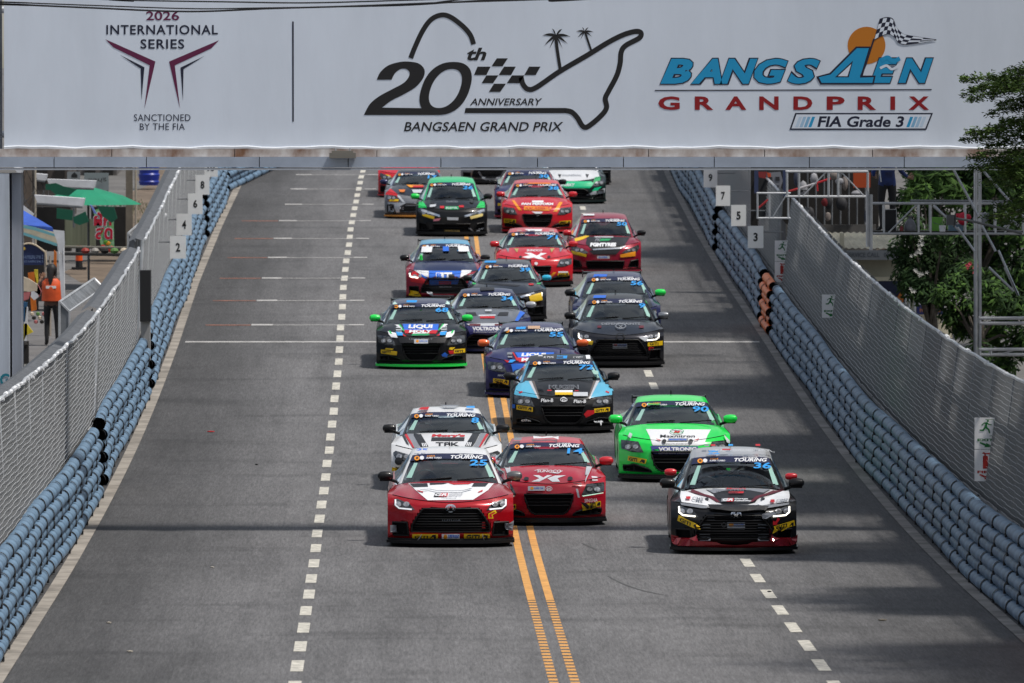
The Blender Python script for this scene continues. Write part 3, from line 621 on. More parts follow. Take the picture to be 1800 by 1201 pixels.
# per model: nose profile (z, y), hood edge, cowl, cabin rows (y, z, half width)
MODELS = {
 'sedan': dict(nose=[(.08, .10), (.16, .02), (.30, 0), (.48, .01), (.58, .05), (.66, .16), (.74, .34)], zt=(.605, .10), zc=.845, yc=1.12, rows=[(1.12, .845, .715), (1.90, 1.185, .548), (2.5, 1.255, .52), (3.15, 1.20, .50), (3.75, .92, .56)], L=4.25, plan=.30,
   grille=[(-.54, .205), (.54, .205), (.53, .30), (.47, .40), (.40, .50), (.37, .525), (-.37, .525), (-.40, .50), (-.47, .40), (-.53, .30)], slats=(.24, .50, .036), vent=[(.58, .15), (.79, .15), (.80, .33), (.60, .33)],
   light=[(.49, .505), (.56, .59), (.74, .665), (.775, .655), (.77, .56), (.72, .52)]),
 'coupe': dict(nose=[(.08, .08), (.16, .02), (.30, 0), (.48, .02), (.60, .08), (.68, .20), (.76, .36)], zt=(.62, .09), zc=.85, yc=.98, rows=[(.98, .85, .725), (1.80, 1.155, .568), (2.4, 1.22, .53), (3.1, 1.13, .50), (3.8, .93, .56)], L=4.05, plan=.34,
   grille=[(-.21, .165), (.21, .165), (.27, .20), (.32, .27), (.375, .465), (-.375, .465), (-.32, .27), (-.27, .20)], slats=(.30, .44, .05), vent=[(.36, .15), (.79, .165), (.80, .235), (.62, .262), (.42, .20)],
   light=[(.49, .455), (.57, .625), (.84, .655), (.835, .52), (.66, .462)]),
 'gt': dict(nose=[(.08, .08), (.16, .02), (.30, 0), (.44, .02), (.54, .08), (.62, .20), (.74, .40)], zt=(.58, .12), zc=.84, yc=1.20, rows=[(1.20, .84, .69), (1.95, 1.125, .555), (2.4, 1.19, .52), (3.0, 1.10, .48), (3.75, .90, .56)], L=4.20, plan=.32,
   grille=[(-.46, .16), (.46, .16), (.40, .32), (.30, .38), (-.30, .38), (-.40, .32)], slats=(.20, .36, .06), vent=[(.58, .14), (.80, .16), (.80, .34), (.66, .34)],
   light=[(.50, .47), (.60, .57), (.80, .63), (.84, .60), (.80, .50), (.62, .45)]),
 'hatch': dict(nose=[(.08, .08), (.16, .02), (.30, 0), (.48, .01), (.60, .05), (.70, .16), (.80, .34)], zt=(.64, .10), zc=.865, yc=.92, rows=[(.92, .865, .70), (1.62, 1.24, .565), (2.2, 1.335, .53), (3.3, 1.30, .50), (3.8, .95, .58)], L=4.0, plan=.30,
   grille=[(-.42, .13), (.42, .13), (.46, .30), (-.46, .30)], slats=(.16, .29, .045), vent=[(.56, .15), (.80, .15), (.80, .33), (.62, .30)],
   light=[(.40, .50), (.46, .55), (.62, .62), (.80, .70), (.82, .62), (.76, .52), (.55, .47)]),
}
def lerp_tab(t, x):
    if x <= t[0][0]: return t[0][1]
    for (a, b), (c, d) in zip(t, t[1:]):
        if x <= c: return b + (d - b) * (x - a) / (c - a)
    return t[-1][1]
class Car:
    def __init__(s, model, cx, ybot, wpx, label, body, hood=None, roof=None, pillar=None, mirrors=None, splitter=None, drl=None, num=None, wing=None, fine=True, d=None, yaw=0.0, dz=0.0, lens=None, strip=True, over=None, net=True, scale=None):
        P = dict(MODELS[model]); P.update(over or {}); s.P = P; s.fine = fine
        d = d or ground_dist(ybot + .062 * wpx / 1.74, 0); s.d = d; k = wpx / 1.74; s.k = k; s.sc = scale or (k * d / FPX)
        X = (cx - 900) / FPX * d; slope = math.atan(sl_(d + 2)); head = math.atan((CX(d + 4) - CX(d)) / 4)
        s.root = thing('race_car', label, 'race car', (X, d, zr(d) + .012 + dz), 0, 'touring cars racing towards the camera')
        s.root.rotation_euler = (slope, 0, -head + yaw); s.root.scale = (s.sc,) * 3
        g = (CAMH - zr(d)) / d + slope; s.g = g
        s.ray = Vector((X / d - head + yaw, 1, -g)).normalized()
        s.body_m = body; hood = hood or body; roof = roof or body; pillar = pillar or roof; mirrors = mirrors or (body, body)
        s.build(hood, roof, pillar, mirrors, splitter or TRIM, drl, wing, lens or LNS, net)
        s.layer = 0
        if strip: s.sunstrip(num)
    # surfaces in the car's own frame: front at y = 0 facing -y
    def F(s, x, z): return lerp_tab(s.P['nose'], z) + s.P['plan'] * (abs(x) / .87) ** 3.2
    def zt(s, u): return s.P['zt'][0] + s.P['zt'][1] * abs(u) ** 1.6
    def build(s, HM, RM, PM, MM, SM, drl, wing, LM, net):
        P = s.P; r = s.root; NU = 56 if s.fine else 26; NZ = 22 if s.fine else 12; W_ = .868
        gr, vent = P['grille'], P['vent']; holes = [gr, vent, mirror(vent)]
        # nose
        rows = []; us = [-1 + 2 * i / NU for i in range(NU + 1)]
        for j in range(NZ + 1):
            row = []
            for u in us:
                x = u * W_; z = .095 + (s.zt(u) - .095) * j / NZ; y = s.F(x, z)
                if any(inside(x, z, h) for h in holes): y += .07
                row.append(Vector((x, y, z)))
            rows.append(row)
        mb = MB(); mb.grid(rows)
        for i, f in enumerate(mb.f):
            c = sum((mb.v[a] for a in f), Vector()) / 4
            if any(inside(c.x, c.z, h) for h in holes): mb.m[i] = 1
        # bonnet and shoulder deck (bonnet is its own part)
        yc, zc = P['yc'], P['zc']; hv = []; NV = 12
        for j in range(NV + 1):
            v = j / NV; row = []
            for u in us:
                E = Vector((u * W_, s.F(u * W_, s.zt(u)), s.zt(u))); C = Vector((u * .80, yc + .13 * u * u, zc - .075 * abs(u) ** 3))
                p = E.lerp(C, v); p.z += math.sin(math.pi * v) * (.030 * (1 - u * u) + .020 * math.exp(-((abs(u) - .86) / .10) ** 2)) - .012 * math.exp(-((abs(u) - .62) / .07) ** 2) * math.sin(math.pi * v)
                if v == 1: pass
                row.append(p)
            hv.append(row)
        hb = MB(); i0 = int(NU * .09); i1 = NU - i0
        hb.grid([row[i0:i1 + 1] for row in hv]); mb.grid([row[:i0 + 1] for row in hv]); mb.grid([row[i1:] for row in hv])
        # deck behind the cowl, tail
        L = P['L']; belt = zc - .075
        def dz(y): return lerp_tab([(yc, belt), (2.2, belt + .03), (L - .45, belt + .07), (L, belt + .04)], y)
        for y0, y1 in (((yc + .13), L - .5), (L - .5, L)):
            for sx in (-1, 1) if y1 < L else (0,):
                if sx: mb.grid([[(sx * .60, y0, dz(y0)), (sx * .80, y0, dz(y0))], [(sx * .60, y1, dz(y1)), (sx * .79, y1, dz(y1))]])
                else: mb.grid([[(x, y0, dz(y0) + .02 * (1 - (x / .8) ** 2)) for x in (-.79, -.4, 0, .4, .79)], [(x * .93, y1 - .12 * (abs(x) / .8) ** 2, dz(y1)) for x in (-.79, -.4, 0, .4, .79)]])
        # sides with wheel arches
        wy = (.86, L - .80); WR = .315
        ys = [None] + [y for y in [.42 + .08 * i for i in range(60)] if y < L - .15]
        for sx in (-1, 1):
            st = []
            for y in ys:
                row = []
                for j in range(11):
                    t = j / 10
                    if y is None: z = s.zt(1) + (.095 - s.zt(1)) * t; row.append(Vector((sx * W_, s.F(W_, z), z)))
                    else:
                        yy = max(y, s.F(W_, s.zt(1)) + .02)
                        ztop = lerp_tab([(s.F(W_, s.zt(1)), s.zt(1)), (yc + .13, belt), (L, dz(L))], yy) if yy < yc + .13 else dz(yy)
                        xt = lerp_tab([(s.F(W_, s.zt(1)), W_), (yc + .13, .80), (L, .78)], yy)
                        z = ztop + (.12 - ztop) * t; x = xt + (.868 - xt) * min(1, t * 2.6) ** .6 - .03 * max(0, t - .6) + .012 * math.exp(-((yy - wy[0]) / .4) ** 2) + .012 * math.exp(-((yy - wy[1]) / .4) ** 2)
                        row.append(Vector((sx * x, yy, z)))
                st.append(row)
            for i in range(len(st) - 1):
                for j in range(10):
                    q = (st[i][j], st[i][j + 1], st[i + 1][j + 1], st[i + 1][j]); c = sum(q, Vector()) / 4
                    if any((c.y - w) ** 2 + (c.z - .31) ** 2 < WR ** 2 * 1.12 for w in wy): continue
                    mb.add(q, [(0, 1, 2, 3)])
            # tail corner
            e = st[-1]; mb.grid([[p for p in e], [Vector((sx * .70, L, p.z)) for p in e]])
        mb.grid([[(x, L, z) for x in (-.70, 0, .70)] for z in (.2, .5, dz(L))])
        s.body = mb.build('body', [s.body_m, MESH], r, smooth=R(50)); s.hoodo = hb.build('bonnet', HM, r, smooth=R(50))
        m = MB(); m.box((0, L / 2, .16), (1.5, L - .5, .08)); m.box((0, .30, .30), (1.3, .2, .4)); m.build('underbody', CAB, r)
        # cabin: rows of (y, z, half width)
        rw = P['rows']; cab = MB(); NC = 16
        def cr(k, u, sw=.12, out=1.0):
            y, z, h = rw[k]; fs = (.13, .10, 0, -.06, -.12)[k]; crn = (.045, .035, .035, .035, .03)[k]
            return Vector((u * h * out, y + fs * u * u, z - crn * u * u * abs(u)))
        def patch(k0, k1, u0, u1, n, m_, bul=.0):
            out = []
            for i in range(m_ + 1):
                v = i / m_; row = []
                for j in range(n + 1):
                    u = u0 + (u1 - u0) * j / n; p = cr(k0, u).lerp(cr(k1, u), v); p.z += bul * math.sin(math.pi * v) * (1 - .4 * u * u); row.append(p)
                out.append(row)
            return out
        s.patchf = patch; roof = []
        for (k0, k1, b) in ((1, 2, .012), (2, 3, .01)):
            q = patch(k0, k1, -1, 1, NC, 4, b); roof += q if not roof else q[1:]
        roof = [[row[0] + Vector((-.028, 0, -.045))] + row + [row[-1] + Vector((.028, 0, -.045))] for row in roof]
        rb = MB(); rb.grid(roof); s.roofo = rb.build('roof', RM, r, smooth=R(50))
        for sx in (-1, 1):
            for k0, k1 in ((0, 1), (3, 4)):
                pl = MB()
                q = patch(k0, k1, sx * .945, sx * 1.0, 1, 5, .02); 
                q = [[row[0], row[1], row[1] + Vector((sx * .025, .02, -.05))] for row in q]; pl.grid(q); pl.build('pillar', PM, r, smooth=R(50))
        wsr = patch(0, 1, -.95, .95, 16, 8, .03)
        wsr = [[p + Vector((0, .006, -.006)) for p in row] for row in wsr]
        gb = MB(); gb.grid(wsr); s.ws = gb.build('windshield', GLASS, r, smooth=True)
        gb = MB(); gb.grid(patch(3, 4, -.93, .93, 8, 4, .02)); gb.build('rear_window', GLASS, r, smooth=True)
        for sx in (-1, 1):                                         # side glass
            top = [cr(0, sx) + Vector((sx * .02, .03, -.03))] + [cr(k, sx).lerp(cr(k + 1, sx), t) + Vector((sx * .026, 0, -.044)) for k in (0, 1, 2, 3) for t in ((.5, 1) if k < 3 else (.5, 1.0))]
            gb = MB(); gb.grid([[p, Vector((sx * .775, min(max(p.y, yc + .10), L - .35), dz(p.y) + .0))] for p in top]); gb.build('side_window', GLASS, r)
        # interior
        ib = MB(); ib.box((0, yc + .42, zc - .05), (1.30, .42, .05)); ib.box((0, 2.3, zc - .34), (1.30, 2.0, .05)); ib.box((0, 3.2, zc - .1), (1.2, .08, .45)); ib.build('dashboard', CAB, r)
        for sx in (-1, 1):
            sb = MB(); sb.box((sx * .34, 2.22, zc - .06), (.44, .12, .50)); sb.box((sx * .34, 2.20, zc + .19), (.30, .12, .14)); sb.box((sx * .34, 1.92, zc - .26), (.44, .5, .12)); sb.build('seat', SEAT, r)
        cg = MB(); hz = rw[2][1] - .07
        for sx in (-1, 1):
            cg.tube([(sx * .62, yc + .35, zc - .1), (sx * (rw[1][2] - .04), rw[1][0] + .06, rw[1][1] - .08), (sx * .44, 2.30, hz), (sx * .50, 2.35, zc - .3)], .02, 6)
            cg.tube([(sx * .46, 2.34, hz), (-sx * .5, 2.36, zc - .2)], .018, 6)
        cg.tube([(-.44, 2.32, hz), (.44, 2.32, hz)], .02, 6); cg.tube([(-.5, 2.32, zc + .12), (.5, 2.32, zc + .12)], .018, 6); cg.build('roll_cage', CAGE, r)
        swb = MB(); swb.tube([(-.34 + .16 * math.cos(t * math.pi / 8), 1.62 - .05 * math.sin(t * math.pi / 8), zc - .02 + .15 * math.sin(t * math.pi / 8)) for t in range(17)], .013, 5); swb.build('steering_wheel', TRIM, r)
        # driver (right-hand drive: at the left of the picture)
        s.driver(zc)
        # wheels
        for w in wy:
            for sx in (-1, 1):
                t = MB(); t.lathe([(.20, -.10), (.29, -.10), (.312, -.07), (.312, .07), (.29, .10), (.20, .10)], 22, (0, 0, 0), 'x'); to = t.build('tyre', TYRE, r, smooth=R(35)); to.location = (sx * .755, w, .305)
                m = MB(); m.lathe([(.20, .09), (.17, .05), (.05, .055), (.0, .06)], 14, (0, 0, 0), 'x')
                for k in range(7):
                    a = 2 * math.pi * k / 7; m.box((.07, .12 * math.cos(a), .12 * math.sin(a)), (.02, .03, .2), rot=Matrix.Rotation(a - math.pi / 2, 3, 'X'))
                ro = m.build('rim', RIMM, to); ro.scale = (sx, 1, 1)
        # splitter following the plan of the nose
        sp = MB(); pts = [(-.885 + 1.77 * i / 24) for i in range(25)]
        A = [(x, s.F(min(.868, abs(x)), .2) - .075) for x in pts]
        rows = [[(x, y, .085) for x, y in A], [(x, y, .045) for x, y in A], [(x, y + .5, .045) for x, y in A]]; sp.grid([[(x, y + .3, .095) for x, y in A]] + rows); sp.build('splitter', SM, r, smooth=R(30))
        sp = MB(); sp.grid([[(x * .985, y + .05, .047) for x, y in A], [(x * .985, y + .055, .115) for x, y in A]]); sp.grid([[(x * .97, y + .1, .0475) for x, y in A], [(x * .97, y + .35, .12) for x, y in A]]); sp.build('lower_lip', TRIM, r)
        # trims round the openings, grille slats
        for h, nm in ((gr, 'grille_frame'), (vent, 'vent_frame'), (mirror(vent), 'vent_frame')):
            n = len(h); pts = []
            for i in range(n + 1):
                a, b = h[i % n], h[(i + 1) % n]
                for t in range(4 if i < n else 1): x, z = a[0] + (b[0] - a[0]) * t / 4, a[1] + (b[1] - a[1]) * t / 4; pts.append((x, s.F(x, z) - .004, z))
            m = MB(); m.tube(pts, .0135, 5); m.build(nm, TRIM, r, smooth=True)
        z = P['slats'][0]; m = MB()
        while z <= P['slats'][1]:
            xs = sorted(gr[i][0] + (gr[(i + 1) % len(gr)][0] - gr[i][0]) * (z - gr[i][1]) / (gr[(i + 1) % len(gr)][1] - gr[i][1]) for i in range(len(gr)) if (gr[i][1] > z) != (gr[(i + 1) % len(gr)][1] > z))
            if len(xs) >= 2:
                a, b = xs[0], xs[-1]; X = [a + (b - a) * i / 14 for i in range(15)]
                m.grid([[(x, s.F(x, z) + .022, z + .007) for x in X], [(x, s.F(x, z) + .008, z) for x in X], [(x, s.F(x, z) + .022, z - .007) for x in X]])
            z += P['slats'][2]
        m.build('grille', SLAT, r)
        gp_ = MB(); gp_.tube([(x, s.F(x, s.zt(x / W_)) - .004, s.zt(x / W_) + .001) for x in [-.80 + 1.6 * i / 30 for i in range(31)]], .0065, 4); gp_.build('shut_line', TRIM, r)
        s.bvh()
        # headlights
        for sx in (-1, 1):
            po = P['light'] if sx > 0 else mirror(P['light'])
            h = s.decal([po], LM, 'headlight', off=.010, bulge=.02)
            if h is None: continue
            cxm = sum(p[0] for p in po) / len(po); czm = sum(p[1] for p in po) / len(po)
            for k_, (dx, rr) in enumerate(((-.07, .032), (.045, .036))):
                c = [(cxm + sx * dx + rr * 1.3 * math.cos(t * math.pi / 6), czm + .0 + rr * math.sin(t * math.pi / 6)) for t in range(12)]
                o = s.decal([c], LNB, 'projector', off=.030); 
                if o: s.sub(o, h)
            if drl:
                if s.P is not None and P['light'][0][0] > .48 and P['L'] > 4.22: st_ = stroke([(sx * .755, .645), (sx * .752, .575), (sx * .70, .530), (sx * .53, .513)], .020, False)
                else: st_ = stroke([(sx * .79, P['light'][2][1] + .01), (sx * .77, P['light'][0][1] + .06), (sx * .60, P['light'][0][1] + .03)], .030, False)
                o = s.decal(st_, drl, 'running_light', off=.034)
                if o: s.sub(o, h)
        # mirrors
        for sx, mm in zip((-1, 1), MM):
            c = Vector((sx * .895, yc + .30, zc + .055)); m = MB(); m.lathe([(.0, -.10), (.045, -.095), (.072, -.05), (.078, .02), (.066, .08), (.03, .105), (0, .108)], 12, (0, 0, 0), 'x')
            for v in m.v: v.y *= .9; v.z *= .88; v.x *= sx * 1.05
            mo = m.build('mirror', mm, r, smooth=True); mo.location = c
            m = MB(); m.tube([(-sx * .05, .03, -.05), (-sx * .16, .05, -.09)], .022, 6); m.box((0, .02, -.062), (.17, .09, .02)); m.build('mirror_stalk', TRIM, mo)
        wp = MB(); 
        for a, b in (((-.42, .03), (.02, .055)), ((.10, .03), (.60, .05))):
            p = [Vector((a[0] + (b[0] - a[0]) * i / 6, yc + .02 + .10 * ((a[0] + (b[0] - a[0]) * i / 6) / .7) ** 2 + (b[1]) * i / 6, zc + .012 + .03 * i / 6)) for i in range(7)]; wp.tube(p, .010, 5)
        wp.build('wiper', TRIM, r)
        at = MB(); at.lathe([(.012, 0), (.008, .05), (.0, .07)], 6, (.0, 2.5, rw[2][1] + .005)); s.ant = at.build('antenna', TRIM, r)
        # tow strap, bonnet pins
        if wing:
            m = MB(); y = L - .15; z = rw[2][1] - .12; m.box((0, y, z), (1.16, .26, .03)); m.build('rear_wing', wing, r)
            for sx in (-1, 1): m = MB(); m.box((sx * .585, y, z - .03), (.015, .30, .13)); m.build('wing_plate', wing, r); m = MB(); m.box((sx * .4, y, z - .12), (.02, .12, .22)); m.build('wing_strut', wing, r)
        tl = MB()
        for sx in (-1, 1): tl.box((sx * .62, L + .003, belt - .08), (.24, .02, .12))
        tl.build('tail_light', M('tail_red', (.25, .01, .01), .2, coat=1), r)
    def driver(s, zc):
        m = MB(); m.ball((-.34, 2.02, zc + .13), (.12, .14, .13), 12); m.build('driver_helmet', M('helmet%d' % (int(s.d) % 3), ((.5, .5, .52), (.05, .05, .06), (.4, .05, .05))[int(s.d) % 3], .3, coat=1), s.root, smooth=True)
        m = MB(); m.ball((-.34, 2.06, zc - .12), (.22, .15, .24), 10); m.build('driver_suit', M('race_suit', (.03, .035, .06), .8), s.root, smooth=True)
    def sub(s, o, parent):
        o.parent = parent
    def bvh(s):
        vs, fs = [], []
        for o in (s.body, s.hoodo, s.roofo, s.ws): 
            k = len(vs); vs += [v.co.copy() for v in o.data.vertices]; fs += [tuple(i + k for i in p.vertices) for p in o.data.polygons]
        s.tree = BVHTree.FromPolygons(vs, fs)
    def hit(s, x, za, off):
        sp, n, i, dd = s.tree.ray_cast(Vector((x, 0, za)) - s.ray * 2, s.ray, 12)
        if sp is None: return None
        if n.dot(s.ray) > 0: n = -n
        return sp + (n * .5 - s.ray * .5).normalized() * off
    def decal(s, polys, mat, name='sticker', off=None, step=.06, bulge=0, label=None, tri=None):
        if off is None: s.layer += 1; off = .004 + .0022 * s.layer
        bm = bmesh.new()
        if tri is not None:
            vs, fs = tri; bv = [bm.verts.new((x, 0, z)) for x, z in vs]
            for f in fs:
                try: bm.faces.new([bv[i] for i in f])
                except Exception: pass
        else:
            for po in polys:
                if len(po) > 2:
                    bv = [bm.verts.new((x, 0, z)) for x, z in po]
                    for q in tessellate_polygon([[Vector((x, z, 0)) for x, z in po]]):
                        try: bm.faces.new([bv[i] for i in q])
                        except Exception: pass
        if not bm.verts: bm.free(); return None
        x0 = min(v.co.x for v in bm.verts); x1 = max(v.co.x for v in bm.verts); z0 = min(v.co.z for v in bm.verts); z1 = max(v.co.z for v in bm.verts)
        def cut(co, no): bmesh.ops.bisect_plane(bm, geom=bm.verts[:] + bm.edges[:] + bm.faces[:], plane_co=co, plane_no=no, dist=1e-5)
        k = math.floor(x0 / step) + 1
        while k * step < x1: cut((k * step, 0, 0), (1, 0, 0)); k += 1
        sz = step * .45; k = math.floor(z0 / sz) + 1
        while k * sz < z1: cut((0, 0, k * sz), (0, 0, 1)); k += 1
        bm.verts.index_update(); pos = []
        for v in bm.verts: pos.append(s.hit(v.co.x, v.co.z, off))
        bad = [v for v, p in zip(bm.verts, pos) if p is None]
        for v, p in zip(bm.verts, pos):
            if p is not None: v.co = p
        if bad: bmesh.ops.delete(bm, geom=bad, context='VERTS')
        # drop faces stretched over an edge of the bodywork
        long = [e for e in bm.edges if e.calc_length() > 1.1]
        if long: bmesh.ops.delete(bm, geom=long, context='EDGES')
        if not bm.faces: bm.free(); return None
        me = bpy.data.meshes.new(name); bm.to_mesh(me); bm.free(); me.materials.append(mat)
        o = link(bpy.data.objects.new(name, me), s.root)
        if label: o['label'] = label
        return o
    def text(s, body, x0, z0, x1, z1, mat, shear=0, bold=.02, name='lettering', off=None, rot=0.0, space=1.0):
        vs, fs = text2d(body, shear, bold, space)
        return s.decal(None, mat, name, off=off, step=.06, tri=([(x0 + (x1 - x0) * x, z0 + (z1 - z0) * z + rot * x) for x, z in vs], fs))
    def sunstrip(s, num):
        P = s.P; rw = P['rows']; y, z, h = rw[1]; H = z + s.g * y - .004; kx = h / .548; hw = h * .95; u1 = .045
        c0 = s.g * (y + .1)
        top = [(hw * (-1 + 2 * i / 10), H - .030 * abs(-1 + 2 * i / 10) ** 2.2 + .002) for i in range(11)]; bot = [(hw * 1.05 * (1 - 2 * i / 10), H - .094 - .022 * abs(1 - 2 * i / 10) ** 2.2) for i in range(11)]
        q = s.patchf(0, 1, -.95, .95, 16, 16, .03)[12:]
        mb = MB(); mb.grid([[p + Vector((0, -.004, .004)) for p in row] for row in q]); mb.build('sun_strip', STN, s.root, smooth=True)
        H -= 1.275
        D = lambda x, z_: (x * kx, z_ + H)
        o = .020
        s.decal([[D(-.469 + .038 * math.cos(t * math.pi / 8), 1.205 + .032 * math.sin(t * math.pi / 8)) for t in range(16)]], STO, 'strip_logo', off=o)
        s.decal([[D(-.40 + .030 * math.cos(t * math.pi / 6), 1.21 + .028 * math.sin(t * math.pi / 6)) for t in range(12)]], STW, 'strip_logo', off=o)
        a, b = D(-.485, 1.19), D(-.45, 1.222); s.text('8', a[0], a[1], b[0], b[1], STK, off=o + .003, name='strip_logo')
        a, b = D(-.33, 1.222), D(-.22, 1.245); s.text('LIQUI', a[0], a[1], b[0], b[1], STO, .2, off=o, name='strip_lettering')
        a, b = D(-.34, 1.197), D(-.125, 1.219); s.text('SUPER TURBO', a[0], a[1], b[0], b[1], STW, .2, off=o, name='strip_lettering')
        a, b = D(.0, 1.195), D(.452, 1.245); s.text('TOURING', a[0], a[1], b[0], b[1], STW, .25, .03, off=o, name='strip_lettering')
        a, b = D(.11, 1.248), D(.32, 1.262); s.text('SUPER', a[0], a[1], b[0], b[1], STW, .25, .03, off=o, name='strip_lettering')
        if num:
            w = .12 * len(num); a, b = D(.505 - w, 1.098), D(.505, 1.182); s.text(num, a[0], a[1], b[0], b[1], STC, .05, .022, name='race_number', off=o)
        # mint window net at the edges of the windshield
        for sx in (-1, 1):
            zb = P['zc'] + s.g * P['yc']; zz = H + 1.275 - .13
            x0, x1 = .865 * rw[0][2], .84 * (h + (rw[0][2] - h) * .35)
            s.decal([[(sx * x0, zb + .045), (sx * (x0 - .075), zb + .045), (sx * (x1 - .05), zz), (sx * x1, zz)]], NET, 'net_strip', off=.004)
    def T(s, cx, bottom, ppm): s.t = (cx, bottom, ppm); return s
    def L(s, x, y): return ((x - s.t[0]) / s.t[2], (s.t[1] - y) / s.t[2])
    def poly(s, pts, mat, name='sticker', **k): return s.decal([[s.L(*p) for p in pts]], mat, name, **k)
    def box(s, x0, y0, x1, y1, mat, name='sticker', sh=0, **k): return s.poly([(x0 + sh, y0), (x1 + sh, y0), (x1, y1), (x0, y1)], mat, name, **k)
    def txt(s, body, x0, y0, x1, y1, mat, shear=0, bold=.02, rot=0, **k):
        a, b = s.L(x0, y1), s.L(x1, y0); return s.text(body, a[0], a[1], b[0], b[1], mat, shear, bold, rot=rot / s.t[2], **k)
    def disc(s, x, y, rx, ry, mat, name='sticker', n=14, **k): return s.poly([(x + rx * math.cos(2 * math.pi * i / n), y + ry * math.sin(2 * math.pi * i / n)) for i in range(n)], mat, name, **k)
    def giti(s, x0, y0, x1, y1, rot=0):
        s.poly([(x0, y0), (x1, y0 - rot), (x1, y1 - rot), (x0, y1)], STY, 'tyre_sticker'); w, h = x1 - x0, y1 - y0
        s.txt('GITI', x0 + w * .09, y0 + h * .22, x0 + w * .62, y1 - h * .22, STK, .1, .03, rot=rot * .5)
        a = x0 + w * .68; r_ = rot * .8; s.poly([(a, y1 - h * .2 - r_), (a + w * .10, y0 + h * .2 - r_), (a + w * .24, y0 + h * .2 - r_), (a + w * .24, y1 - h * .2 - r_), (a + w * .16, y1 - h * .2 - r_), (a + w * .14, y0 + h * .5 - r_)], STK)
    def bolt(s, x, y, r, mat=STK): s.disc(x, y, r, r * .8, mat, 'bonnet_pin', n=8)
def ellring(c, x, y, rx, ry, w, mat, name='emblem', n=20):
    a = [(x + rx * math.cos(2 * math.pi * i / n), y + ry * math.sin(2 * math.pi * i / n)) for i in range(n)]; b = [(x + (rx - w) * math.cos(2 * math.pi * i / n), y + (ry - w) * math.sin(2 * math.pi * i / n)) for i in range(n)]
    c.layer += 1
    return c.decal([[c.L(*a[i]), c.L(*a[(i + 1) % n]), c.L(*b[(i + 1) % n]), c.L(*b[i])] for i in range(n)], mat, name, off=.035)
P_RED = paint('candy_red', (.42, .003, .010), .25, .25); P_RED2 = paint('race_red', (.50, .006, .022), .05); P_RED3 = paint('signal_red', (.58, .012, .022), .02)
P_WHT = paint('white', (.72, .73, .75)); P_BLK = M('paint_black', (.008, .008, .009), .3, .1, coat=.25, spec=.3); P_GRN = paint('green', (.010, .74, .085)); P_EMR = paint('emerald', (.0, .50, .16))
P_CRB = M('carbon_black', (.010, .010, .011), .4, .1, coat=.12, noise=.25, scale=30, spec=.3); P_NVY = paint('navy', (.012, .016, .075), .3); P_VIO = paint('violet_blue', (.022, .018, .11), .4); P_DGR = paint('dark_grey', (.030, .030, .037), .7); P_MAR = paint('maroon', (.30, .008, .03), .2)
P_SIL = paint('silver', (.30, .31, .33), .75); P_GRY = paint('mid_grey', (.22, .225, .24), .4); P_SKY = paint('sky_blue', (.07, .32, .52)); P_PSI = paint('pale_silver', (.50, .51, .53), .4); P_GRM = paint('grey_metal', (.20, .20, .20), .7)
P_TEAL = paint('teal_dark', (.006, .02, .018), .2)
# --- 25
c = Car('sedan', 792, 955, 222, 'red saloon race car with white bonnet panel and number 25, leading on the left', P_RED, P_RED, P_WHT, P_WHT, (P_CRB, P_GRM), TRIM, DRLW, '25', None, d=116.3).T(617, 1105, 510)
c.poly([(318, 655), (925, 655), (882, 705), (775, 775), (455, 778), (388, 722)], STW, 'bonnet_wrap', label='white centre panel on the red bonnet')
c.poly([(325, 657), (452, 656), (458, 682), (352, 685)], STK, 'bonnet_vent'); c.poly([(782, 655), (888, 652), (862, 681), (765, 682)], STK, 'bonnet_vent')
c.poly([(600, 655), (770, 655), (745, 664), (640, 668)], STR); c.poly([(470, 668), (560, 664), (600, 656), (470, 655)], STK)
for s_ in (-1, 1): c.poly([(617 - s_ * 235 - 8, 705), (617 - s_ * 195, 720), (617 - s_ * 192, 727), (617 - s_ * 225, 718)], STR)
c.poly([(508, 731), (545, 731), (535, 756), (498, 756)], STK); c.poly([(545, 731), (600, 731), (592, 756), (535, 756)], STR); c.txt('GR', 506, 734, 590, 753, STW, .3, .04)
for i, w_ in enumerate(('TOYOTA', 'GAZOO', 'Racing')): c.txt(w_, 606, 728 + i * 9, 704 - i * 4, 735 + i * 9, STG, .1, .01)
c.txt('Thailand', 553, 757, 660, 766, STG, .1, .0)
c.poly([(400, 710), (470, 705), (520, 716), (700, 716), (760, 700), (770, 704), (702, 720), (518, 720), (468, 709), (402, 714)], STG, 'bonnet_line')
ellring(c, 617, 835, 37, 27, 7, CHR); ellring(c, 617, 835, 15, 24, 6, CHR); ellring(c, 617, 827, 27, 10, 5, CHR)
c.txt('TOYOTA', 552, 908, 686, 925, STG, .15, .02, off=.04)
c.giti(350, 1013, 528, 1041); c.giti(710, 1011, 888, 1039); c.box(555, 1012, 680, 1040, STW, 'plate'); c.disc(580, 1026, 14, 11, STO); c.txt('SUPER TOURING', 600, 1018, 674, 1032, STB, .1, .02)
c.poly([(878, 870), (925, 850), (935, 865), (905, 880), (912, 905), (878, 905)], STY, 'tow_arrow'); c.poly([(884, 874), (918, 858), (922, 864), (898, 878), (904, 898), (884, 898)], STR)
c.box(836, 922, 860, 978, STR, 'tow_strap', off=.03); c.poly([(205, 950), (240, 950), (225, 1000), (205, 1000)], STG); c.poly([(1010, 930), (1048, 920), (1040, 990), (1018, 975)], STG)
for x0 in (390, 835): c.poly([(x0 - (20 if x0 < 600 else -20), 1060), (x0 + 24 - (0 if x0 < 600 else 24), 1012), (x0 + 28 - (0 if x0 < 600 else 24), 1012), (x0 - 14 - (0 if x0 < 600 else -36), 1060)], STL, 'splitter_rod')
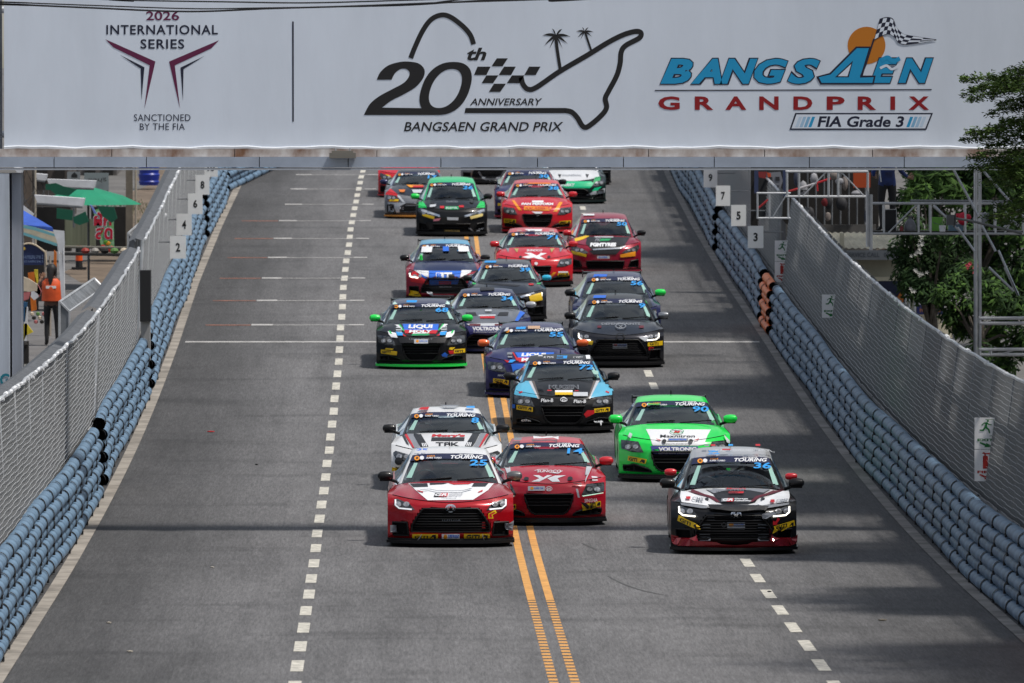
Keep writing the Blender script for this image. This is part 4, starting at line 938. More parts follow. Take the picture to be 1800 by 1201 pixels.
c.txt('25', 372, 424, 455, 444, STB, .1, .04)
# --- 36
c = Car('sedan', 1291, 967, 222, 'black and white saloon race car with red lip and number 36, leading on the right', P_BLK, P_WHT, P_PSI, P_BLK, (P_CRB, P_CRB), P_BLK, DRL, '36', None, d=114.8, yaw=-0.018, over=dict(rows=[(1.12, .865, .715), (1.90, 1.245, .555), (2.5, 1.35, .53), (3.15, 1.30, .51), (3.75, .98, .56)])).T(757, 1135, 697)
c.poly([(300, 500), (430, 487), (560, 570), (640, 650), (900, 650), (980, 572), (1110, 507), (1240, 520), (1180, 600), (960, 690), (540, 690), (330, 610)], STW, 'bonnet_wrap') if 0 else None
c.poly([(440, 487), (1120, 507), (1000, 580), (960, 640), (890, 660), (650, 660), (600, 640), (555, 560)], STK, 'bonnet_wrap', label='black centre panel on the white bonnet')
c.poly([(440, 490), (1105, 508), (1040, 545), (900, 520), (700, 515), (560, 550)], STG, 'bonnet_wrap'); c.poly([(570, 560), (980, 565), (960, 605), (600, 605)], STK)
for sg in (-1, 1):
    q = (lambda x: x) if sg < 0 else (lambda x: 1514 + 12 - x)
    c.poly([(q(265), 500), (q(340), 505), (q(470), 560), (q(560), 585), (q(620), 640), (q(590), 640), (q(520), 595), (q(400), 560), (q(290), 530)], STD, 'bonnet_stripe')
    c.poly([(q(240), 530), (q(300), 535), (q(430), 585), (q(540), 660), (q(520), 680), (q(250), 640), (q(235), 590)], STW, 'wing_wrap'); c.bolt(q(493), 613, 20)
    c.poly([(q(240), 648), (q(480), 680), (q(500), 700), (q(440), 700), (q(250), 668)], STG, 'chrome_bar')
c.txt("Mory's", 680, 506, 872, 526, STR, .15, .02); c.txt('IDEMITSU', 590, 524, 850, 538, STG, 0, 0); c.box(700, 545, 845, 562, STR, sh=8); c.txt('IRMC', 706, 548, 800, 560, STK, .2, .04)
c.poly([(637, 613), (692, 613), (684, 645), (630, 645)], STG); c.poly([(692, 613), (755, 613), (748, 645), (684, 645)], STR); c.txt('GR', 645, 617, 745, 641, STW, .3, .04)
c.txt('Garage', 760, 614, 890, 630, STW, .1, .03); c.txt('Reliability', 758, 634, 925, 650, STW, .1, .03)
for sg, x0 in ((-1, 292), (1, 1105)): c.box(x0, 600 if sg < 0 else 632, x0 + 42, 624 if sg < 0 else 660, STR); c.txt('CIMB', x0 + 60, 602 if sg < 0 else 632, x0 + 168, 636 if sg < 0 else 652, STG, .1, .02, rot=-12 if sg < 0 else 10)
c.poly([(500, 680), (1090, 690), (1060, 722), (820, 735), (530, 715)], STK); c.poly([(1020, 760), (1120, 735), (1160, 750), (1120, 775), (1060, 800)], STG, 'chrome_bar')
ellring(c, 775, 758, 50, 36, 9, CHR); ellring(c, 775, 758, 20, 33, 7, CHR); ellring(c, 775, 748, 36, 13, 6, CHR)
c.box(690, 832, 860, 898, STL, 'plate', off=.03); c.disc(728, 858, 24, 18, STO, off=.034); c.txt('SUPER TURBO', 755, 842, 850, 858, STB, .1, .03, off=.034); c.txt('THAILAND', 755, 862, 850, 874, STB, .1, .02, off=.034); ellring(c, 658, 856, 23, 23, 5, STG, 'tow_eye')
c.giti(228, 772, 412, 820, -65) if 0 else None
c.poly([(238, 768), (415, 850), (402, 900), (225, 815)], STY, 'tyre_sticker'); c.txt('GITI', 250, 786, 350, 822, STK, .1, .03, rot=-48); c.poly([(372, 872), (385, 848), (402, 855), (395, 885), (384, 880), (384, 868)], STK)
c.poly([(1128, 870), (1315, 810), (1322, 862), (1140, 917)], STY, 'tyre_sticker'); c.txt('GITI', 1148, 868, 1250, 902, STK, .1, .03, rot=30); c.poly([(1268, 872), (1290, 835), (1308, 830), (1308, 862), (1296, 866), (1292, 850)], STK)
c.poly([(1120, 858), (1120, 815), (1140, 828), (1165, 792), (1185, 800), (1155, 842), (1165, 855)], STR, 'tow_arrow'); c.box(1090, 895, 1118, 1000, STD, 'tow_strap', off=.03)
for sg in (-1, 1):
    q = (lambda x: x) if sg < 0 else (lambda x: 1514 - x)
    c.poly([(q(170), 940), (q(215), 985), (q(225), 1010), (q(340), 1000), (q(372), 970), (q(420), 1005), (q(757), 1030), (q(757), 1055), (q(230), 1035), (q(175), 1010)], M('vinyl_candy', (.32, .01, .02), .2, .5, coat=1), 'front_lip')
    for i in range(8): c.poly([(q(430), 790 + i * 30), (q(530), 790 + i * 30), (q(528), 798 + i * 30), (q(425), 799 + i * 30)] if i > 1 else [(q(500), 780 + i * 28), (q(572), 780 + i * 28), (q(570), 787 + i * 28), (q(495), 788 + i * 28)], STG, 'grille_fin', off=.035)
c.disc(555, 178, 42, 20, STC); c.txt('36', 500, 160, 620, 198, STC, .1, .05); c.txt('DTM AERO EXPERIMENTATION', 520, 150, 1110, 172, STL, 0, .01); c.box(640, 148, 720, 160, STR)
for sx_, xx, yy in ((-1, 160, 338), (1, 1335, 380)):
    a_ = c.L(xx, yy); cp = MB(); cp.lathe([(.0, -.085), (.03, -.08), (.046, -.05), (.050, .0), (.046, .05), (.03, .08), (0, .085)], 12, (a_[0], 1.52, a_[1] - c.g * 1.52), 'x'); cp.build('mirror_cap', P_RED3, c.root, smooth=True)
for x_, m_ in ((470, STG), (530, STR), (700, STC), (960, STR)): c.box(x_, 104, x_ + 44, 122, m_)
# --- 14
c = Car('coupe', 965, 912, 202, 'red coupe race car with white X mark on its bonnet and number 14', P_RED2, None, P_RED2, P_BLK, (P_RED3, P_RED3), P_CRB, None, '14', None, d=121.0).T(657, 1075, 670)
c.poly([(495, 566), (555, 566), (600, 590), (640, 566), (688, 566), (560, 632), (478, 632), (560, 598)], STW, 'bonnet_mark'); c.poly([(640, 598), (720, 570), (830, 568), (745, 598), (770, 634), (690, 634)], STW, 'bonnet_mark')
c.txt('SUNOCO', 535, 512, 780, 538, STW, .2, .02); c.poly([(505, 523), (545, 508), (560, 492), (640, 505), (790, 515), (800, 522), (770, 542), (700, 548), (640, 540), (530, 545)], P_RED2, 'bonnet_mark') if 0 else None
for p in ([(505, 523), (548, 505), (650, 504), (650, 507), (550, 509), (515, 523)], [(800, 522), (765, 545), (700, 548), (700, 545), (760, 541), (788, 523)], [(660, 544), (720, 540), (770, 556), (740, 552)]): c.poly(p, STW)
for sg in (-1, 1):
    q = (lambda x: x) if sg > 0 else (lambda x: 1300 - x)
    c.poly([(q(1040), 482), (q(1098), 484), (q(1062), 570), (q(1028), 570)], STL, 'bonnet_stripe'); c.poly([(q(1045), 572), (q(1060), 572), (q(1020), 650), (q(1024), 620)], STL, 'bonnet_stripe'); c.disc(q(872), 606, 26, 17, STK, 'bonnet_pin'); c.disc(q(905), 603, 8, 6, STR)
    c.poly([(q(990), 775), (q(1200), 742), (q(1205), 748), (q(1000), 783)], M('lamp_lit2', (.6, .9, .7), .3, emit=.5), 'running_light', off=.03)
c.box(445, 682, 615, 728, STL, 'plate'); c.disc(485, 704, 18, 14, STO); c.txt('SUPER CAR', 508, 695, 600, 712, STB, .1, .01)
ellring(c, 657, 707, 34, 25, 6, STW); c.txt('H', 640, 692, 674, 722, STW, 0, .06, off=.022)
c.poly([(905, 655), (985, 658), (985, 668), (903, 664)], STD, 'seam')
c.txt('SINGHA', 1012, 808, 1140, 845, STW, 0, .01, rot=8); c.poly([(985, 865), (1172, 828), (1172, 880), (995, 908)], STY, 'tyre_sticker'); c.txt('GITI', 1062, 842, 1120, 886, STK, 0, .05); c.poly([(965, 838), (1020, 850), (1060, 875), (1040, 900), (1010, 880)], STK); c.poly([(1130, 870), (1145, 842), (1166, 840), (1166, 870)], STK)
c.poly([(270, 858), (328, 860), (328, 905), (270, 905)], STY, 'tyre_sticker'); c.poly([(300, 895), (312, 870), (322, 870), (322, 895)], STK)
c.poly([(80, 1018), (1235, 1005), (1235, 1018), (80, 1034)], M('lip_green', (.08, .28, .16), .5), 'lip_stripe', off=.09)
c.poly([(495, 178), (590, 190), (640, 182), (680, 182), (720, 188), (755, 180), (755, 215), (700, 195), (620, 200), (500, 205)], STW, 'roof_mark'); c.box(300, 196, 375, 222, STG, sh=6)
c.txt('TOTAL', 925, 722, 965, 790, STW) if 0 else c.poly([(925, 712), (945, 712), (965, 795), (945, 795)], STL)
for y_ in (600, 628): c.box(1088, y_, 1140, y_ + 12, STW)
# --- 8
c = Car('gt', 785, 858, 195, 'white coupe race car with black bonnet stripes and number 8, behind the leading red car', P_WHT, P_WHT, P_WHT, P_BLK, (P_CRB, P_CRB), TRIM, None, '8', None).T(582, 712, 448)
c.txt("Mory's", 475, 310, 712, 335, STR, .1, .06); c.box(472, 334, 706, 360, STK, sh=4); c.txt('TPK', 505, 370, 672, 398, STK, .0, .02)
for sg in (-1, 1):
    q = (lambda x: x) if sg < 0 else (lambda x: 1164 - x)
    c.poly([(q(345), 308), (q(400), 312), (q(455), 405), (q(405), 412), (q(375), 365)], STK); c.poly([(q(300), 308), (q(340), 308), (q(372), 365), (q(398), 412), (q(352), 412)], STG); c.poly([(q(275), 306), (q(300), 310), (q(355), 410), (q(345), 412)], STR); c.poly([(q(262), 312), (q(275), 312), (q(320), 395), (q(300), 380)], STK)
    c.disc(q(195), 285 if sg < 0 else 265, 22, 12, STR)
    for i in range(3): c.poly([(q(405 + i * 12), 380), (q(412 + i * 12), 380), (q(420 + i * 12), 405), (q(413 + i * 12), 405)], STW)
c.disc(250, 505, 26, 26, STK); c.box(205, 545, 260, 575, STY); c.poly([(400, 128), (460, 125), (450, 145), (380, 145)], STR); c.poly([(530, 112), (680, 112), (640, 124), (570, 124)], STG); c.box(722, 120, 780, 134, STC)
# --- 90
c = Car('coupe', 1187, 842, 197, 'bright green coupe race car with white bonnet panel and number 90', P_GRN, P_GRN, P_GRN, P_BLK, (P_GRN, P_GRN), P_CRB, None, '90', P_CRB, yaw=-0.005).T(805, 1075, 715)
c.poly([(478, 487), (1205, 492), (1165, 560), (1125, 662), (1060, 672), (555, 670), (520, 570)], STW, 'bonnet_wrap', label='white centre panel on the green bonnet')
c.poly([(530, 676), (1060, 682), (1055, 770), (565, 765)], M('vinyl_indigo', (.05, .06, .25), .5), 'nose_band'); c.txt('VOLTRONIC', 620, 690, 1040, 735, STW, 0, .05); c.txt('Schmierstoffe Deutschland', 620, 742, 1000, 764, STW, 0, .01)
ellring(c, 825, 523, 78, 28, 8, STGR, 'bonnet_mark'); c.txt('M', 785, 508, 865, 538, STR, .3, .04); c.txt('Maxnitron', 640, 555, 1025, 585, STK, .0, .012); c.box(722, 598, 945, 626, STG, sh=8); c.txt('MAXNITRON', 735, 602, 930, 622, STB, .2, .03); c.txt('BORN TO POWER ONLY', 700, 650, 975, 664, STK, 0, .01)
for sg in (-1, 1): c.disc(832 + sg * 148, 628, 24, 18, STK, 'bonnet_pin'); c.poly([(832 + sg * 236, 605), (832 + sg * 190, 618), (832 + sg * 190, 626), (832 + sg * 236, 612)], STR)
c.poly([(290, 785), (495, 825), (478, 875), (285, 838)], STY, 'tyre_sticker'); c.txt('GITI', 300, 800, 390, 838, STK, .1, .04, rot=-14); c.poly([(415, 858), (438, 825), (475, 835), (468, 866), (450, 862), (440, 850)], STK)
c.poly([(1340, 560), (1400, 620), (1410, 655), (1370, 640)], STL); c.poly([(300, 540), (330, 560), (318, 605), (285, 580)], STL)
c.box(500, 208, 630, 226, STE); c.txt('MAXNITRON', 510, 210, 620, 222, STO, 0, .0)
# --- 72
c = Car('coupe', 990, 757, 178, 'black and sky blue coupe race car with number 72 in the middle of the pack', P_CRB, P_CRB, P_CRB, P_SKY, (P_CRB, P_CRB), TRIM, None, '72', None, over=dict(light=MODELS['coupe']['light'])).T(860, 1130, 585)
for sg in (-1, 1):
    q = (lambda x: x) if sg < 0 else (lambda x: 1736 - x)
    c.poly([(q(432), 598), (q(545), 602), (q(580), 680), (q(618), 780), (q(560), 770), (q(380), 745), (q(365), 735), (q(385), 660)], M('vinyl_sky', (.10, .42, .62), .4), 'wing_wrap', label='sky blue wing and bonnet side')
    c.poly([(q(508), 602), (q(540), 602), (q(618), 785), (q(606), 785)], STL, 'bonnet_stripe'); c.poly([(q(540), 602), (q(568), 604), (q(630), 790), (q(618), 785)], M('vinyl_taupe', (.12, .10, .09), .5), 'bonnet_stripe')
    c.poly([(q(412), 718), (q(445), 708), (q(455), 718), (q(420), 732)], STR)
c.txt('MUGEN', 715, 650, 1015, 692, STG, .0, .05); c.txt('MUGEN', 722, 655, 1008, 688, STK, .0, .01)
c.box(778, 704, 955, 726, STW); c.box(778, 726, 955, 752, STY); c.box(962, 726, 1108, 764, STL); c.txt('Plan-B', 638, 786, 760, 820, STW, .1, .02); c.txt('Plan-B', 965, 796, 1088, 830, STW, .1, .02); ellring(c, 866, 796, 36, 22, 7, STW); c.txt('H', 850, 784, 884, 810, STW, 0, .05, off=.022)
c.box(700, 706, 742, 716, STR); c.box(975, 712, 1015, 720, STR); c.poly([(610, 670), (665, 680), (660, 698), (605, 690)], STK)
c.giti(400, 845, 560, 892, -24); c.giti(1165, 884, 1318, 926, 16); c.poly([(1065, 940), (1100, 900), (1170, 900), (1165, 935), (1085, 970)], STR); c.box(362, 840, 388, 878, STB)
c.txt('CTS', 450, 985, 540, 1008, STW, .3, .05); c.txt('CTS', 1165, 1015, 1250, 1038, STW, .3, .05)
c.disc(1190, 535, 32, 20, NET); c.box(790, 365, 895, 392, STC, sh=8); c.txt('K TYPE', 665, 372, 765, 388, STW, .1, .02); c.txt('K TYPE', 960, 376, 1055, 390, STW, .1, .02)
for sg in (-1, 1): c.poly([(868 + sg * 215, 362), (868 + sg * 258, 362), (868 + sg * 262, 398), (868 + sg * 222, 398)], STW)
# --- 55
c = Car('coupe', 939, 695, 170, 'dark violet coupe race car with orange mirrors and number 55', P_VIO, P_VIO, P_VIO, P_VIO, (paint('mirror_orange', (.8, .13, .02)), paint('mirror_orange2', (.8, .13, .02))), P_VIO, None, '55', P_CRB).T(571, 775, 559)
c.poly([(375, 318), (770, 318), (770, 372), (410, 372)], STB, 'bonnet_banner'); c.poly([(395, 372), (770, 372), (770, 418), (420, 418)], STR, 'bonnet_banner'); c.txt('LIQUI', 440, 326, 690, 366, STW, .1, .06); c.txt('MOLY', 440, 376, 700, 412, STW, .1, .06)
c.poly([(348, 318), (362, 318), (408, 396), (398, 412)], STR); c.poly([(270, 396), (330, 410), (300, 425)], STR); c.poly([(330, 395), (385, 400), (350, 425), (310, 425)], STC); c.box(300, 322, 350, 345, STG); c.box(305, 360, 350, 376, STG); c.poly([(340, 440), (620, 430), (620, 520), (360, 520)], STB)
c.giti(162, 578, 316, 622, -20); c.txt('MAXXIS', 210, 540, 300, 560, STL, .1, .04); c.poly([(130, 708), (350, 738), (350, 746), (130, 716)], STA, 'lip_stripe', off=.09)
c.box(385, 62, 480, 88, STC, sh=6); c.box(508, 55, 630, 84, M('vinyl_tan', (.5, .33, .22), .5)); 
for sg in (-1, 1): c.poly([(571 + sg * 255, 70), (571 + sg * 280, 72), (571 + sg * 305, 110), (571 + sg * 262, 105)], STL)
# --- 68
c = Car('coupe', 740.6, 645, 158.6, 'black coupe race car with green mirrors, blue bonnet banner and number 68', P_BLK, P_BLK, P_NVY, P_BLK, (P_GRN, P_GRN), P_GRN, None, '68', P_CRB).T(755, 1100, 686)
c.poly([(505, 502), (985, 502), (975, 585), (528, 582)], STB, 'bonnet_banner'); c.poly([(528, 582), (975, 585), (950, 632), (540, 628)], STR, 'bonnet_banner'); c.txt('LIQUI', 582, 516, 908, 576, STW, .1, .05, off=.024); c.txt('MOLY', 590, 588, 900, 626, STW, .1, .05, off=.024)
for sg in (-1, 1):
    q = (lambda x: x) if sg < 0 else (lambda x: 1510 - x)
    c.poly([(q(400), 512), (q(470), 512), (q(525), 585), (q(530), 600)], STW); c.poly([(q(455), 512), (q(475), 512), (q(530), 590), (q(525), 605)], STE)
    for i in range(3): c.poly([(q(415), 545 + i * 32), (q(490), 550 + i * 30), (q(500), 562 + i * 30), (q(425), 560 + i * 32)], STL)
    c.poly([(q(415), 610), (q(510), 625), (q(515), 660), (q(440), 660)], STC); c.poly([(q(310), 605), (q(420), 630), (q(440), 690), (q(360), 682), (q(330), 650)], STW); c.poly([(q(340), 600), (q(372), 640), (q(352), 640), (q(318), 602)], STE); c.poly([(q(505), 640), (q(560), 672), (q(520), 670)], STR)
c.poly([(640, 650), (850, 645), (870, 660), (840, 668), (625, 670)], STGR); c.poly([(640, 640), (850, 636), (850, 644), (640, 650)], STW); c.poly([(450, 688), (1090, 688), (1060, 760), (480, 760)], STK); c.txt('LIQUI MOLY', 595, 700, 905, 722, STG, 0, .01)
c.box(660, 712, 842, 768, STL, 'plate'); c.disc(703, 738, 20, 18, STO); c.txt('SUPER CAR', 725, 728, 835, 748, STB, .1, .01)
c.poly([(235, 840), (440, 868), (435, 915), (235, 890)], STY, 'tyre_sticker'); c.txt('GITI', 250, 858, 360, 884, STK, .1, .04); c.poly([(300, 820), (400, 832), (380, 848), (285, 842)], STY); c.poly([(1175, 840), (1315, 828), (1315, 878), (1175, 890)], STY, 'tyre_sticker'); c.txt('GITI', 1185, 848, 1290, 878, STK, .1, .04); c.poly([(1100, 858), (1170, 855), (1175, 895), (1120, 895)], STR); c.poly([(1015, 905), (1060, 880), (1100, 905), (1080, 930), (1030, 930)], STB); c.poly([(1120, 815), (1190, 812), (1150, 850), (1110, 840)], STY)
c.poly([(170, 1018), (500, 1030), (760, 1018), (1310, 1002), (1330, 1025), (760, 1045), (500, 1052), (175, 1045)], M('vinyl_lip_green', (.01, .5, .10), .4), 'lip_stripe', off=.088)
c.poly([(560, 212), (700, 212), (690, 240), (560, 238)], STC)
for sg in (-1, 1): c.poly([(755 + sg * 310, 222), (755 + sg * 345, 228), (755 + sg * 400, 272), (755 + sg * 320, 262)], M('vinyl_mintwhite', (.5, .7, .65), .5))
c.ant.data.materials[0] = P_GRN; c.ant.scale = (3, 3, 1.6); c.ant.location = (0, -7.5 * 0, 0)
for o in (c.ant,): 
    for v in o.data.vertices: v.co.x *= 1; v.co.y = (v.co.y - 2.5) * .6 + 2.5 / 3
# --- 34
c = Car('gt', 858, 617, 150, 'navy and silver coupe race car with two black bonnet vents and number 34', P_NVY, P_SIL, P_NVY, P_NVY, (P_NVY, P_PSI), P_NVY, None, '34', None).T(1225, 715, 485)
c.poly([(1000, 310), (1100, 308), (1115, 342), (1010, 345)], STK, 'bonnet_vent'); c.poly([(1340, 308), (1430, 306), (1420, 342), (1315, 342)], STK, 'bonnet_vent'); c.poly([(1130, 335), (1300, 332), (1300, 345), (1130, 350)], STL); c.box(1145, 350, 1290, 370, STR)
c.poly([(1010, 425), (1480, 418), (1470, 445), (1050, 450)], STL); c.box(1290, 428, 1400, 444, STD); c.box(1040, 428, 1150, 446, STD); c.poly([(1015, 450), (1450, 445), (1430, 530), (1045, 530)], vinyl('nose_blue', (.03, .03, .14)), 'nose_band'); c.txt('VOLTRONIC', 1070, 455, 1360, 492, STW, 0, .05); c.txt('Schmierstoffe', 1080, 498, 1330, 512, STL, 0, .01)
c.poly([(1545, 300), (1590, 320), (1520, 400), (1490, 400)], STB); c.box(1195, 288, 1260, 304, STL); c.poly([(1140, 55), (1280, 52), (1290, 90), (1150, 95)], STK, 'roof_scoop')
# --- 9
c = Car('sedan', 1087.6, 642, 161, 'dark grey saloon race car with lit lamps and number 9', P_DGR, P_DGR, P_BLK, P_BLK, (P_CRB, P_SIL), TRIM, DRL, '9', None, lens=LNS).T(615, 1100, 529)
c.txt('DEFENDPAINTS', 442, 648, 830, 670, STG, 0, .03); ellring(c, 635, 690, 55, 28, 8, STG); c.txt('X', 610, 674, 660, 706, STG, 0, .02)
c.box(400, 680, 440, 702, STD); c.box(820, 680, 868, 705, STD); ellring(c, 632, 795, 46, 33, 8, TRIM)
c.box(555, 858, 700, 908, STL, 'plate', off=.03); c.box(565, 866, 600, 884, STR, off=.034); c.txt('SUPER TURBO', 606, 866, 692, 886, STB, .1, .03, off=.034)
c.poly([(205, 818), (360, 835), (350, 872), (210, 855)], STY, 'tyre_sticker'); c.txt('GITI', 225, 826, 310, 852, STK); c.poly([(905, 850), (1055, 832), (1052, 875), (905, 888)], STY, 'tyre_sticker'); c.txt('GITI', 925, 846, 1010, 876, STK); c.box(915, 895, 965, 925, STR); c.box(355, 372, 480, 400, STB, sh=10)
c.poly([(815, 800), (920, 795), (880, 840)], STL, 'chrome_bar')
# --- car behind 9
c = Car('sedan', 1085, 598, 155, 'dark navy saloon race car almost hidden behind the grey car with number 9', P_NVY, P_BLK, P_NVY, P_NVY, (P_CRB, P_GRN), TRIM, None, '56', P_CRB, net=False).T(600, 846, 509)
c.box(355, 152, 490, 182, STB, sh=10)
# --- 39
c = Car('sedan', 893, 562, 136, 'charcoal saloon race car with cyan mirror and number 39', P_DGR, P_DGR, P_DGR, P_SIL, (P_CRB, paint('cyan', (.02, .45, .7))), TRIM, DRL, '39', P_CRB).T(875, 942, 268)
c.poly([(690, 700), (950, 722), (930, 730), (700, 712)], STK); c.box(660, 704, 680, 716, STE); c.box(1050, 704, 1072, 716, STE); c.box(1000, 712, 1030, 722, STR); c.box(730, 572, 800, 584, STC, sh=5)
c.poly([(1000, 790), (1075, 770), (1080, 812), (1010, 825)], STY, 'lamp_film', off=.04); c.poly([(945, 790), (1030, 765), (1035, 772), (955, 800)], CHR)
# --- 58
c = Car('sedan', 783, 527, 138, 'red saloon race car with blue and white bonnet and number 58', P_MAR, P_NVY, P_SKY, P_NVY, (P_BLK, P_BLK), TRIM, DRL, '58', P_CRB, over=dict(light=MODELS['hatch']['light'])).T(800, 1085, 684)
c.poly([(545, 612), (1045, 615), (980, 825), (560, 830)], STB, 'bonnet_wrap', label='blue centre panel of the bonnet'); c.poly([(320, 605), (545, 615), (545, 710), (440, 680)], STW); c.poly([(1045, 605), (1200, 605), (1180, 640), (1020, 720)], STW); c.poly([(290, 640), (340, 620), (420, 700), (545, 770), (545, 820), (270, 780)], STR); c.poly([(430, 660), (560, 740), (540, 745), (440, 700)], STB)
c.box(655, 645, 775, 740, STW); c.txt('B', 665, 655, 745, 732, STB, 0, .05); c.txt('T', 780, 645, 900, 740, STW, 0, .06); c.box(845, 672, 935, 752, STK); c.box(700, 775, 885, 822, STR); c.txt('THE RACE', 715, 786, 870, 810, STB, .1, .0); c.txt('SINGHA', 700, 850, 890, 872, STL, .2, .02, off=.03)
c.poly([(250, 905), (400, 925), (440, 1000), (250, 980)], STY, 'tyre_sticker'); c.poly([(470, 918), (600, 950), (620, 975), (930, 978), (930, 992), (600, 990), (540, 960)], STL, 'chrome_bar'); c.box(430, 250, 590, 335, STW, sh=15); c.box(1000, 245, 1160, 325, STW, sh=-15) ; c.box(760, 250, 850, 320, STB)
c.poly([(550, 860), (1100, 860), (1040, 960), (640, 962)], STK, 'upper_grille', off=.012)
# --- 71
c = Car('coupe', 940, 501, 135, 'red coupe race car with white X mark and number 71, behind the charcoal car', P_RED3, None, P_RED3, P_BLK, (P_RED3, P_RED3), P_CRB, None, '71', None).T(540, 845, 465)
c.poly([(430, 485), (500, 485), (560, 515), (590, 500), (600, 485), (670, 490), (590, 520), (660, 558), (590, 555), (530, 535), (470, 545), (405, 530), (490, 510)], STW, 'bonnet_mark'); c.txt('SUNOCO', 455, 448, 620, 470, STW, .15, .03)
for sg in (-1, 1): c.poly([(535 + sg * 305, 432), (535 + sg * 265, 436), (535 + sg * 275, 485)], STG); c.poly([(535 + sg * 215, 440), (535 + sg * 165, 440), (535 + sg * 182, 485)], M('vinyl_gold', (.4, .3, .12), .5)); c.disc(540 + sg * 150, 530, 16, 12, STK)
c.giti(780, 700, 895, 735, 8); c.box(785, 680, 885, 695, STW); c.poly([(735, 690), (765, 690), (720, 735), (690, 735)], STO); c.disc(555, 600, 18, 16, STW)
for x_ in (350, 690): c.box(x_, 250, x_ + 50, 268, NET)
c.poly([(430, 240), (620, 240), (610, 262), (480, 262)], STW)
# --- 50
c = Car('hatch', 1064, 478, 127, 'dark red hatchback race car with black bonnet and yellow lamps, number 50', P_MAR, P_MAR, P_MAR, P_MAR, (P_RED3, P_BLK), P_MAR, None, '50', None, net=False).T(1285, 715, 437)
c.poly([(1090, 322), (1545, 330), (1500, 400), (1440, 470), (1150, 470), (1080, 400)], STK, 'bonnet_wrap', label='black bonnet centre'); c.poly([(960, 345), (1080, 312), (1118, 318), (1060, 350), (965, 378)], STY); c.txt('FK', 1175, 345, 1240, 375, STG, .3, .03); c.poly([(1240, 348), (1350, 348), (1320, 370), (1225, 372)], STGR); c.box(1172, 325, 1368, 336, STL)
c.txt('PGMTYRES', 1125, 392, 1400, 432, STW, .1, .07); c.poly([(1150, 455), (1440, 440), (1500, 420), (1500, 432), (1440, 455), (1160, 468)], CHR, 'chrome_bar'); c.poly([(930, 470), (1090, 512), (1085, 540), (935, 505)], STY, 'tyre_sticker'); c.poly([(1440, 515), (1600, 480), (1600, 530), (1445, 545)], STO, 'tyre_sticker'); c.box(1200, 528, 1330, 556, STL, 'plate'); c.txt('SUPER', 1215, 534, 1310, 550, STB); c.box(1052, 86, 1168, 102, STW)
c.poly([(1110, 470), (1440, 470), (1395, 515), (1160, 515)], STK, 'upper_grille', off=.012)
# --- 38
c = Car('coupe', 944.6, 407, 124, 'red coupe race car with two yellow bonnet stripes and number 38', P_RED3, None, P_RED3, P_RED3, (P_RED3, P_RED3), P_RED3, None, '38', None).T(655, 810, 494)
c.poly([(340, 405), (375, 405), (465, 530), (430, 530)], STO, 'bonnet_stripe'); c.poly([(965, 430), (925, 425), (850, 545), (895, 545)], STO, 'bonnet_stripe'); c.poly([(495, 480), (830, 490), (800, 535), (490, 525)], STO, 'nose_band'); c.txt('FUKURESERVE', 510, 492, 810, 522, STR, 0, .03); c.txt('PAN PERFORM', 460, 438, 850, 468, STW, .1, .05); c.box(590, 412, 730, 436, STW); c.poly([(585, 545), (725, 548), (700, 570), (660, 600), (630, 570)], STW)
c.giti(250, 628, 395, 680, -12); c.giti(920, 660, 1060, 700, 10); c.poly([(560, 195), (800, 195), (830, 212), (520, 210)], STA, 'roof_mark')
# --- dark car behind 38
c = Car('coupe', 929, 382, 118, 'dark purple coupe race car half hidden behind the red and yellow car, number 30', P_VIO, P_VIO, P_VIO, P_MAR, (P_CRB, P_CRB), P_MAR, None, '30', None).T(545, 640, 471)
c.box(170, 445, 240, 478, STY, 'tyre_sticker'); c.poly([(180, 340), (240, 330), (240, 350), (190, 362)], STL)
# --- white and green
c = Car('gt', 1006.7, 355, 117, 'white bonneted race car with emerald nose behind the red and yellow car', P_TEAL, P_WHT, P_WHT, P_WHT, (P_WHT, P_SIL), P_TEAL, None, None, None, strip=False, net=False).T(1085, 450, 465)
c.poly([(905, 178), (1310, 180), (1345, 210), (1290, 262), (1000, 262), (930, 220)], M('vinyl_nose_green', (.0, .5, .22), .4), 'nose_band', label='emerald nose band'); c.poly([(1355, 130), (1420, 120), (1420, 190), (1330, 200)], STGR); c.txt('SPARKY', 930, 202, 1110, 240, STW, .2, .03); c.txt('ENGINEERING', 960, 96, 1190, 118, STG, 0, .0)
for x_ in (905, 1240): c.poly([(x_, 92), (x_ + 42, 96), (x_ + 24, 138)], STK)
for sg in (-1, 1): c.poly([(1085 + sg * 250, 300), (1085 + sg * 390, 262), (1085 + sg * 380, 320), (1085 + sg * 160, 352)], STL, 'bumper_wing'); c.poly([(1085 + sg * 260, 262), (1085 + sg * 350, 240), (1085 + sg * 300, 290), (1085 + sg * 230, 300)], M('vinyl_nose_green', (0, 0, 0)))
# --- far right black
c = Car('gt', 1020, 322, 108, 'farthest black race car on the right, only its yellow marked corner showing', P_BLK, P_RED3, P_BLK, P_BLK, (P_CRB, P_CRB), TRIM, None, None, None, fine=False, strip=False, net=False).T(1200, 225, 430)
c.poly([(1490, 175), (1550, 168), (1545, 205), (1490, 212)], STY, 'tyre_sticker'); c.poly([(1420, 130), (1480, 120), (1470, 170), (1430, 170)], STL)
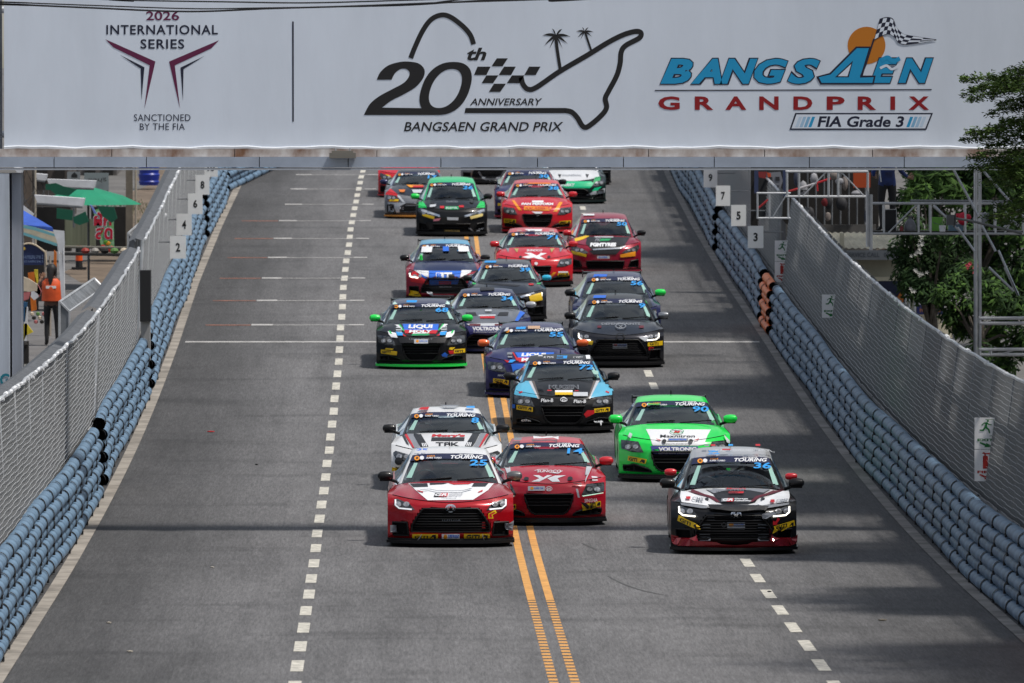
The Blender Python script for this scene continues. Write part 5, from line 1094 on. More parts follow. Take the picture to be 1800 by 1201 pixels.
# --- jazz
c = Car('hatch', 794, 412, 125, 'green and black hatchback race car with yellow lamp covers at the back of the pack', P_BLK, P_BLK, P_EMR, P_EMR, (P_GRN, P_BLK), TRIM, None, '26', None, net=False).T(1067, 850, 497)
for sg, m_ in ((-1, P_EMR), (1, P_EMR)): c.poly([(1067 + sg * 360, 415), (1067 + sg * 400, 430), (1067 + sg * 405, 500), (1067 + sg * 300, 505), (1067 + sg * 330, 455)], M('vinyl_emerald', (0, 0, 0)), 'wing_wrap')
c.box(1000, 418, 1130, 440, STR) if 0 else c.txt('CUSCO', 1000, 418, 1140, 440, STG, .1, .02); c.box(988, 490, 1150, 525, STGR); c.txt('RS*R', 1000, 496, 1140, 520, STL, 0, .02); c.box(925, 485, 975, 512, STR); c.box(1155, 478, 1215, 502, STR); c.poly([(800, 472), (880, 462), (870, 492), (800, 500)], STL); c.disc(830, 440, 24, 20, STK); c.disc(1310, 430, 24, 20, STK)
c.poly([(715, 572), (860, 612), (850, 645), (712, 600)], STY, 'lamp_film'); c.poly([(1285, 612), (1440, 572), (1440, 605), (1300, 642)], M('vinyl_pale_yellow', (.75, .6, .22), .4), 'lamp_film'); c.poly([(690, 515), (920, 590), (925, 618), (700, 545)], CHR, 'chrome_bar'); c.poly([(1220, 600), (1460, 520), (1460, 545), (1230, 622)], CHR, 'chrome_bar')
c.poly([(1010, 618), (1150, 622), (1145, 655), (1015, 652)], STL, 'plate'); c.poly([(845, 640), (935, 630), (915, 660), (850, 668)], M('vinyl_pink', (.6, .2, .25), .5)); c.txt('YOKOHAMA', 975, 785, 1170, 800, M('vinyl_dull_gold', (.3, .2, .04), .5), 0, .03, off=.05); c.poly([(1280, 730), (1340, 790), (1450, 740), (1450, 770), (1350, 800), (1280, 760)], STG)
# --- grey left
c = Car('gt', 734, 381, 116, 'grey and red race car with pale bumper and orange lip', P_GRY, P_DGR, P_DGR, P_NVY, (P_NVY, P_CRB), paint('lip_orange', (.65, .25, .03)), None, '17', None).T(650, 635, 460)
c.poly([(262, 330), (320, 270), (405, 340), (410, 440), (300, 430), (270, 380)], STR, 'wing_wrap', label='red left wing'); c.poly([(300, 350), (390, 360), (440, 430), (320, 420)], STK); c.box(305, 402, 420, 428, STY); c.poly([(400, 360), (430, 360), (500, 440), (470, 440)], STL); c.poly([(290, 440), (640, 450), (640, 560), (290, 560)], STL, 'bumper_wrap'); c.poly([(315, 460), (365, 465), (350, 540), (320, 540)], STK); c.poly([(470, 490), (640, 490), (630, 550), (460, 550)], STK)
c.poly([(510, 230), (720, 235), (700, 262), (560, 262)], STO); c.box(590, 240, 720, 262, STR, sh=6); c.poly([(580, 290), (710, 290), (690, 330), (600, 330)], STL); c.poly([(420, 290), (500, 290), (490, 320), (440, 320)], STA); c.box(330, 238, 510, 300, M('vinyl_steelblue', (.05, .07, .16), .5)) if 0 else None
# --- red far left
c = Car('hatch', 718.6, 344, 108, 'red race car mostly hidden at the far left rear of the pack', P_RED3, P_RED3, P_RED3, P_RED3, (P_RED3, P_RED3), P_RED3, None, '44', None, fine=False, net=False).T(544, 375, 430)
c.disc(265, 130, 65, 32, STY); c.disc(265, 132, 45, 20, STK)
# --- silver
c = Car('sedan', 863, 321, 106, 'silver race car with a wide chrome ringed grille, cut off by the banner beam', P_GRY, P_GRY, P_WHT, P_WHT, (P_SIL, P_SIL), TRIM, None, None, None, fine=False, strip=False, net=False).T(1545, 215, 420)
c.poly(stroke([(-140 + 1545, 60), (-100 + 1545, 120), (-50 + 1545, 148), (50 + 1545, 148), (110 + 1545, 115), (160 + 1545, 50)], 1)[0], STL) if 0 else None
c.decal([[c.L(*p) for p in q_] for q_ in stroke([(1395, 60), (1440, 125), (1490, 152), (1600, 152), (1660, 120), (1710, 50)], 22)], STL, 'grille_ring', off=.03)
# ------------------------------------------------------------------ roadside helpers
def pm(Y): return Y / FPX                            # metres per photo pixel at distance Y
def pbox(mb, x0, y0, x1, y1, Y, dep, o=(0, 0, 0), mi=0):
    a, b = W(x0, y1, Y), W(x1, y0, Y); mb.box(((a.x + b.x) / 2 - o[0], Y + dep / 2 - o[1], (a.z + b.z) / 2 - o[2]), (abs(b.x - a.x), dep, abs(b.z - a.z)), mi)
def ptube(mb, p, q, Y, r, o=(0, 0, 0), n=6, Y2=None): mb.tube([W(*p, Y) - Vector(o), W(*q, Y2 or Y) - Vector(o)], r, n)
def gz(x, Y): return zr(Y) - (.68 if x < 0 else .4)
def person(name, label, loc, yaw, J, rad, top, legs, skin, hair, topz, legz, shoe=None, long_hair=False, group=None):
    """J: joint -> (x, y, z); facing -y"""
    t = thing('person', label, 'person', loc, yaw, group)
    E = [('pelvis', 'belly'), ('belly', 'chest'), ('chest', 'neck'), ('neck', 'head0'), ('head0', 'head1')]
    for s in 'lr': E += [('chest', 'sh' + s), ('sh' + s, 'el' + s), ('el' + s, 'wr' + s), ('wr' + s, 'ha' + s), ('pelvis', 'hi' + s), ('hi' + s, 'kn' + s), ('kn' + s, 'an' + s), ('an' + s, 'to' + s)]
    names = list(J); idx = {n: i for i, n in enumerate(names)}
    me = bpy.data.meshes.new('body'); me.from_pydata([J[n] for n in names], [(idx[a], idx[b]) for a, b in E if a in idx and b in idx], [])
    o = bpy.data.objects.new('body', me); COL.objects.link(o)
    m = o.modifiers.new('s', 'SKIN'); m.use_smooth_shade = True; sv = me.skin_vertices[0].data
    for n in names: r = rad[n[:2] if n[:2] in rad else n]; sv[idx[n]].radius = (r, r * (.72 if n in ('belly', 'chest', 'pelvis') else 1)); sv[idx[n]].use_root = n == 'pelvis'
    o.modifiers.new('u', 'SUBSURF').levels = 2
    dg = bpy.context.evaluated_depsgraph_get(); dg.update(); nm = bpy.data.meshes.new_from_object(o.evaluated_get(dg)); bpy.data.objects.remove(o)
    for mt in (top, legs, skin, shoe or BTX): nm.materials.append(mt)
    hl = Vector(J['hal']); hr = Vector(J['har'])
    for p in nm.polygons:
        c = p.center; near = min((c - hl).length, (c - hr).length)
        p.material_index = 3 if c.z < .09 else 1 if c.z < legz else 2 if (c.z > topz or near < .12) else 0; p.use_smooth = True
    nm.name = 'body'; b = link(bpy.data.objects.new('body', nm), t)
    h = Vector(J['head0']).lerp(Vector(J['head1']), .55); hb = MB(); hb.ball((h.x, h.y + .018, h.z + .02), (.112, .12, .135), 12)
    if long_hair: hb.tube([(h.x, h.y + .09, h.z + .04), (h.x + .01, h.y + .15, h.z - .12), (h.x + .01, h.y + .14, h.z - .42)], [.06, .055, .03], 8)
    hb.build('hair', hair, t, smooth=True)
    for s, hd in (('l', hl), ('r', hr)):                        # fingers
        w = Vector(J['wr' + s]); d = (hd - w).normalized(); side = d.cross(Vector((0, 1, 0))).normalized() if abs(d.y) < .9 else Vector((1, 0, 0)); fb = MB()
        for k in range(4): a = hd + side * (.022 * (k - 1.5)); fb.tube([a, a + d * (.045 + .008 * (k in (1, 2))), a + d * (.075 + .01 * (k in (1, 2))) + Vector((0, -.02, 0))], [.010, .009, .007], 5)
        a = hd - d * .03 - side * .04; fb.tube([a, a + d * .03 - side * .03, a + d * .065 - side * .03], [.012, .010, .008], 5); fb.build('fingers', skin, t, smooth=True)
    return t
RAD = dict(pelvis=.145, belly=.135, chest=.15, neck=.055, head0=.075, head1=.085, sh=.065, el=.045, wr=.030, ha=.034, hi=.095, kn=.060, an=.042, to=.036)
SKN = M('skin', (.30, .16, .10), .6); HAIR = M('hair_black', (.012, .010, .010), .6)
def leaf(mb, c, n, L, w, up=None):
    n = n.normalized(); a = n.cross(Vector((random.uniform(-1, 1), random.uniform(-1, 1), random.uniform(-1, 1)))).normalized(); b = n.cross(a)
    mb.add([c - a * L / 2, c - a * L * .1 + b * w / 2 - n * w * .12, c + a * L / 2, c - a * L * .1 - b * w / 2 - n * w * .12, c + n * w * .1], [(0, 1, 4), (1, 2, 4), (2, 3, 4), (3, 0, 4)])
def leafmat(name, col): 
    m = M(name, col, .75, noise=.55, scale=1.2, spec=.15); return m
LFD = leafmat('leaf_dark', (.018, .042, .012)); LFM = leafmat('leaf_mid', (.040, .085, .018)); LFL = leafmat('leaf_light', (.075, .15, .03)); BRK = M('bark', (.09, .075, .06), .9, noise=.4, scale=9, bump=.5)
FLW = M('petal_white', (.55, .54, .50), .6); FLP = M('petal_pink', (.6, .05, .10), .6)
def tree(label, x, Y, h, cr, n, L=.16, w=.08, name='broadleaf_tree', lean=0.0, clumps=26, z0=None, group=None, flat=.8, seed=1, mats=(LFD, LFM, LFL), low=.35):
    random.seed(seed); base = Vector((x, Y, gz(x, Y) if z0 is None else z0)); t = thing(name, label, 'tree', base, group=group)
    m = MB(); pts = [Vector((0, 0, -.1)), Vector((.05, .02, h * .25)), Vector((lean * .4 - .05, .05, h * .5)), Vector((lean, 0, h * .75))]; m.tube(pts, [h * .028, h * .022, h * .017, h * .008], 9); m.build('trunk', BRK, t, smooth=True)
    cl = []
    for i in range(clumps):
        a = random.uniform(0, 2 * math.pi); rr = cr * random.uniform(.15, 1) ** .6; zz = h * random.uniform(low, 1.0); k = math.sin(math.pi * min(1, max(0, (zz / h - low + .12) / (1.12 - low)))) ** .5
        cl.append((Vector((lean + math.cos(a) * rr * k, math.sin(a) * rr * k, zz)), cr * random.uniform(.22, .42)))
    bm_ = MB()
    for c, r in cl[::2]: bm_.tube([pts[1].lerp(pts[3], random.uniform(.3, 1)), c * .55 + pts[2] * .45 + Vector((0, 0, -.1)), c], [h * .010, h * .006, .008], 5)
    bm_.build('branches', BRK, t, kind='stuff')
    lay = [MB(), MB(), MB()]
    for i in range(n):
        c, r = random.choice(cl); d = Vector((random.gauss(0, 1), random.gauss(0, 1), random.gauss(0, .8))).normalized(); p = c + d * r * random.uniform(.45, 1.05)
        leaf(lay[random.choice((0, 0, 0, 1, 1, 2))], p, (d + Vector((0, 0, .7))), L * random.uniform(.6, 1.2), w * random.uniform(.7, 1.1))
    for q, mt in zip(lay, mats): q.build('crown', mt, t, kind='stuff')
    return t
# ------------------------------------------------------------------ left: the market street
Y0 = 175.0
pj = dict(pelvis=(0, 0, .90), belly=(0, 0, 1.05), chest=(0, 0, 1.28), neck=(0, 0, 1.42), head0=(.0, -.01, 1.50), head1=(0, -.02, 1.58),
          shl=(-.17, 0, 1.34), ell=(-.24, .0, 1.08), wrl=(-.20, -.12, .90), hal=(-.19, -.16, .83), shr=(.17, 0, 1.34), elr=(.30, -.05, 1.17), wrr=(.24, -.12, 1.36), har=(.20, -.13, 1.43),
          hil=(-.095, 0, .86), knl=(-.11, -.02, .47), anl=(-.12, .02, .09), tol=(-.13, -.13, .04), hir=(.095, 0, .86), knr=(.10, -.03, .47), anr=(.10, .02, .09), tor=(.13, -.12, .04))
px = W(91, 600, Y0); wo = person('woman', 'woman seen from behind in orange vest, brown blouse and black trousers at the market stall', (px.x, Y0, gz(-1, Y0)), R(178), pj, RAD, M('cloth_brown', (.12, .065, .05), .8), M('cloth_black', (.012, .012, .014), .8), SKN, HAIR, 1.44, .84, long_hair=True)
v = MB(); rows = []
for i, (z, rx, ry) in enumerate(((.93, .205, .15), (1.05, .20, .155), (1.2, .205, .165), (1.32, .20, .15), (1.39, .13, .10))): rows.append([(rx * math.copysign(abs(math.cos(q * math.pi / 10)) ** .8, math.cos(q * math.pi / 10)), ry * math.sin(q * math.pi / 10) + .01, z) for q in range(20)])
v.grid(rows, close=True); v.build('vest', M('vest_orange', (.75, .10, .02), .6, noise=.2, scale=8), wo, smooth=True)
v = MB(); v.box((0, .165, 1.215), (.21, .012, .055)); v.build('vest_label', WBD, wo)
# tent with blue and white canopy
ty = 172.0; tb = W(70, 560, ty); te = thing('canopy_tent', 'market tent with blue canopy over a striped valance on white poles', 'tent', (tb.x, ty, gz(-1, ty))); to = te.location
def fabric(name, pts, mat, parent, o, Y, dY=None, sag=.0, thick=.02):
    m = MB(); n = len(pts); P = [W(x, y, (dY[i] if dY else Y)) - Vector(o) for i, (x, y) in enumerate(pts)]
    tt = tessellate_polygon([[Vector((p.x, p.z, 0)) for p in P]]); m.add(P + [p + Vector((0, thick, 0)) for p in P], [tuple(q) for q in tt] + [tuple(i + n for i in q)[::-1] for q in tt] + [(i, (i + 1) % n, (i + 1) % n + n, i + n) for i in range(n)])
    return m.build(name, mat, parent)
CBL = M('canvas_blue', S(44, 84, 176), .7, noise=.25, scale=3, bump=.2); CWH = M('canvas_white', S(215, 216, 220), .7, noise=.15, scale=4); CCR = M('canvas_cream', S(205, 190, 168), .75, noise=.2, scale=5); CTL = M('canvas_teal', S(110, 170, 180), .75)
fabric('canopy', [(20, 362), (34, 366), (62, 382), (92, 400), (95, 408), (70, 401), (45, 396), (20, 393)], CBL, te, to, ty, [ty + 1.5, ty + 1.5, ty + .8, ty, ty, ty, ty, ty])
fabric('canopy_edge', [(24, 350), (30, 352), (60, 376), (58, 380), (34, 367), (24, 362)], CWH, te, to, ty + 1.6)
fabric('valance', [(20, 393), (45, 396), (95, 408), (100, 414), (104, 430), (70, 421), (20, 402)], CCR, te, to, ty - .05); fabric('valance_stripe', [(20, 392), (60, 399), (100, 413), (100, 417), (60, 405), (20, 397)], CTL, te, to, ty - .1); fabric('valance_stripe', [(40, 408), (100, 428), (100, 433), (40, 413)], CTL, te, to, ty - .1)
m = MB(); ptube(m, (102, 430), (117, 577), ty, .022, to); ptube(m, (111, 408), (113, 560), ty + .3, .026, to); m.build('tent_pole', CWH, te, kind='stuff')
fabric('knotted_cloth', [(93, 404), (113, 406), (114, 430), (108, 446), (103, 440), (100, 425)], CWH, te, to, ty - .2); fabric('side_drape', [(102, 445), (108, 447), (118, 575), (112, 577)], CWH, te, to, ty - .12)
m = MB(); pbox(m, 108, 578, 119, 605, ty, .12); tag(m.build('wooden_block', M('wood_brown', S(110, 76, 48), .85, noise=.4, scale=12)), 'brown wooden block holding down the tent pole', 'block')
# blue arched sign
by = 178.0; bb = W(55, 450, by); bs = thing('arched_sign', 'dark blue arched sign with golden sun and Thai lettering behind the tent', 'sign', tuple(bb)); bo_ = bs.location
SGN = M('sign_blue', S(24, 40, 84), .5, noise=.15, scale=3)
arch = [(26, 466), (26, 440)] + [(30 + 50 * i / 10, 440 - 16 * math.sin(math.pi * (.15 + .85 * i / 10)) + 4) for i in range(11)] + [(82, 466)]
fabric('panel', arch, SGN, bs, bo_, by); m = MB()
for p, q in zip(arch[1:], arch[2:]): ptube(m, p, q, by - .02, .018, bo_)
m.build('frame', M('frame_cream', S(200, 184, 160), .6), bs)
def ptext(body, x0, y0, x1, y1, Y, mat, parent, o, name='lettering', bold=.0, shear=0):
    vs, fs = text2d(body, shear, bold); m = MB(); m.add([W(x0 + (x1 - x0) * a, y1 - (y1 - y0) * b, Y) - Vector(o) for a, b in vs], fs); return m.build(name, mat, parent)
LTB = M('letter_pale', S(120, 140, 175), .6)
ptext('ถนน-บางแสน สาย 2', 33, 448, 76, 455, by - .03, LTB, bs, bo_); ptext('BANG SAEN SAI 2', 33, 458, 76, 461.5, by - .03, LTB, bs, bo_)
m = MB(); c_ = W(42, 437, by - .04) - bo_; n_ = 20; m.add([c_] + [c_ + Vector(((.045 if i % 2 else .024) * math.cos(math.pi * 2 * i / n_), 0, (.045 if i % 2 else .024) * math.sin(math.pi * 2 * i / n_))) for i in range(n_)], [(0, 1 + i, 1 + (i + 1) % n_) for i in range(n_)]); m.build('sun_emblem', M('gold', S(206, 170, 70), .5), bs)
m = MB(); ptube(m, (80, 440), (80, 600), by, .03, bo_); ptube(m, (88, 450), (88, 600), by, .03, bo_); m.build('sign_post', M('post_cream', S(160, 150, 138), .7), bs, kind='stuff')
# stall goods
sy = 174.0
def blob(name, lab, cat, parts, Y, group=None, o=None):
    xs = [q[0] for p in parts for q in p[0]]; base = W(sum(xs) / len(xs), parts[0][0][0][1], Y); t = thing(name, lab, cat, tuple(base), group=group)
    for pts, mat, nm in parts: fabric(nm, pts, mat, t, base, Y, thick=.12)
    return t
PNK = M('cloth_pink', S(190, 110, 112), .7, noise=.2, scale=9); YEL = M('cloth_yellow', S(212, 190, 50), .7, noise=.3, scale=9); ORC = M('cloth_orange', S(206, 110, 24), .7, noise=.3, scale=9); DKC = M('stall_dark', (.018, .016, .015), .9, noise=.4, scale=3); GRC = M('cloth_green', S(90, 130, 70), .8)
blob('folded_parasol', 'pale folded parasol with pink trim leaning beside the woman', 'parasol', [([(33, 484), (50, 490), (66, 500), (72, 512), (70, 520), (60, 512), (44, 514), (33, 516)], CCR, 'cover'), ([(34, 516), (44, 512), (54, 514), (50, 526), (38, 530)], PNK, 'trim'), ([(55, 512), (66, 512), (68, 522), (60, 528), (54, 522)], CWH, 'cover_end'), ([(66, 500), (73, 512), (69, 522), (65, 515)], PNK, 'trim')], 173)
blob('hanging_clothes', 'orange and yellow clothes hanging in the stall behind the parasol', 'clothes', [([(49, 480), (60, 478), (65, 500), (50, 498)], ORC, 'shirt'), ([(60, 474), (66, 474), (67, 500), (62, 498)], YEL, 'shirt'), ([(95, 440), (99, 444), (99, 472), (94, 470)], ORC, 'shirt'), ([(53, 520), (62, 520), (64, 545), (55, 548)], ORC, 'shirt')], 176)
blob('balloon_bunch', 'blue and yellow toys hanging low at the left stall edge', 'toys', [([(35, 530), (48, 532), (44, 566), (36, 566)], M('toy_blue', S(40, 90, 130), .5), 'toy'), ([(44, 540), (49, 540), (47, 600), (42, 604)], CWH, 'ribbon'), ([(38, 572), (46, 568), (58, 584), (46, 590), (40, 604), (36, 590)], YEL, 'tassel')], 173.5)
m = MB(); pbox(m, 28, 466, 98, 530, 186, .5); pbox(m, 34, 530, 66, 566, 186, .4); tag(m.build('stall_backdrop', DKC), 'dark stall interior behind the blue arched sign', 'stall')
m = MB(); pbox(m, 40, 600, 50, 640, 168, .2); m.ball(tuple(W(44, 606, 168)), .06); tag(m.build('rubble_pot', DKC), 'dark pot at the foot of the gantry leg', 'pot')
for k in range(7):
    m = MB(); m.ball(tuple(W(56 + k * 3.5, 552 + (k % 3) * 7, 175.5)), (.05, .05, .045), 7); tag(m.build('bundle', (CCR, DKC, PNK, GRC)[k % 4], smooth=True), ('upper ', 'middle ', 'lower ')[k % 3] + ('cream', 'black', 'pink', 'green')[k % 4] + ' bundle of goods on the stall floor', 'goods', 'bundles of goods on the stall floor')
# parasols, awnings, poles
PGR = M('parasol_green', S(0, 134, 98), .65, noise=.18, scale=2); PGD = M('parasol_green_dark', S(0, 84, 62), .7, noise=.2, scale=2)
gy = 194.0; gb_ = W(156, 520, gy); gp = thing('market_parasol', 'open green market parasol beside the utility pole', 'parasol', (gb_.x, gy, gz(-1, gy))); go_ = gp.location
ap = W(155, 327, gy) - go_; m = MB(); rad_ = 1.22; n_ = 10; rows = [[ap + Vector((0, 0, 0))] * n_]
for f_, dz_ in ((.3, -.10), (.65, -.22), (1.0, -.42)): rows.append([ap + Vector((rad_ * f_ * math.cos(2 * math.pi * (i + .25) / n_) + .0, rad_ * f_ * math.sin(2 * math.pi * (i + .25) / n_), dz_)) for i in range(n_)])
m.grid(rows, close=True); m.build('canopy', PGR, gp)
m = MB(); m.tube([ap + Vector((0, 0, .03)), Vector((0, 0, 0))], .028, 8); m.build('pole', M('pole_grey', (.12, .12, .13), .5, .4), gp)
m = MB(); m.lathe([(0, .05), (.06, .03), (.05, 0)], 8, tuple(ap)); m.build('finial', PGD, gp)
for i in range(n_):
    m = MB(); q = 2 * math.pi * (i + .25) / n_; m.tube([ap + Vector((0, 0, -.35)), ap + Vector((rad_ * .9 * math.cos(q), rad_ * .9 * math.sin(q), -.40))], .008, 4); m.build('rib', GALD, gp)
blob('parasol_drape', 'dark green cloths hanging under the open green parasol', 'cloth', [([(100, 366), (128, 370), (127, 388), (99, 384)], PGD, 'cloth'), ([(128, 382), (150, 372), (156, 390), (140, 396), (130, 392)], PGD, 'cloth'), ([(170, 362), (200, 364), (206, 384), (196, 392), (180, 380)], PGD, 'cloth')], 187)
blob('half_open_parasol', 'half folded green parasol left of the open green one', 'parasol', [([(80, 324), (98, 322), (112, 328), (135, 333), (120, 345), (98, 342), (88, 334), (80, 334)], PGD, 'canopy')], 189)
for (x0, y0, x1, y1, Y, lab, dr) in ((82, 315, 168, 331, 192, 'flat white awning behind the green parasol', 3), (60, 343, 148, 363, 182, 'long white awning over the dark stall', 6), (60, 305, 82, 318, 191, 'small white awning at the utility pole', 2), (24, 294, 40, 306, 185, 'white awning scrap next to the gantry leg', 2)):
    b_ = W((x0 + x1) / 2, y1, Y); t = thing('awning', lab, 'awning', tuple(b_))
    fabric('cover', [(x0, y0), (x1, y0 + dr), (x1 - 3, y1), (x0 + 6, y1 - dr)], CWH, t, b_, Y, thick=.6); m = MB(); ptube(m, (x0 + 4, y1 - dr + 1), (x1 - 3, y1 + 1), Y, .03, b_); m.build('edge_bar', GALD, t)
for (x, w_, y0, Y, lab, mt) in ((49, 14, 270, 190, 'brown concrete utility pole behind the tent', S(104, 92, 82)), (227, 12, 270, 203, 'weathered concrete utility pole beside the green parasol', S(120, 112, 100))):
    b_ = W(x, 440, Y); t = thing('utility_pole', lab, 'pole', (b_.x, Y, gz(-1, Y))); m = MB(); hh = 9.5
    r_ = w_ * pm(Y) / 2; m.grid([[(-r_, 0, 0), (r_, 0, 0), (r_, .2, 0), (-r_, .2, 0)], [(-r_ * .8, 0, hh), (r_ * .8, 0, hh), (r_ * .8, .16, hh), (-r_ * .8, .16, hh)]], close=True); m.build('shaft', M('pole_concrete%d' % x, mt, .9, noise=.3, scale=3, bump=.3), t)
    m = MB(); m.box((0, -.02, hh - .6), (1.8, .1, .1)); m.build('crossarm', GALD, t); m = MB(); m.tube([(r_ + .08, 0, 0), (r_ + .07, 0, hh)], .03, 6); m.build('conduit', M('conduit_pale', S(170, 160, 145), .7), t)
m = MB()
for k in range(12): p0 = W(38 + k * 3, 296, 189 + k * .3); m.tube([p0, p0 + Vector((random.uniform(-.3, .3), 0, -.5)), W(30 + k * 5, random.uniform(345, 372), 189)], .008, 4)
tag(m.build('loose_wires', CB), 'tangle of thin loose wires hanging from the utility pole', 'wires')
# Thai banner
vy = 192.5; vb = W(182, 404, vy); vt = thing('vegetable_banner', 'small green banner with red Thai letters hanging from the parasol', 'banner', tuple(vb)); o_ = vt.location
fabric('sheet', [(164, 370), (188, 363), (199, 366), (200, 400), (201, 441), (186, 443), (177, 430), (170, 400)], M('banner_foliage', S(96, 160, 80), .6, noise=.6, scale=9, col2=S(150, 190, 160)), vt, o_, vy)
for tx, b4 in (('ผัก', (165, 373, 196, 397)), ('สด', (168, 400, 198, 421))): ptext(tx, b4[0] - 1, b4[1] - 1, b4[2] + 1, b4[3] + 1, vy - .012, STW, vt, o_, bold=.075); ptext(tx, *b4, vy - .02, M('letter_crimson', S(190, 14, 50), .5), vt, o_, bold=.035)
for k, (x, y, c_) in enumerate(((181, 434, S(200, 40, 30)), (190, 428, S(226, 150, 30)), (196, 436, S(210, 60, 30)), (186, 426, S(90, 150, 40)), (193, 440, S(190, 30, 30)))):
    m = MB(); m.ball(tuple(W(x, y, vy - .02) - o_), (.06, .012, .05), 8); m.build('printed_fruit', M('fruit%d' % k, c_, .5), vt)
blob('blue_ribbon', 'thin blue plastic ribbon beside the Thai banner', 'ribbon', [([(158, 360), (162, 362), (170, 376), (166, 376)], M('ribbon_blue', S(110, 130, 200), .6), 'ribbon')], 184)
# bollard
by2 = 201.0; b_ = W(139, 470, by2); t = thing('traffic_bollard', 'black and orange striped traffic bollard on the street', 'bollard', (b_.x, by2, gz(-1, by2))); H_ = (W(139, 402, by2).z - gz(-1, by2))
for k in range(5):
    z0_, z1_ = (0, .22, .38, .56, .78, 1.0)[k] * H_, (0, .22, .38, .56, .78, 1.0)[k + 1] * H_; m = MB(); m.lathe([(0, z0_), (.085, z0_), (.08, z1_ - .005), (0, z1_)], 12); m.build('band', (BLK, M('band_orange', (.8, .09, .01), .5))[k % 2], t, smooth=R(40))
m = MB(); m.box((0, 0, .03), (.34, .34, .06)); m.build('base', BLK, t)
# dark stall / shelves and pale green wall
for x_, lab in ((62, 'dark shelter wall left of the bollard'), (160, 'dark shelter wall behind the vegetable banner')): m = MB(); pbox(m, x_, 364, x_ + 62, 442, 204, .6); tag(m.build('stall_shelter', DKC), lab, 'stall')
m = MB(); pbox(m, 114, 385, 168, 432, 199, .1); tag(m.build('green_fence_panel', M('wall_olive', S(112, 116, 96), .8, noise=.3, scale=2, stretch=(6, 1, .3))), 'dull olive wall panel behind the bollard', 'wall')
for y_, r_ in ((434, .03), (446, .04)): m = MB(); ptube(m, (112, y_), (224, y_ + 2), 192, r_); tag(m.build('barrier_rail', M('rail_pale%d' % y_, S(110, 108, 100) if y_ < 440 else (.03, .03, .03), .7)), ('pale' if y_ < 440 else 'dark') + ' horizontal rail behind the bollard', 'rail')
for k in range(5): m = MB(); m.ball(tuple(W(150 + k * 17, 441, 191)), (.10, .1, .07), 8); tag(m.build('crate_goods', (M('fruit_red', S(150, 50, 40), .6), M('plastic_grey', S(150, 146, 140), .6), DKC, GRC, CCR)[k]), ('red', 'grey', 'black', 'green', 'cream')[k] + ' bundle set on the rail under the parasol', 'goods')
b_ = W(170, 320, 196); t = thing('street_sign', 'pale grey street sign board with Thai lettering', 'sign', tuple(b_)); m = MB(); pbox(m, 148, 304, 191, 335, 196, .04, b_); m.build('panel', M('sign_grey', S(132, 136, 140), .6, noise=.1, scale=4), t); ptext('ชลบุรี', 155, 312, 187, 321, 195.97, BTX, t, b_); m = MB(); ptube(m, (189, 330), (189, 420), 196.1, .03, b_); m.build('post', GALD, t)
b_ = W(130, 308, 197); t = thing('street_sign', 'small grey sign board with black arrow mark', 'sign', tuple(b_)); m = MB(); pbox(m, 118, 302, 141, 318, 197, .04, b_); m.build('panel', MATS['sign_grey'], t); m = MB(); m.flat([(-.06, -.06), (.08, -.06), (.08, 0), (.01, .07), (-.06, 0)], -.03); m.build('mark', BTX, t); m = MB(); ptube(m, (130, 316), (130, 400), 197.1, .03, b_); m.build('post', GALD, t)
# barrel, kerb, verge
b_ = W(262, 326, 238); t = thing('blue_barrel', 'blue plastic barrel standing far down the left verge', 'barrel', (b_.x, 238, b_.z)); m = MB(); m.lathe([(0, 0), (.26, 0), (.29, .1), (.27, .13), (.30, .3), (.27, .34), (.30, .55), (.27, .85), (0, .86)], 16); m.build('drum', M('plastic_blue', (.01, .03, .30), .4), t, smooth=R(40)); m = MB(); m.lathe([(.272, .80), (.285, .82), (.272, .84)], 16); m.build('rim', BLK, t)
EAR = M('verge_earth', S(112, 98, 84), .95, noise=.35, scale=1.5); PAV = M('side_paving', S(104, 102, 102), .9, noise=.25, scale=.9)
def pad(name, mat, pts, dz):
    m = MB(); P = [(x, Y) for x, Y in pts]; tt = tessellate_polygon([[Vector((x, y, 0)) for x, y in P]]); m.add([(x, Y, lz(Y) + dz) for x, Y in P], [tuple(q) for q in tt]); o = m.build(name, mat, kind='structure'); return o
for a in range(196, 300, 4): pad('verge', EAR, [(CX(a) - 9.3 + .3 * math.sin(a), a), (CX(a) - 7.3, a), (CX(a + 4) - 7.3, a + 4), (CX(a + 4) - 9.3 + .3 * math.sin(a + 4), a + 4)], .006)
for a in range(150, 196, 4): pad('side_street', PAV, [(CX(a) - 14.5, a), (CX(a) - 8.2, a), (CX(a + 4) - 8.2, a + 4), (CX(a + 4) - 14.5, a + 4)], .005)
m = MB()
for a in range(160, 190, 3): m.box((CX(a) - 8.15, a + 1.5, lz(a) + .05), (.18, 2.96, .13))
m.build('kerb', M('kerb_concrete', S(156, 148, 136), .9, noise=.3, scale=4), kind='structure')
m = MB()
for q in range(2600):
    cx_, cy_, r_ = random.choice(((-8.7, 207, .6), (-9.6, 212, .5), (-9.2, 222, .9), (-10.1, 228, 1.0), (-11.0, 191, .5), (-9.3, 166, .35), (-9.8, 168, .3), (-8.5, 230, .4)))
    x = cx_ + random.gauss(0, r_ * .5); y = cy_ + random.gauss(0, r_ * 1.6); h = random.uniform(.03, .12); z = lz(y); a = random.uniform(0, 6.28)
    m.add([(x - .012 * math.cos(a), y - .012 * math.sin(a), z), (x + .012 * math.cos(a), y + .012 * math.sin(a), z), (x + random.gauss(0, .03), y + random.gauss(0, .03), z + h)], [(0, 1, 2)])
tag(m.build('verge_grass', leafmat('grass', (.07, .11, .02)), kind='stuff'), 'short weeds growing in patches on the left verge', 'grass')
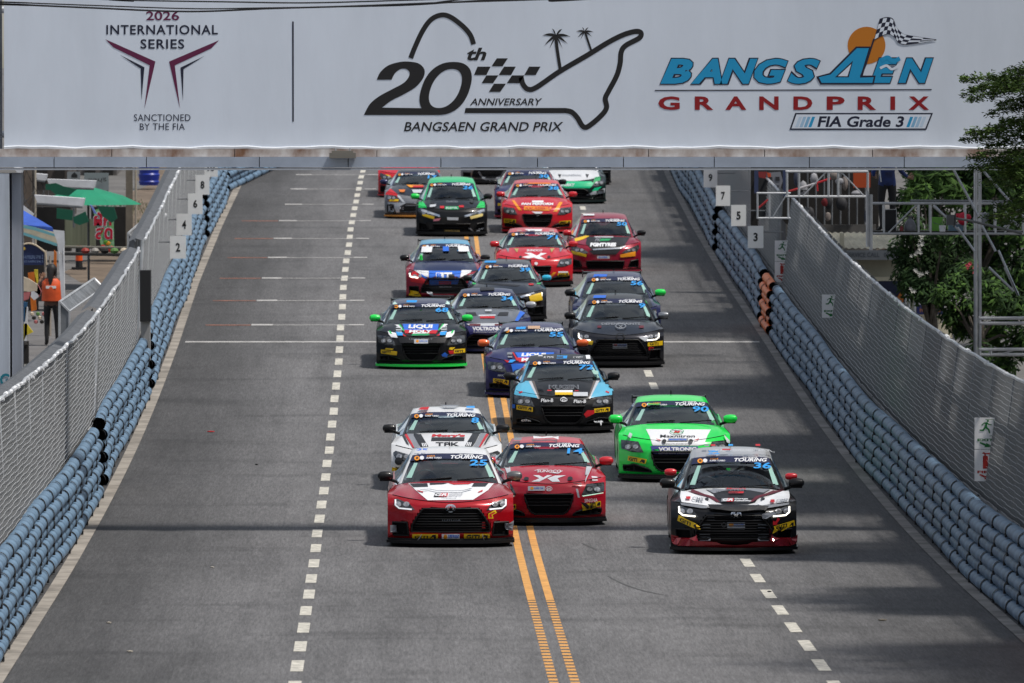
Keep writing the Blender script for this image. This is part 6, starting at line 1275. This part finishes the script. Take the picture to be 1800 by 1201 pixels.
# street wall and houses closing the view on the left
for (x0, y0, x1, y1, Y, c_, lab) in ((28, 292, 120, 380, 214, S(78, 72, 68), 'dim brown shop front behind the poles'), (112, 285, 205, 330, 246, S(96, 92, 90), 'low grey wall far down the street'), (280, 270, 330, 326, 252, S(160, 154, 146), 'pale far wall beyond the blue barrel')):
    b_ = W((x0 + x1) / 2, y1, Y); t = thing('street_building', lab, 'building', tuple(b_)); m = MB(); pbox(m, x0, y0 - 90, x1, y1, Y, 4, b_); m.build('wall', M('wall_%d' % x0, c_, .9, noise=.3, scale=1.2), t)
    for k in range(3): w_ = (x1 - x0) / 3; m = MB(); pbox(m, x0 + w_ * (k + .2), y0 + 6, x0 + w_ * (k + .8), y0 + 26, Y - .05, .04, b_); m.build('window', DKC, t)
# mesh covered gate frames leaning over the left fence, black post
for (x0, y0, x1, y1, Y, lab) in ((122, 548, 182, 506, 139, 'mesh covered gate frame leaning over the left fence near the wooden block'), (240, 425, 292, 378, 163, 'rusty mesh gate frame over the left fence below board 4')):
    b_ = W(x0, y0, Y); t = thing('gate_frame', lab, 'gate', tuple(b_)); a, b = W(x0, y0, Y) - b_, W(x1, y1, Y + 8) - b_; c, d = a + Vector((-.16, 0, .16)), b + Vector((-.16, 0, .16))
    m = MB(); m.add([a, b, d, c], [(0, 1, 2, 3)]); m.add([a, c, c + Vector((0, 0, -.55)), a + Vector((0, 0, -.55))], [(0, 1, 2, 3)]); m.build('mesh_panel', GALD, t)
    m = MB()
    for p, q in ((a, b), (b, d), (d, c), (c, a), (a, a + Vector((0, 0, -.9))), (c, c + Vector((0, 0, -.9)))): m.tube([p, q], .022, 5)
    for k in range(1, 12): m.tube([a.lerp(b, k / 12), c.lerp(d, k / 12)], .008, 4)
    m.build('frame_tube', GALV, t, kind='stuff')
b_ = W(256, 565, 153.4); t = thing('padded_post', 'tall black padded post in the gap of the left fence', 'post', (b_.x, 153.4, b_.z)); m = MB(); m.box((0, 0, .46), (.19, .4, .92)); m.build('pad', BLK, t); m = MB(); m.box((0, .05, -.35), (.16, .3, .7)); m.build('stand', CON, t)
# ------------------------------------------------------------------ right: kiosk, scaffolds, plants
ky = 174.0; b_ = W(1530, 560, ky); kt = thing('kiosk', 'cream kiosk with corrugated roof and a grey lettered fascia behind the right fence', 'building', (b_.x, ky, b_.z)); o_ = kt.location
KW = M('kiosk_wall', S(168, 164, 146), .85, noise=.2, scale=1.5); KR = M('kiosk_roof', S(206, 198, 174), .7, noise=.25, scale=3); KF = M('kiosk_fascia', S(140, 142, 144), .7, noise=.15, scale=3)
m = MB(); pbox(m, 1475, 457, 1640, 700, ky, 3, o_); m.build('wall', KW, kt)
for k in range(14): x = 1460 + k * 11; m = MB(); a, b = W(x, 438, ky - .5) - o_, W(x + 11, 438, ky - .5) - o_; up = Vector((-.18, 1.2, .30)); m.grid([[a, (a + b) / 2 + Vector((0, 0, .03)), b], [a + up, (a + b) / 2 + up + Vector((0, 0, .03)), b + up]]); m.build('roof_sheet', KR, kt)
m = MB(); pbox(m, 1480, 440, 1612, 457, ky - .5, .06, o_); m.build('fascia', KF, kt); ptext('SERVICE CALL   061-112-3400', 1488, 444, 1606, 452, ky - .52, M('letter_grey', S(84, 88, 96), .6), kt, o_, bold=.01)
m = MB(); pbox(m, 1476, 410, 1484, 440, ky - .55, .1, o_); m.build('barge_board', KR, kt); m = MB(); pbox(m, 1478, 487, 1600, 494, ky - .1, .08, o_); m.build('ledge', KR, kt)
m = MB(); pbox(m, 1545, 494, 1590, 548, ky - .08, .06, o_); m.build('shop_panel', M('panel_navy', S(20, 30, 62), .4), kt); m = MB(); q = [W(*p, ky - .12) - o_ for p in ((1572, 530), (1584, 512), (1588, 512), (1588, 540), (1580, 540))]; m.add(q, [(0, 1, 2, 3, 4)]); m.build('orange_mark', M('mark_orange', S(190, 110, 40), .5), kt)
for x in (1592, 1598, 1608): m = MB(); ptube(m, (x, 494), (x, 560), ky - .4, .02, o_); m.build('post', GALV, kt)
b_ = W(1635, 570, 166); t = thing('counter', 'shop counter with a navy lettered band under the plants', 'counter', (b_.x, 166, b_.z)); o_ = t.location
m = MB(); pbox(m, 1612, 510, 1662, 536, 166.6, .2, o_); m.build('awning', M('awning_grey', S(150, 150, 160), .7), t); m = MB(); pbox(m, 1611, 536, 1660, 553, 166, .06, o_); m.build('band', M('panel_navy2', S(28, 36, 84), .4), t); ptext('HOT FOOD', 1617, 541, 1655, 549, 165.95, M('letter_rust', S(140, 90, 50), .5), t, o_, bold=.03)
m = MB(); pbox(m, 1612, 553, 1655, 568, 166.1, .3, o_); pbox(m, 1636, 570, 1674, 600, 166.1, .4, o_); m.build('counter_front', KR, t)
# pit shelter at the far right corner: dark interior, posts, hanging gear
zy = 178.0; b_ = W(1430, 420, zy); sh_ = thing('spectator_stand', 'dark scaffold stand with gear hanging inside below the banner on the right', 'stand', (b_.x, zy, b_.z)); o_ = sh_.location
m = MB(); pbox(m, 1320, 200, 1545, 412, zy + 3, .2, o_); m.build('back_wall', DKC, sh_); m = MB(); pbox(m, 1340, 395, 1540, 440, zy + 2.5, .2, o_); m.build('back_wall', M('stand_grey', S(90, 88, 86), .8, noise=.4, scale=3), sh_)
for k in range(9): x = 1405 + k * 14.5; m = MB(); ptube(m, (x, 290), (x + random.uniform(-1, 1), 410), zy + 2.6, .02, o_); m.build('post', GALD, sh_)
random.seed(11)
for k in range(16):
    x, y = random.uniform(1400, 1525), random.uniform(305, 395); c_ = random.choice((S(150, 150, 155), S(120, 30, 34), S(90, 90, 96), S(40, 40, 44), S(130, 120, 115), S(60, 66, 84)))
    m = MB(); w_, h_ = random.uniform(.05, .13), random.uniform(.06, .2); m.ball(tuple(W(x, y, zy + 2.2) - o_), (w_, .06, h_), 8); m.build('hanging_gear', M('gear%d' % k, c_, .7), sh_, smooth=True)
for (p, mt, nm) in (([(1345, 304), (1372, 302), (1376, 318), (1372, 332), (1362, 336), (1352, 326)], S(120, 122, 130), 'printed_mask'), ([(1349, 312), (1357, 311), (1358, 318), (1350, 318)], S(40, 40, 46), 'mask_eye'), ([(1363, 311), (1370, 311), (1371, 318), (1364, 318)], S(40, 40, 46), 'mask_eye'), ([(1354, 326), (1370, 326), (1368, 330), (1357, 330)], S(50, 50, 60), 'mask_mouth'), ([(1348, 303), (1355, 305), (1355, 312), (1350, 312)], S(190, 70, 30), 'orange_patch'), ([(1333, 302), (1348, 302), (1346, 314), (1334, 312)], S(130, 40, 40), 'red_patch')):
    fabric(nm, p, M('mask_' + nm, mt, .7), sh_, o_, zy - .3 - .01 * (nm != 'printed_mask'), thick=.008)
m = MB(); pbox(m, 1330, 298, 1376, 385, zy, .06, o_); m.build('black_flag', BLR, sh_)
m = MB(); pbox(m, 1376, 298, 1384, 345, zy - .2, .06, o_); pbox(m, 1326, 300, 1333, 340, zy - .2, .06, o_); m.build('blue_cover', M('cover_blue', S(50, 62, 96), .7), sh_, kind='stuff')
m = MB(); pbox(m, 1500, 304, 1530, 330, zy + 2.3, .06, o_); m.build('orange_sheet', M('sheet_orange', S(170, 66, 20), .7), sh_)
for (a, b, c_) in (((1382, 338), (1403, 332), S(170, 40, 44)), ((1403, 332), (1436, 322), S(190, 186, 190)), ((1436, 322), (1460, 314), S(180, 30, 40)), ((1436, 322), (1437, 336), S(170, 40, 44)), ((1332, 367), (1352, 350), S(170, 40, 44))): m = MB(); ptube(m, a, b, zy - .6, .022, o_); m.build('hazard_tape', M('tape%d%d' % a, c_, .6), sh_)
TUB = M('scaffold_tube', (.50, .51, .53), .4, .6, noise=.2, scale=5)
def truss(lab, x0, x1, yt, yb, Y, verts, diags, dep=.35, r=.024, deck=True):
    b_ = W((x0 + x1) / 2, yb, Y); t = thing('scaffold_truss', lab, 'scaffold', tuple(b_))
    for yy in (yt, yb):
        for dd in (0, dep): m = MB(); a, b = W(x0, yy, Y) - b_, W(x1, yy, Y) - b_; a.y += dd; b.y += dd; m.tube([a, b], r, 8); m.build('chord', TUB, t, smooth=True)
    for x in verts:
        for dd in (0, dep): m = MB(); a, b = W(x, yt, Y) - b_, W(x, yb, Y) - b_; a.y += dd; b.y += dd; m.tube([a, b], r * .85, 6); m.build('upright', TUB, t, smooth=True)
    for (xa, xb) in diags: m = MB(); m.tube([W(xa, yb, Y) - b_, W(xb, yt, Y) - b_], r * .6, 6); m.build('brace', TUB, t, smooth=True)
    if deck: m = MB(); a, b = W(x0, yb - 3, Y), W(x1, yb - 3, Y); m.box(((a.x + b.x) / 2 - b_.x, .5, a.z - b_.z), (b.x - a.x, .9, .03)); m.build('deck', M('deck_wood', (.05, .045, .04), .9, noise=.3, scale=6), t)
    return t
truss('scaffold truss across the dark stand just under the banner', 1382, 1526, 302, 346, 160, (1384, 1405, 1457, 1474, 1526), ((1410, 1453), (1520, 1478)), r=.022, deck=False)
truss('short scaffold frame left of the black flag', 1331, 1390, 340, 384, 162, (1332, 1353, 1386), ((1357, 1384),), r=.018, deck=False)
truss('long loaded scaffold truss on the right holding bucket and bags', 1524, 1840, 358, 411, 152, (1532, 1554, 1615, 1636, 1697, 1750, 1800), ((1560, 1613), (1690, 1640), (1765, 1800)), r=.024)
truss('lower scaffold rail at the right edge above the fence', 1722, 1850, 560, 569, 148, (1722,), (), r=.028, deck=False)
truss('lowest scaffold bar at the right edge of the picture', 1722, 1850, 615, 624, 148, (1722, 1742), ((1755, 1785),), r=.026, deck=False)
b_ = W(1720, 640, 150); t = thing('scaffold_tower', 'tall scaffold post with slanting braces at the right', 'scaffold', (b_.x, 150, gz(1, 150))); o_ = t.location
for x in (1715, 1722.5): m = MB(); ptube(m, (x, 280), (x, 720), 150 + (x < 1720) * .8, .030 if x > 1720 else .036, o_, 8); m.build('post', TUB, t, smooth=True)
for x, y0, y1 in ((1525, 336, 434), (1531, 342, 440)): m = MB(); ptube(m, (x, y0), (x, y1), 151.5, .032, o_, 8); m.build('post', TUB, t, smooth=True)
for (a, b) in (((1676, 298), (1722, 385)), ((1725, 395), (1750, 442)), ((1728, 300), (1773, 352)), ((1780, 362), (1795, 375)), ((1764, 370), (1790, 398)), ((1765, 400), (1800, 368)), ((1640, 362), (1663, 382)), ((1683, 400), (1713, 442)), ((1738, 470), (1782, 512)), ((1766, 470), (1790, 520)), ((1755, 440), (1790, 520))): m = MB(); ptube(m, a, b, 150.6, .022, o_, 6); m.build('brace', TUB, t, smooth=True)
m = MB(); ptube(m, (1600, 353), (1780, 354), 152.8, .020, o_, 6); m.build('rail', GALD, t, smooth=True)
# things on the truss
Yt = 152.25
def deckz(x): return W(x, 407, 152).z
def onboard(name, lab, cat, x, parts, Y=Yt):
    b = W(x, 407, 152); t = thing(name, lab, cat, (b.x, Y, b.z))
    for nm, mt, fn in parts: m = MB(); fn(m); m.build(nm, mt, t, smooth=R(40))
    return t
onboard('bucket', 'light green plastic bucket on the scaffold deck', 'bucket', 1648, [('tub', M('plastic_lime', S(112, 176, 70), .45), lambda m: m.lathe([(0, 0), (.09, 0), (.115, .25), (.12, .25), (.12, .23)], 16)), ('handle', GALD, lambda m: m.tube([(-.11, 0, .22), (-.04, -.12, .14), (.06, -.12, .12), (.11, 0, .22)], .006, 4))])
onboard('loudspeaker', 'black boxy loudspeaker with pale frame on the scaffold deck', 'loudspeaker', 1566, [('case', BLR, lambda m: m.box((0, 0, .19), (.20, .2, .38))), ('frame', TUB, lambda m: (m.box((-.105, -.11, .19), (.012, .012, .40)), m.box((.105, -.11, .19), (.012, .012, .40)), m.box((0, -.11, .39), (.22, .012, .012)), m.box((0, -.11, .0), (.22, .012, .012)))), ('grille', BLK, lambda m: m.box((0, -.105, .19), (.17, .01, .34)))])
onboard('sack', 'grey tied plastic sack next to the loudspeaker', 'sack', 1601, [('bag', M('plastic_bag', S(120, 120, 126), .5, noise=.25, scale=9, bump=.5), lambda m: m.lathe([(0, 0), (.10, .01), (.11, .09), (.07, .19), (.025, .23), (.05, .27)], 12))])
onboard('backpack', 'bright red and pink bundle beside the green bucket', 'bag', 1694, [('bag', M('cloth_hot_pink', S(206, 40, 66), .7, noise=.3, scale=12), lambda m: (m.ball((0, 0, .22), (.10, .08, .12), 10), m.ball((.09, .0, .25), (.06, .06, .06), 8), m.ball((-.08, .03, .27), (.07, .05, .05), 8)))])
onboard('storage_box', 'pale blue plastic box under the red bundle', 'box', 1682, [('tub', M('plastic_sky', S(110, 140, 160), .4), lambda m: m.box((0, 0, .06), (.26, .2, .12))), ('lid', CWH, lambda m: m.box((0, 0, .13), (.27, .21, .02)))], 152.45)
onboard('jacket_heap', 'pale grey jacket heap near the scaffold post', 'jacket', 1726, [('heap', M('cloth_grey', S(130, 134, 140), .8, noise=.3, scale=8, bump=.4), lambda m: (m.ball((0, 0, .18), (.14, .09, .16), 10), m.ball((.1, 0, .26), (.09, .07, .08), 8)))], 152.6)
onboard('red_bottle', 'small dark red bottle by the grey sack', 'bottle', 1585, [('flask', M('plastic_darkred', S(120, 30, 34), .4), lambda m: m.lathe([(0, 0), (.035, 0), (.035, .07), (.012, .10), (0, .10)], 10))], 152.1)
onboard('cup', 'pale cup standing left of the green bucket', 'cup', 1656, [('tub', CWH, lambda m: m.lathe([(0, 0), (.05, 0), (.06, .11), (0, .11)], 12))], 151.9)
b_ = W(1672, 387, 147); t = thing('sensor_box', 'dark grey instrument box on a long arm reaching in from the right', 'instrument', tuple(b_)); m = MB(); pbox(m, 1664, 378, 1681, 396, 147, .14, b_); m.build('case', M('case_grey', (.07, .075, .08), .5), t); m = MB(); m.tube([W(1680, 384, 147) - b_, W(1705, 388, 147.2) - b_, W(1795, 410, 148.5) - b_], [.022, .022, .026], 8); m.build('arm', MATS['case_grey'], t, smooth=True); m = MB(); ptube(m, (1679, 376), (1677, 400), 146.9, .012, b_); m.build('strap', BLK, t)
# marshal in blue shirt behind the truss
pz = W(1560, 408, 153.4); pj2 = dict(pj); pj2.update(ell=(-.28, -.05, 1.08), wrl=(-.45, -.18, .98), hal=(-.52, -.22, .98), elr=(.26, 0, 1.08), wrr=(.20, -.16, 1.0), har=(.16, -.2, 1.0))
bp = person('man', 'person in a two tone blue shirt standing on the scaffold, head hidden by the banner', (pz.x, 153.6, pz.z), R(195), pj2, RAD, M('shirt_blue', (.012, .045, .22), .7, noise=.5, scale=2.5, col2=(.008, .01, .04)), M('cloth_black', (0, 0, 0)), SKN, HAIR, 1.44, .84)
m = MB(); m.tube([(.12, .10, 1.3), (.17, .11, 1.1), (.15, .12, .9)], .010, 4); m.tube([(-.10, .12, 1.38), (.08, .12, 1.39)], .012, 4); m.build('shirt_piping', STW, bp)
# person in dark clothes behind the right fence
fy_ = 106.5; pf = W(1757, 930, fy_); person('watcher', 'dark clothed person standing behind the right fence under the large fire sign', (CX(fy_) + 6.95, fy_ + 2.0, gz(1, fy_)), R(100), pj, RAD, M('cloth_navy_dark', (.012, .016, .03), .8), M('cloth_black', (0, 0, 0)), SKN, HAIR, 1.44, .84)
# ------------------------------------------------------------------ plants
def shrub(lab, pxs, Y, n, L, w, seed, mats=(LFD, LFM, LFL), name='garden_tree', flowers=None, dep=1.2, mix=(0, 0, 0, 0, 1, 1, 2)):
    random.seed(seed); xs = [p[0] for p in pxs]; b = W(sum(xs) / len(xs), 640, Y); g_ = gz(1, Y); b = Vector((b.x, Y, g_)); t = thing(name, lab, 'tree', tuple(b)); lay = [MB(), MB(), MB()]; cl = []
    for (x, y, r) in pxs: cl.append((W(x, y, Y + random.uniform(0, dep)) - b, r * pm(Y)))
    m = MB(); m.tube([(0, .5, 0), (.1, .5, .8), (0, .6, 2.0)], [.09, .07, .04], 8); m.build('trunk', BRK, t, smooth=True); m = MB()
    for c, r in cl: m.tube([(0, .5, .9), c * .5 + Vector((0, .4, .6)), c], [.035, .025, .01], 5)
    m.build('branches', BRK, t, kind='stuff')
    tot = sum(r * r for _, r in cl)
    for c, r in cl:
        for i in range(int(n * r * r / tot)):
            d = Vector((random.gauss(0, 1), random.gauss(0, 1), random.gauss(0, 1))).normalized(); leaf(lay[random.choice(mix)], c + Vector((d.x * r, d.y * r * .8, d.z * r)) * random.uniform(.3, 1.0), d + Vector((0, -.4, .8)), L * random.uniform(.6, 1.15), w * random.uniform(.7, 1.1))
    for q_, mt in zip(lay, mats): q_.build('crown', mt, t, kind='stuff')
    if flowers:
        fm, pts = flowers
        for (x, y) in pts:
            f = MB(); c = W(x, y, Y - .6) - b
            for k in range(4):
                cc = c + Vector((random.gauss(0, .05), random.gauss(0, .03), random.gauss(0, .04)))
                for a_ in range(5): q_ = a_ * 1.256 + k; f.add([cc, cc + Vector((.02 * math.cos(q_ - .5), -.01, .02 * math.sin(q_ - .5))), cc + Vector((.045 * math.cos(q_), -.015, .045 * math.sin(q_))), cc + Vector((.02 * math.cos(q_ + .5), -.01, .02 * math.sin(q_ + .5)))], [(0, 1, 2, 3)])
            f.build('blossom', fm, t)
    return t
shrub('dark plumeria tree with white blossoms right of the kiosk', [(1600, 400, 30), (1590, 440, 34), (1600, 480, 36), (1625, 430, 36), (1640, 470, 40), (1615, 510, 30), (1660, 410, 34), (1680, 450, 36), (1700, 420, 30), (1690, 490, 34), (1600, 500, 28), (1640, 515, 26)], 163, 5200, .17, .055, 3, flowers=(FLW, ((1605, 447), (1617, 442), (1612, 478), (1620, 482), (1607, 512), (1622, 428), (1618, 416))), mats=(LFD, leafmat('leaf_dark2', (.024, .05, .016)), LFM), mix=(0, 0, 0, 0, 0, 1, 1, 2))
shrub('leafy green bush with a few red flowers beside the scaffold post', [(1660, 520, 26), (1680, 500, 26), (1700, 540, 30), (1690, 570, 30), (1670, 555, 24), (1705, 480, 26), (1740, 520, 34), (1780, 540, 38), (1750, 580, 34), (1800, 600, 38), (1760, 640, 34), (1720, 620, 26)], 158, 4200, .20, .06, 5, flowers=(FLP, ((1702, 469), (1709, 471))), mix=(0, 0, 1, 1, 2))
shrub('banana like plants with upright pale leaves behind the blue shirted person', [(1612, 320, 20), (1640, 325, 24), (1660, 318, 24), (1625, 340, 18), (1680, 340, 24), (1600, 345, 16)], 170, 900, .42, .09, 6, mix=(0, 1, 1, 2, 2))
shrub('broad dark tree mass behind the upper scaffold at the right edge', [(1620, 300, 40), (1680, 320, 46), (1740, 320, 50), (1790, 340, 52), (1720, 380, 46), (1780, 400, 50), (1740, 440, 46), (1800, 460, 50), (1700, 300, 50), (1640, 370, 36), (1590, 360, 30), (1790, 520, 44), (1740, 500, 40), (1800, 280, 60), (1650, 280, 50), (1740, 260, 60)], 176, 9000, .20, .08, 8, mix=(0, 0, 0, 0, 1, 1, 2))
shrub('dark hedge far behind the stand and kiosk', [(1330 + 40 * k, 470 + 20 * (k % 2), 46) for k in range(12)] + [(1540 + 30 * k, 560, 50) for k in range(9)], 190, 9000, .22, .10, 9, name='hedge', mix=(0, 0, 0, 0, 1))
# fine leaved branches hanging in front of the banner
random.seed(21); ny = 113.0; b = Vector((CX(ny) + 9.2, ny, gz(1, ny))); t = thing('feathery_tree', 'feathery tree whose fine leaved branches hang before the right end of the banner', 'tree', tuple(b))
m = MB(); m.tube([(0, 0, -.1), (.1, 0, 2), (-.1, .1, 4.2), (-.2, .1, 7.5)], [.20, .16, .12, .06], 10); m.build('trunk', BRK, t, smooth=True)
tw = MB(); lv = [MB(), MB(), MB()]
def spray(p0, p1, sag, nl, wid):
    a, c = W(*p0, ny + random.uniform(-.8, .8)) - b, W(*p1, ny + random.uniform(-.8, .8)) - b; pts = []
    for i in range(9): f = i / 8; q = a.lerp(c, f); q.z -= sag * math.sin(math.pi * f * .5) * f + random.uniform(-.01, .01); pts.append(q)
    tw.tube(pts, [.009 * (1 - i / 9) + .002 for i in range(9)], 4)
    for i in range(nl):
        f = random.uniform(.05, 1) ** .8; k = min(7, int(f * 8)); q = pts[k].lerp(pts[k + 1], f * 8 - k); d = (pts[k + 1] - pts[k]).normalized()
        off = Vector((random.gauss(0, .6), random.gauss(0, 1), random.gauss(-.15, .75))).normalized(); q2 = q + off * wid * random.uniform(.1, 1) * (1.1 - f * .7)
        leaf(lv[random.choice((0, 0, 1, 1, 1, 2, 2))], q2, Vector((random.gauss(0, .4), random.gauss(0, .4), 1)), random.uniform(.05, .095), random.uniform(.02, .032))
for (x1, y1) in ((1687, 132), (1690, 158), (1705, 150), (1722, 143), (1740, 130), (1765, 122), (1790, 120), (1700, 170), (1740, 165), (1768, 150), (1752, 178), (1735, 195), (1690, 240), (1697, 225), (1712, 232), (1730, 222), (1718, 262), (1702, 270), (1735, 250), (1700, 288), (1742, 280), (1765, 262), (1758, 205), (1780, 185), (1790, 225), (1725, 292), (1790, 300), (1760, 298)):
    spray((1835 + random.uniform(-10, 30), y1 + random.uniform(-40, 25)), (x1, y1), .05, int(230 + (1800 - x1) * 2.4), .17)
for k in range(34):
    x1, y1 = random.uniform(1725, 1860), random.uniform(235, 420); spray((1900, y1 + random.uniform(-60, 10)), (x1, y1), .12, 330, .24)
for k in range(20):
    x1, y1 = random.uniform(1850, 2100), random.uniform(-200, 380); spray((2150, y1 - 40), (x1, y1), .1, 260, .35)
tw.build('twigs', BRK, t, kind='stuff')
for q_, mt in zip(lv, (leafmat('leaflet_dark', (.045, .085, .02)), leafmat('leaflet_mid', (.08, .14, .03)), leafmat('leaflet_light', (.13, .20, .05)))): q_.build('crown', mt, t, kind='stuff')
# street trees outside the right edge: they throw the shade that lies on the right half of the track
for k, (x, Y, h, cr_, lab) in enumerate(((13.0, 92, 14, 4.6, 'nearest street tree behind the right fence'), (13.2, 113, 14, 4.3, 'street tree shading the number 36 car behind the right fence'), (12.8, 103, 13.5, 4.0, 'second street tree behind the right fence'), (11.4, 125, 14, 4.2, 'third street tree behind the right fence'), (10.8, 136, 14, 4.4, 'fourth street tree behind the right fence'), (10.8, 150, 14, 4.4, 'fifth street tree behind the right fence'), (10.8, 170, 14, 4.4, 'street tree behind the far right fence'), (10.8, 194, 14, 4.4, 'farthest street tree behind the right fence'))):
    tree(lab, x, Y, h, cr_, 9000, .46, .26, name='street_tree', seed=30 + k, group='street trees shading the right side of the track', low=.62, clumps=40)
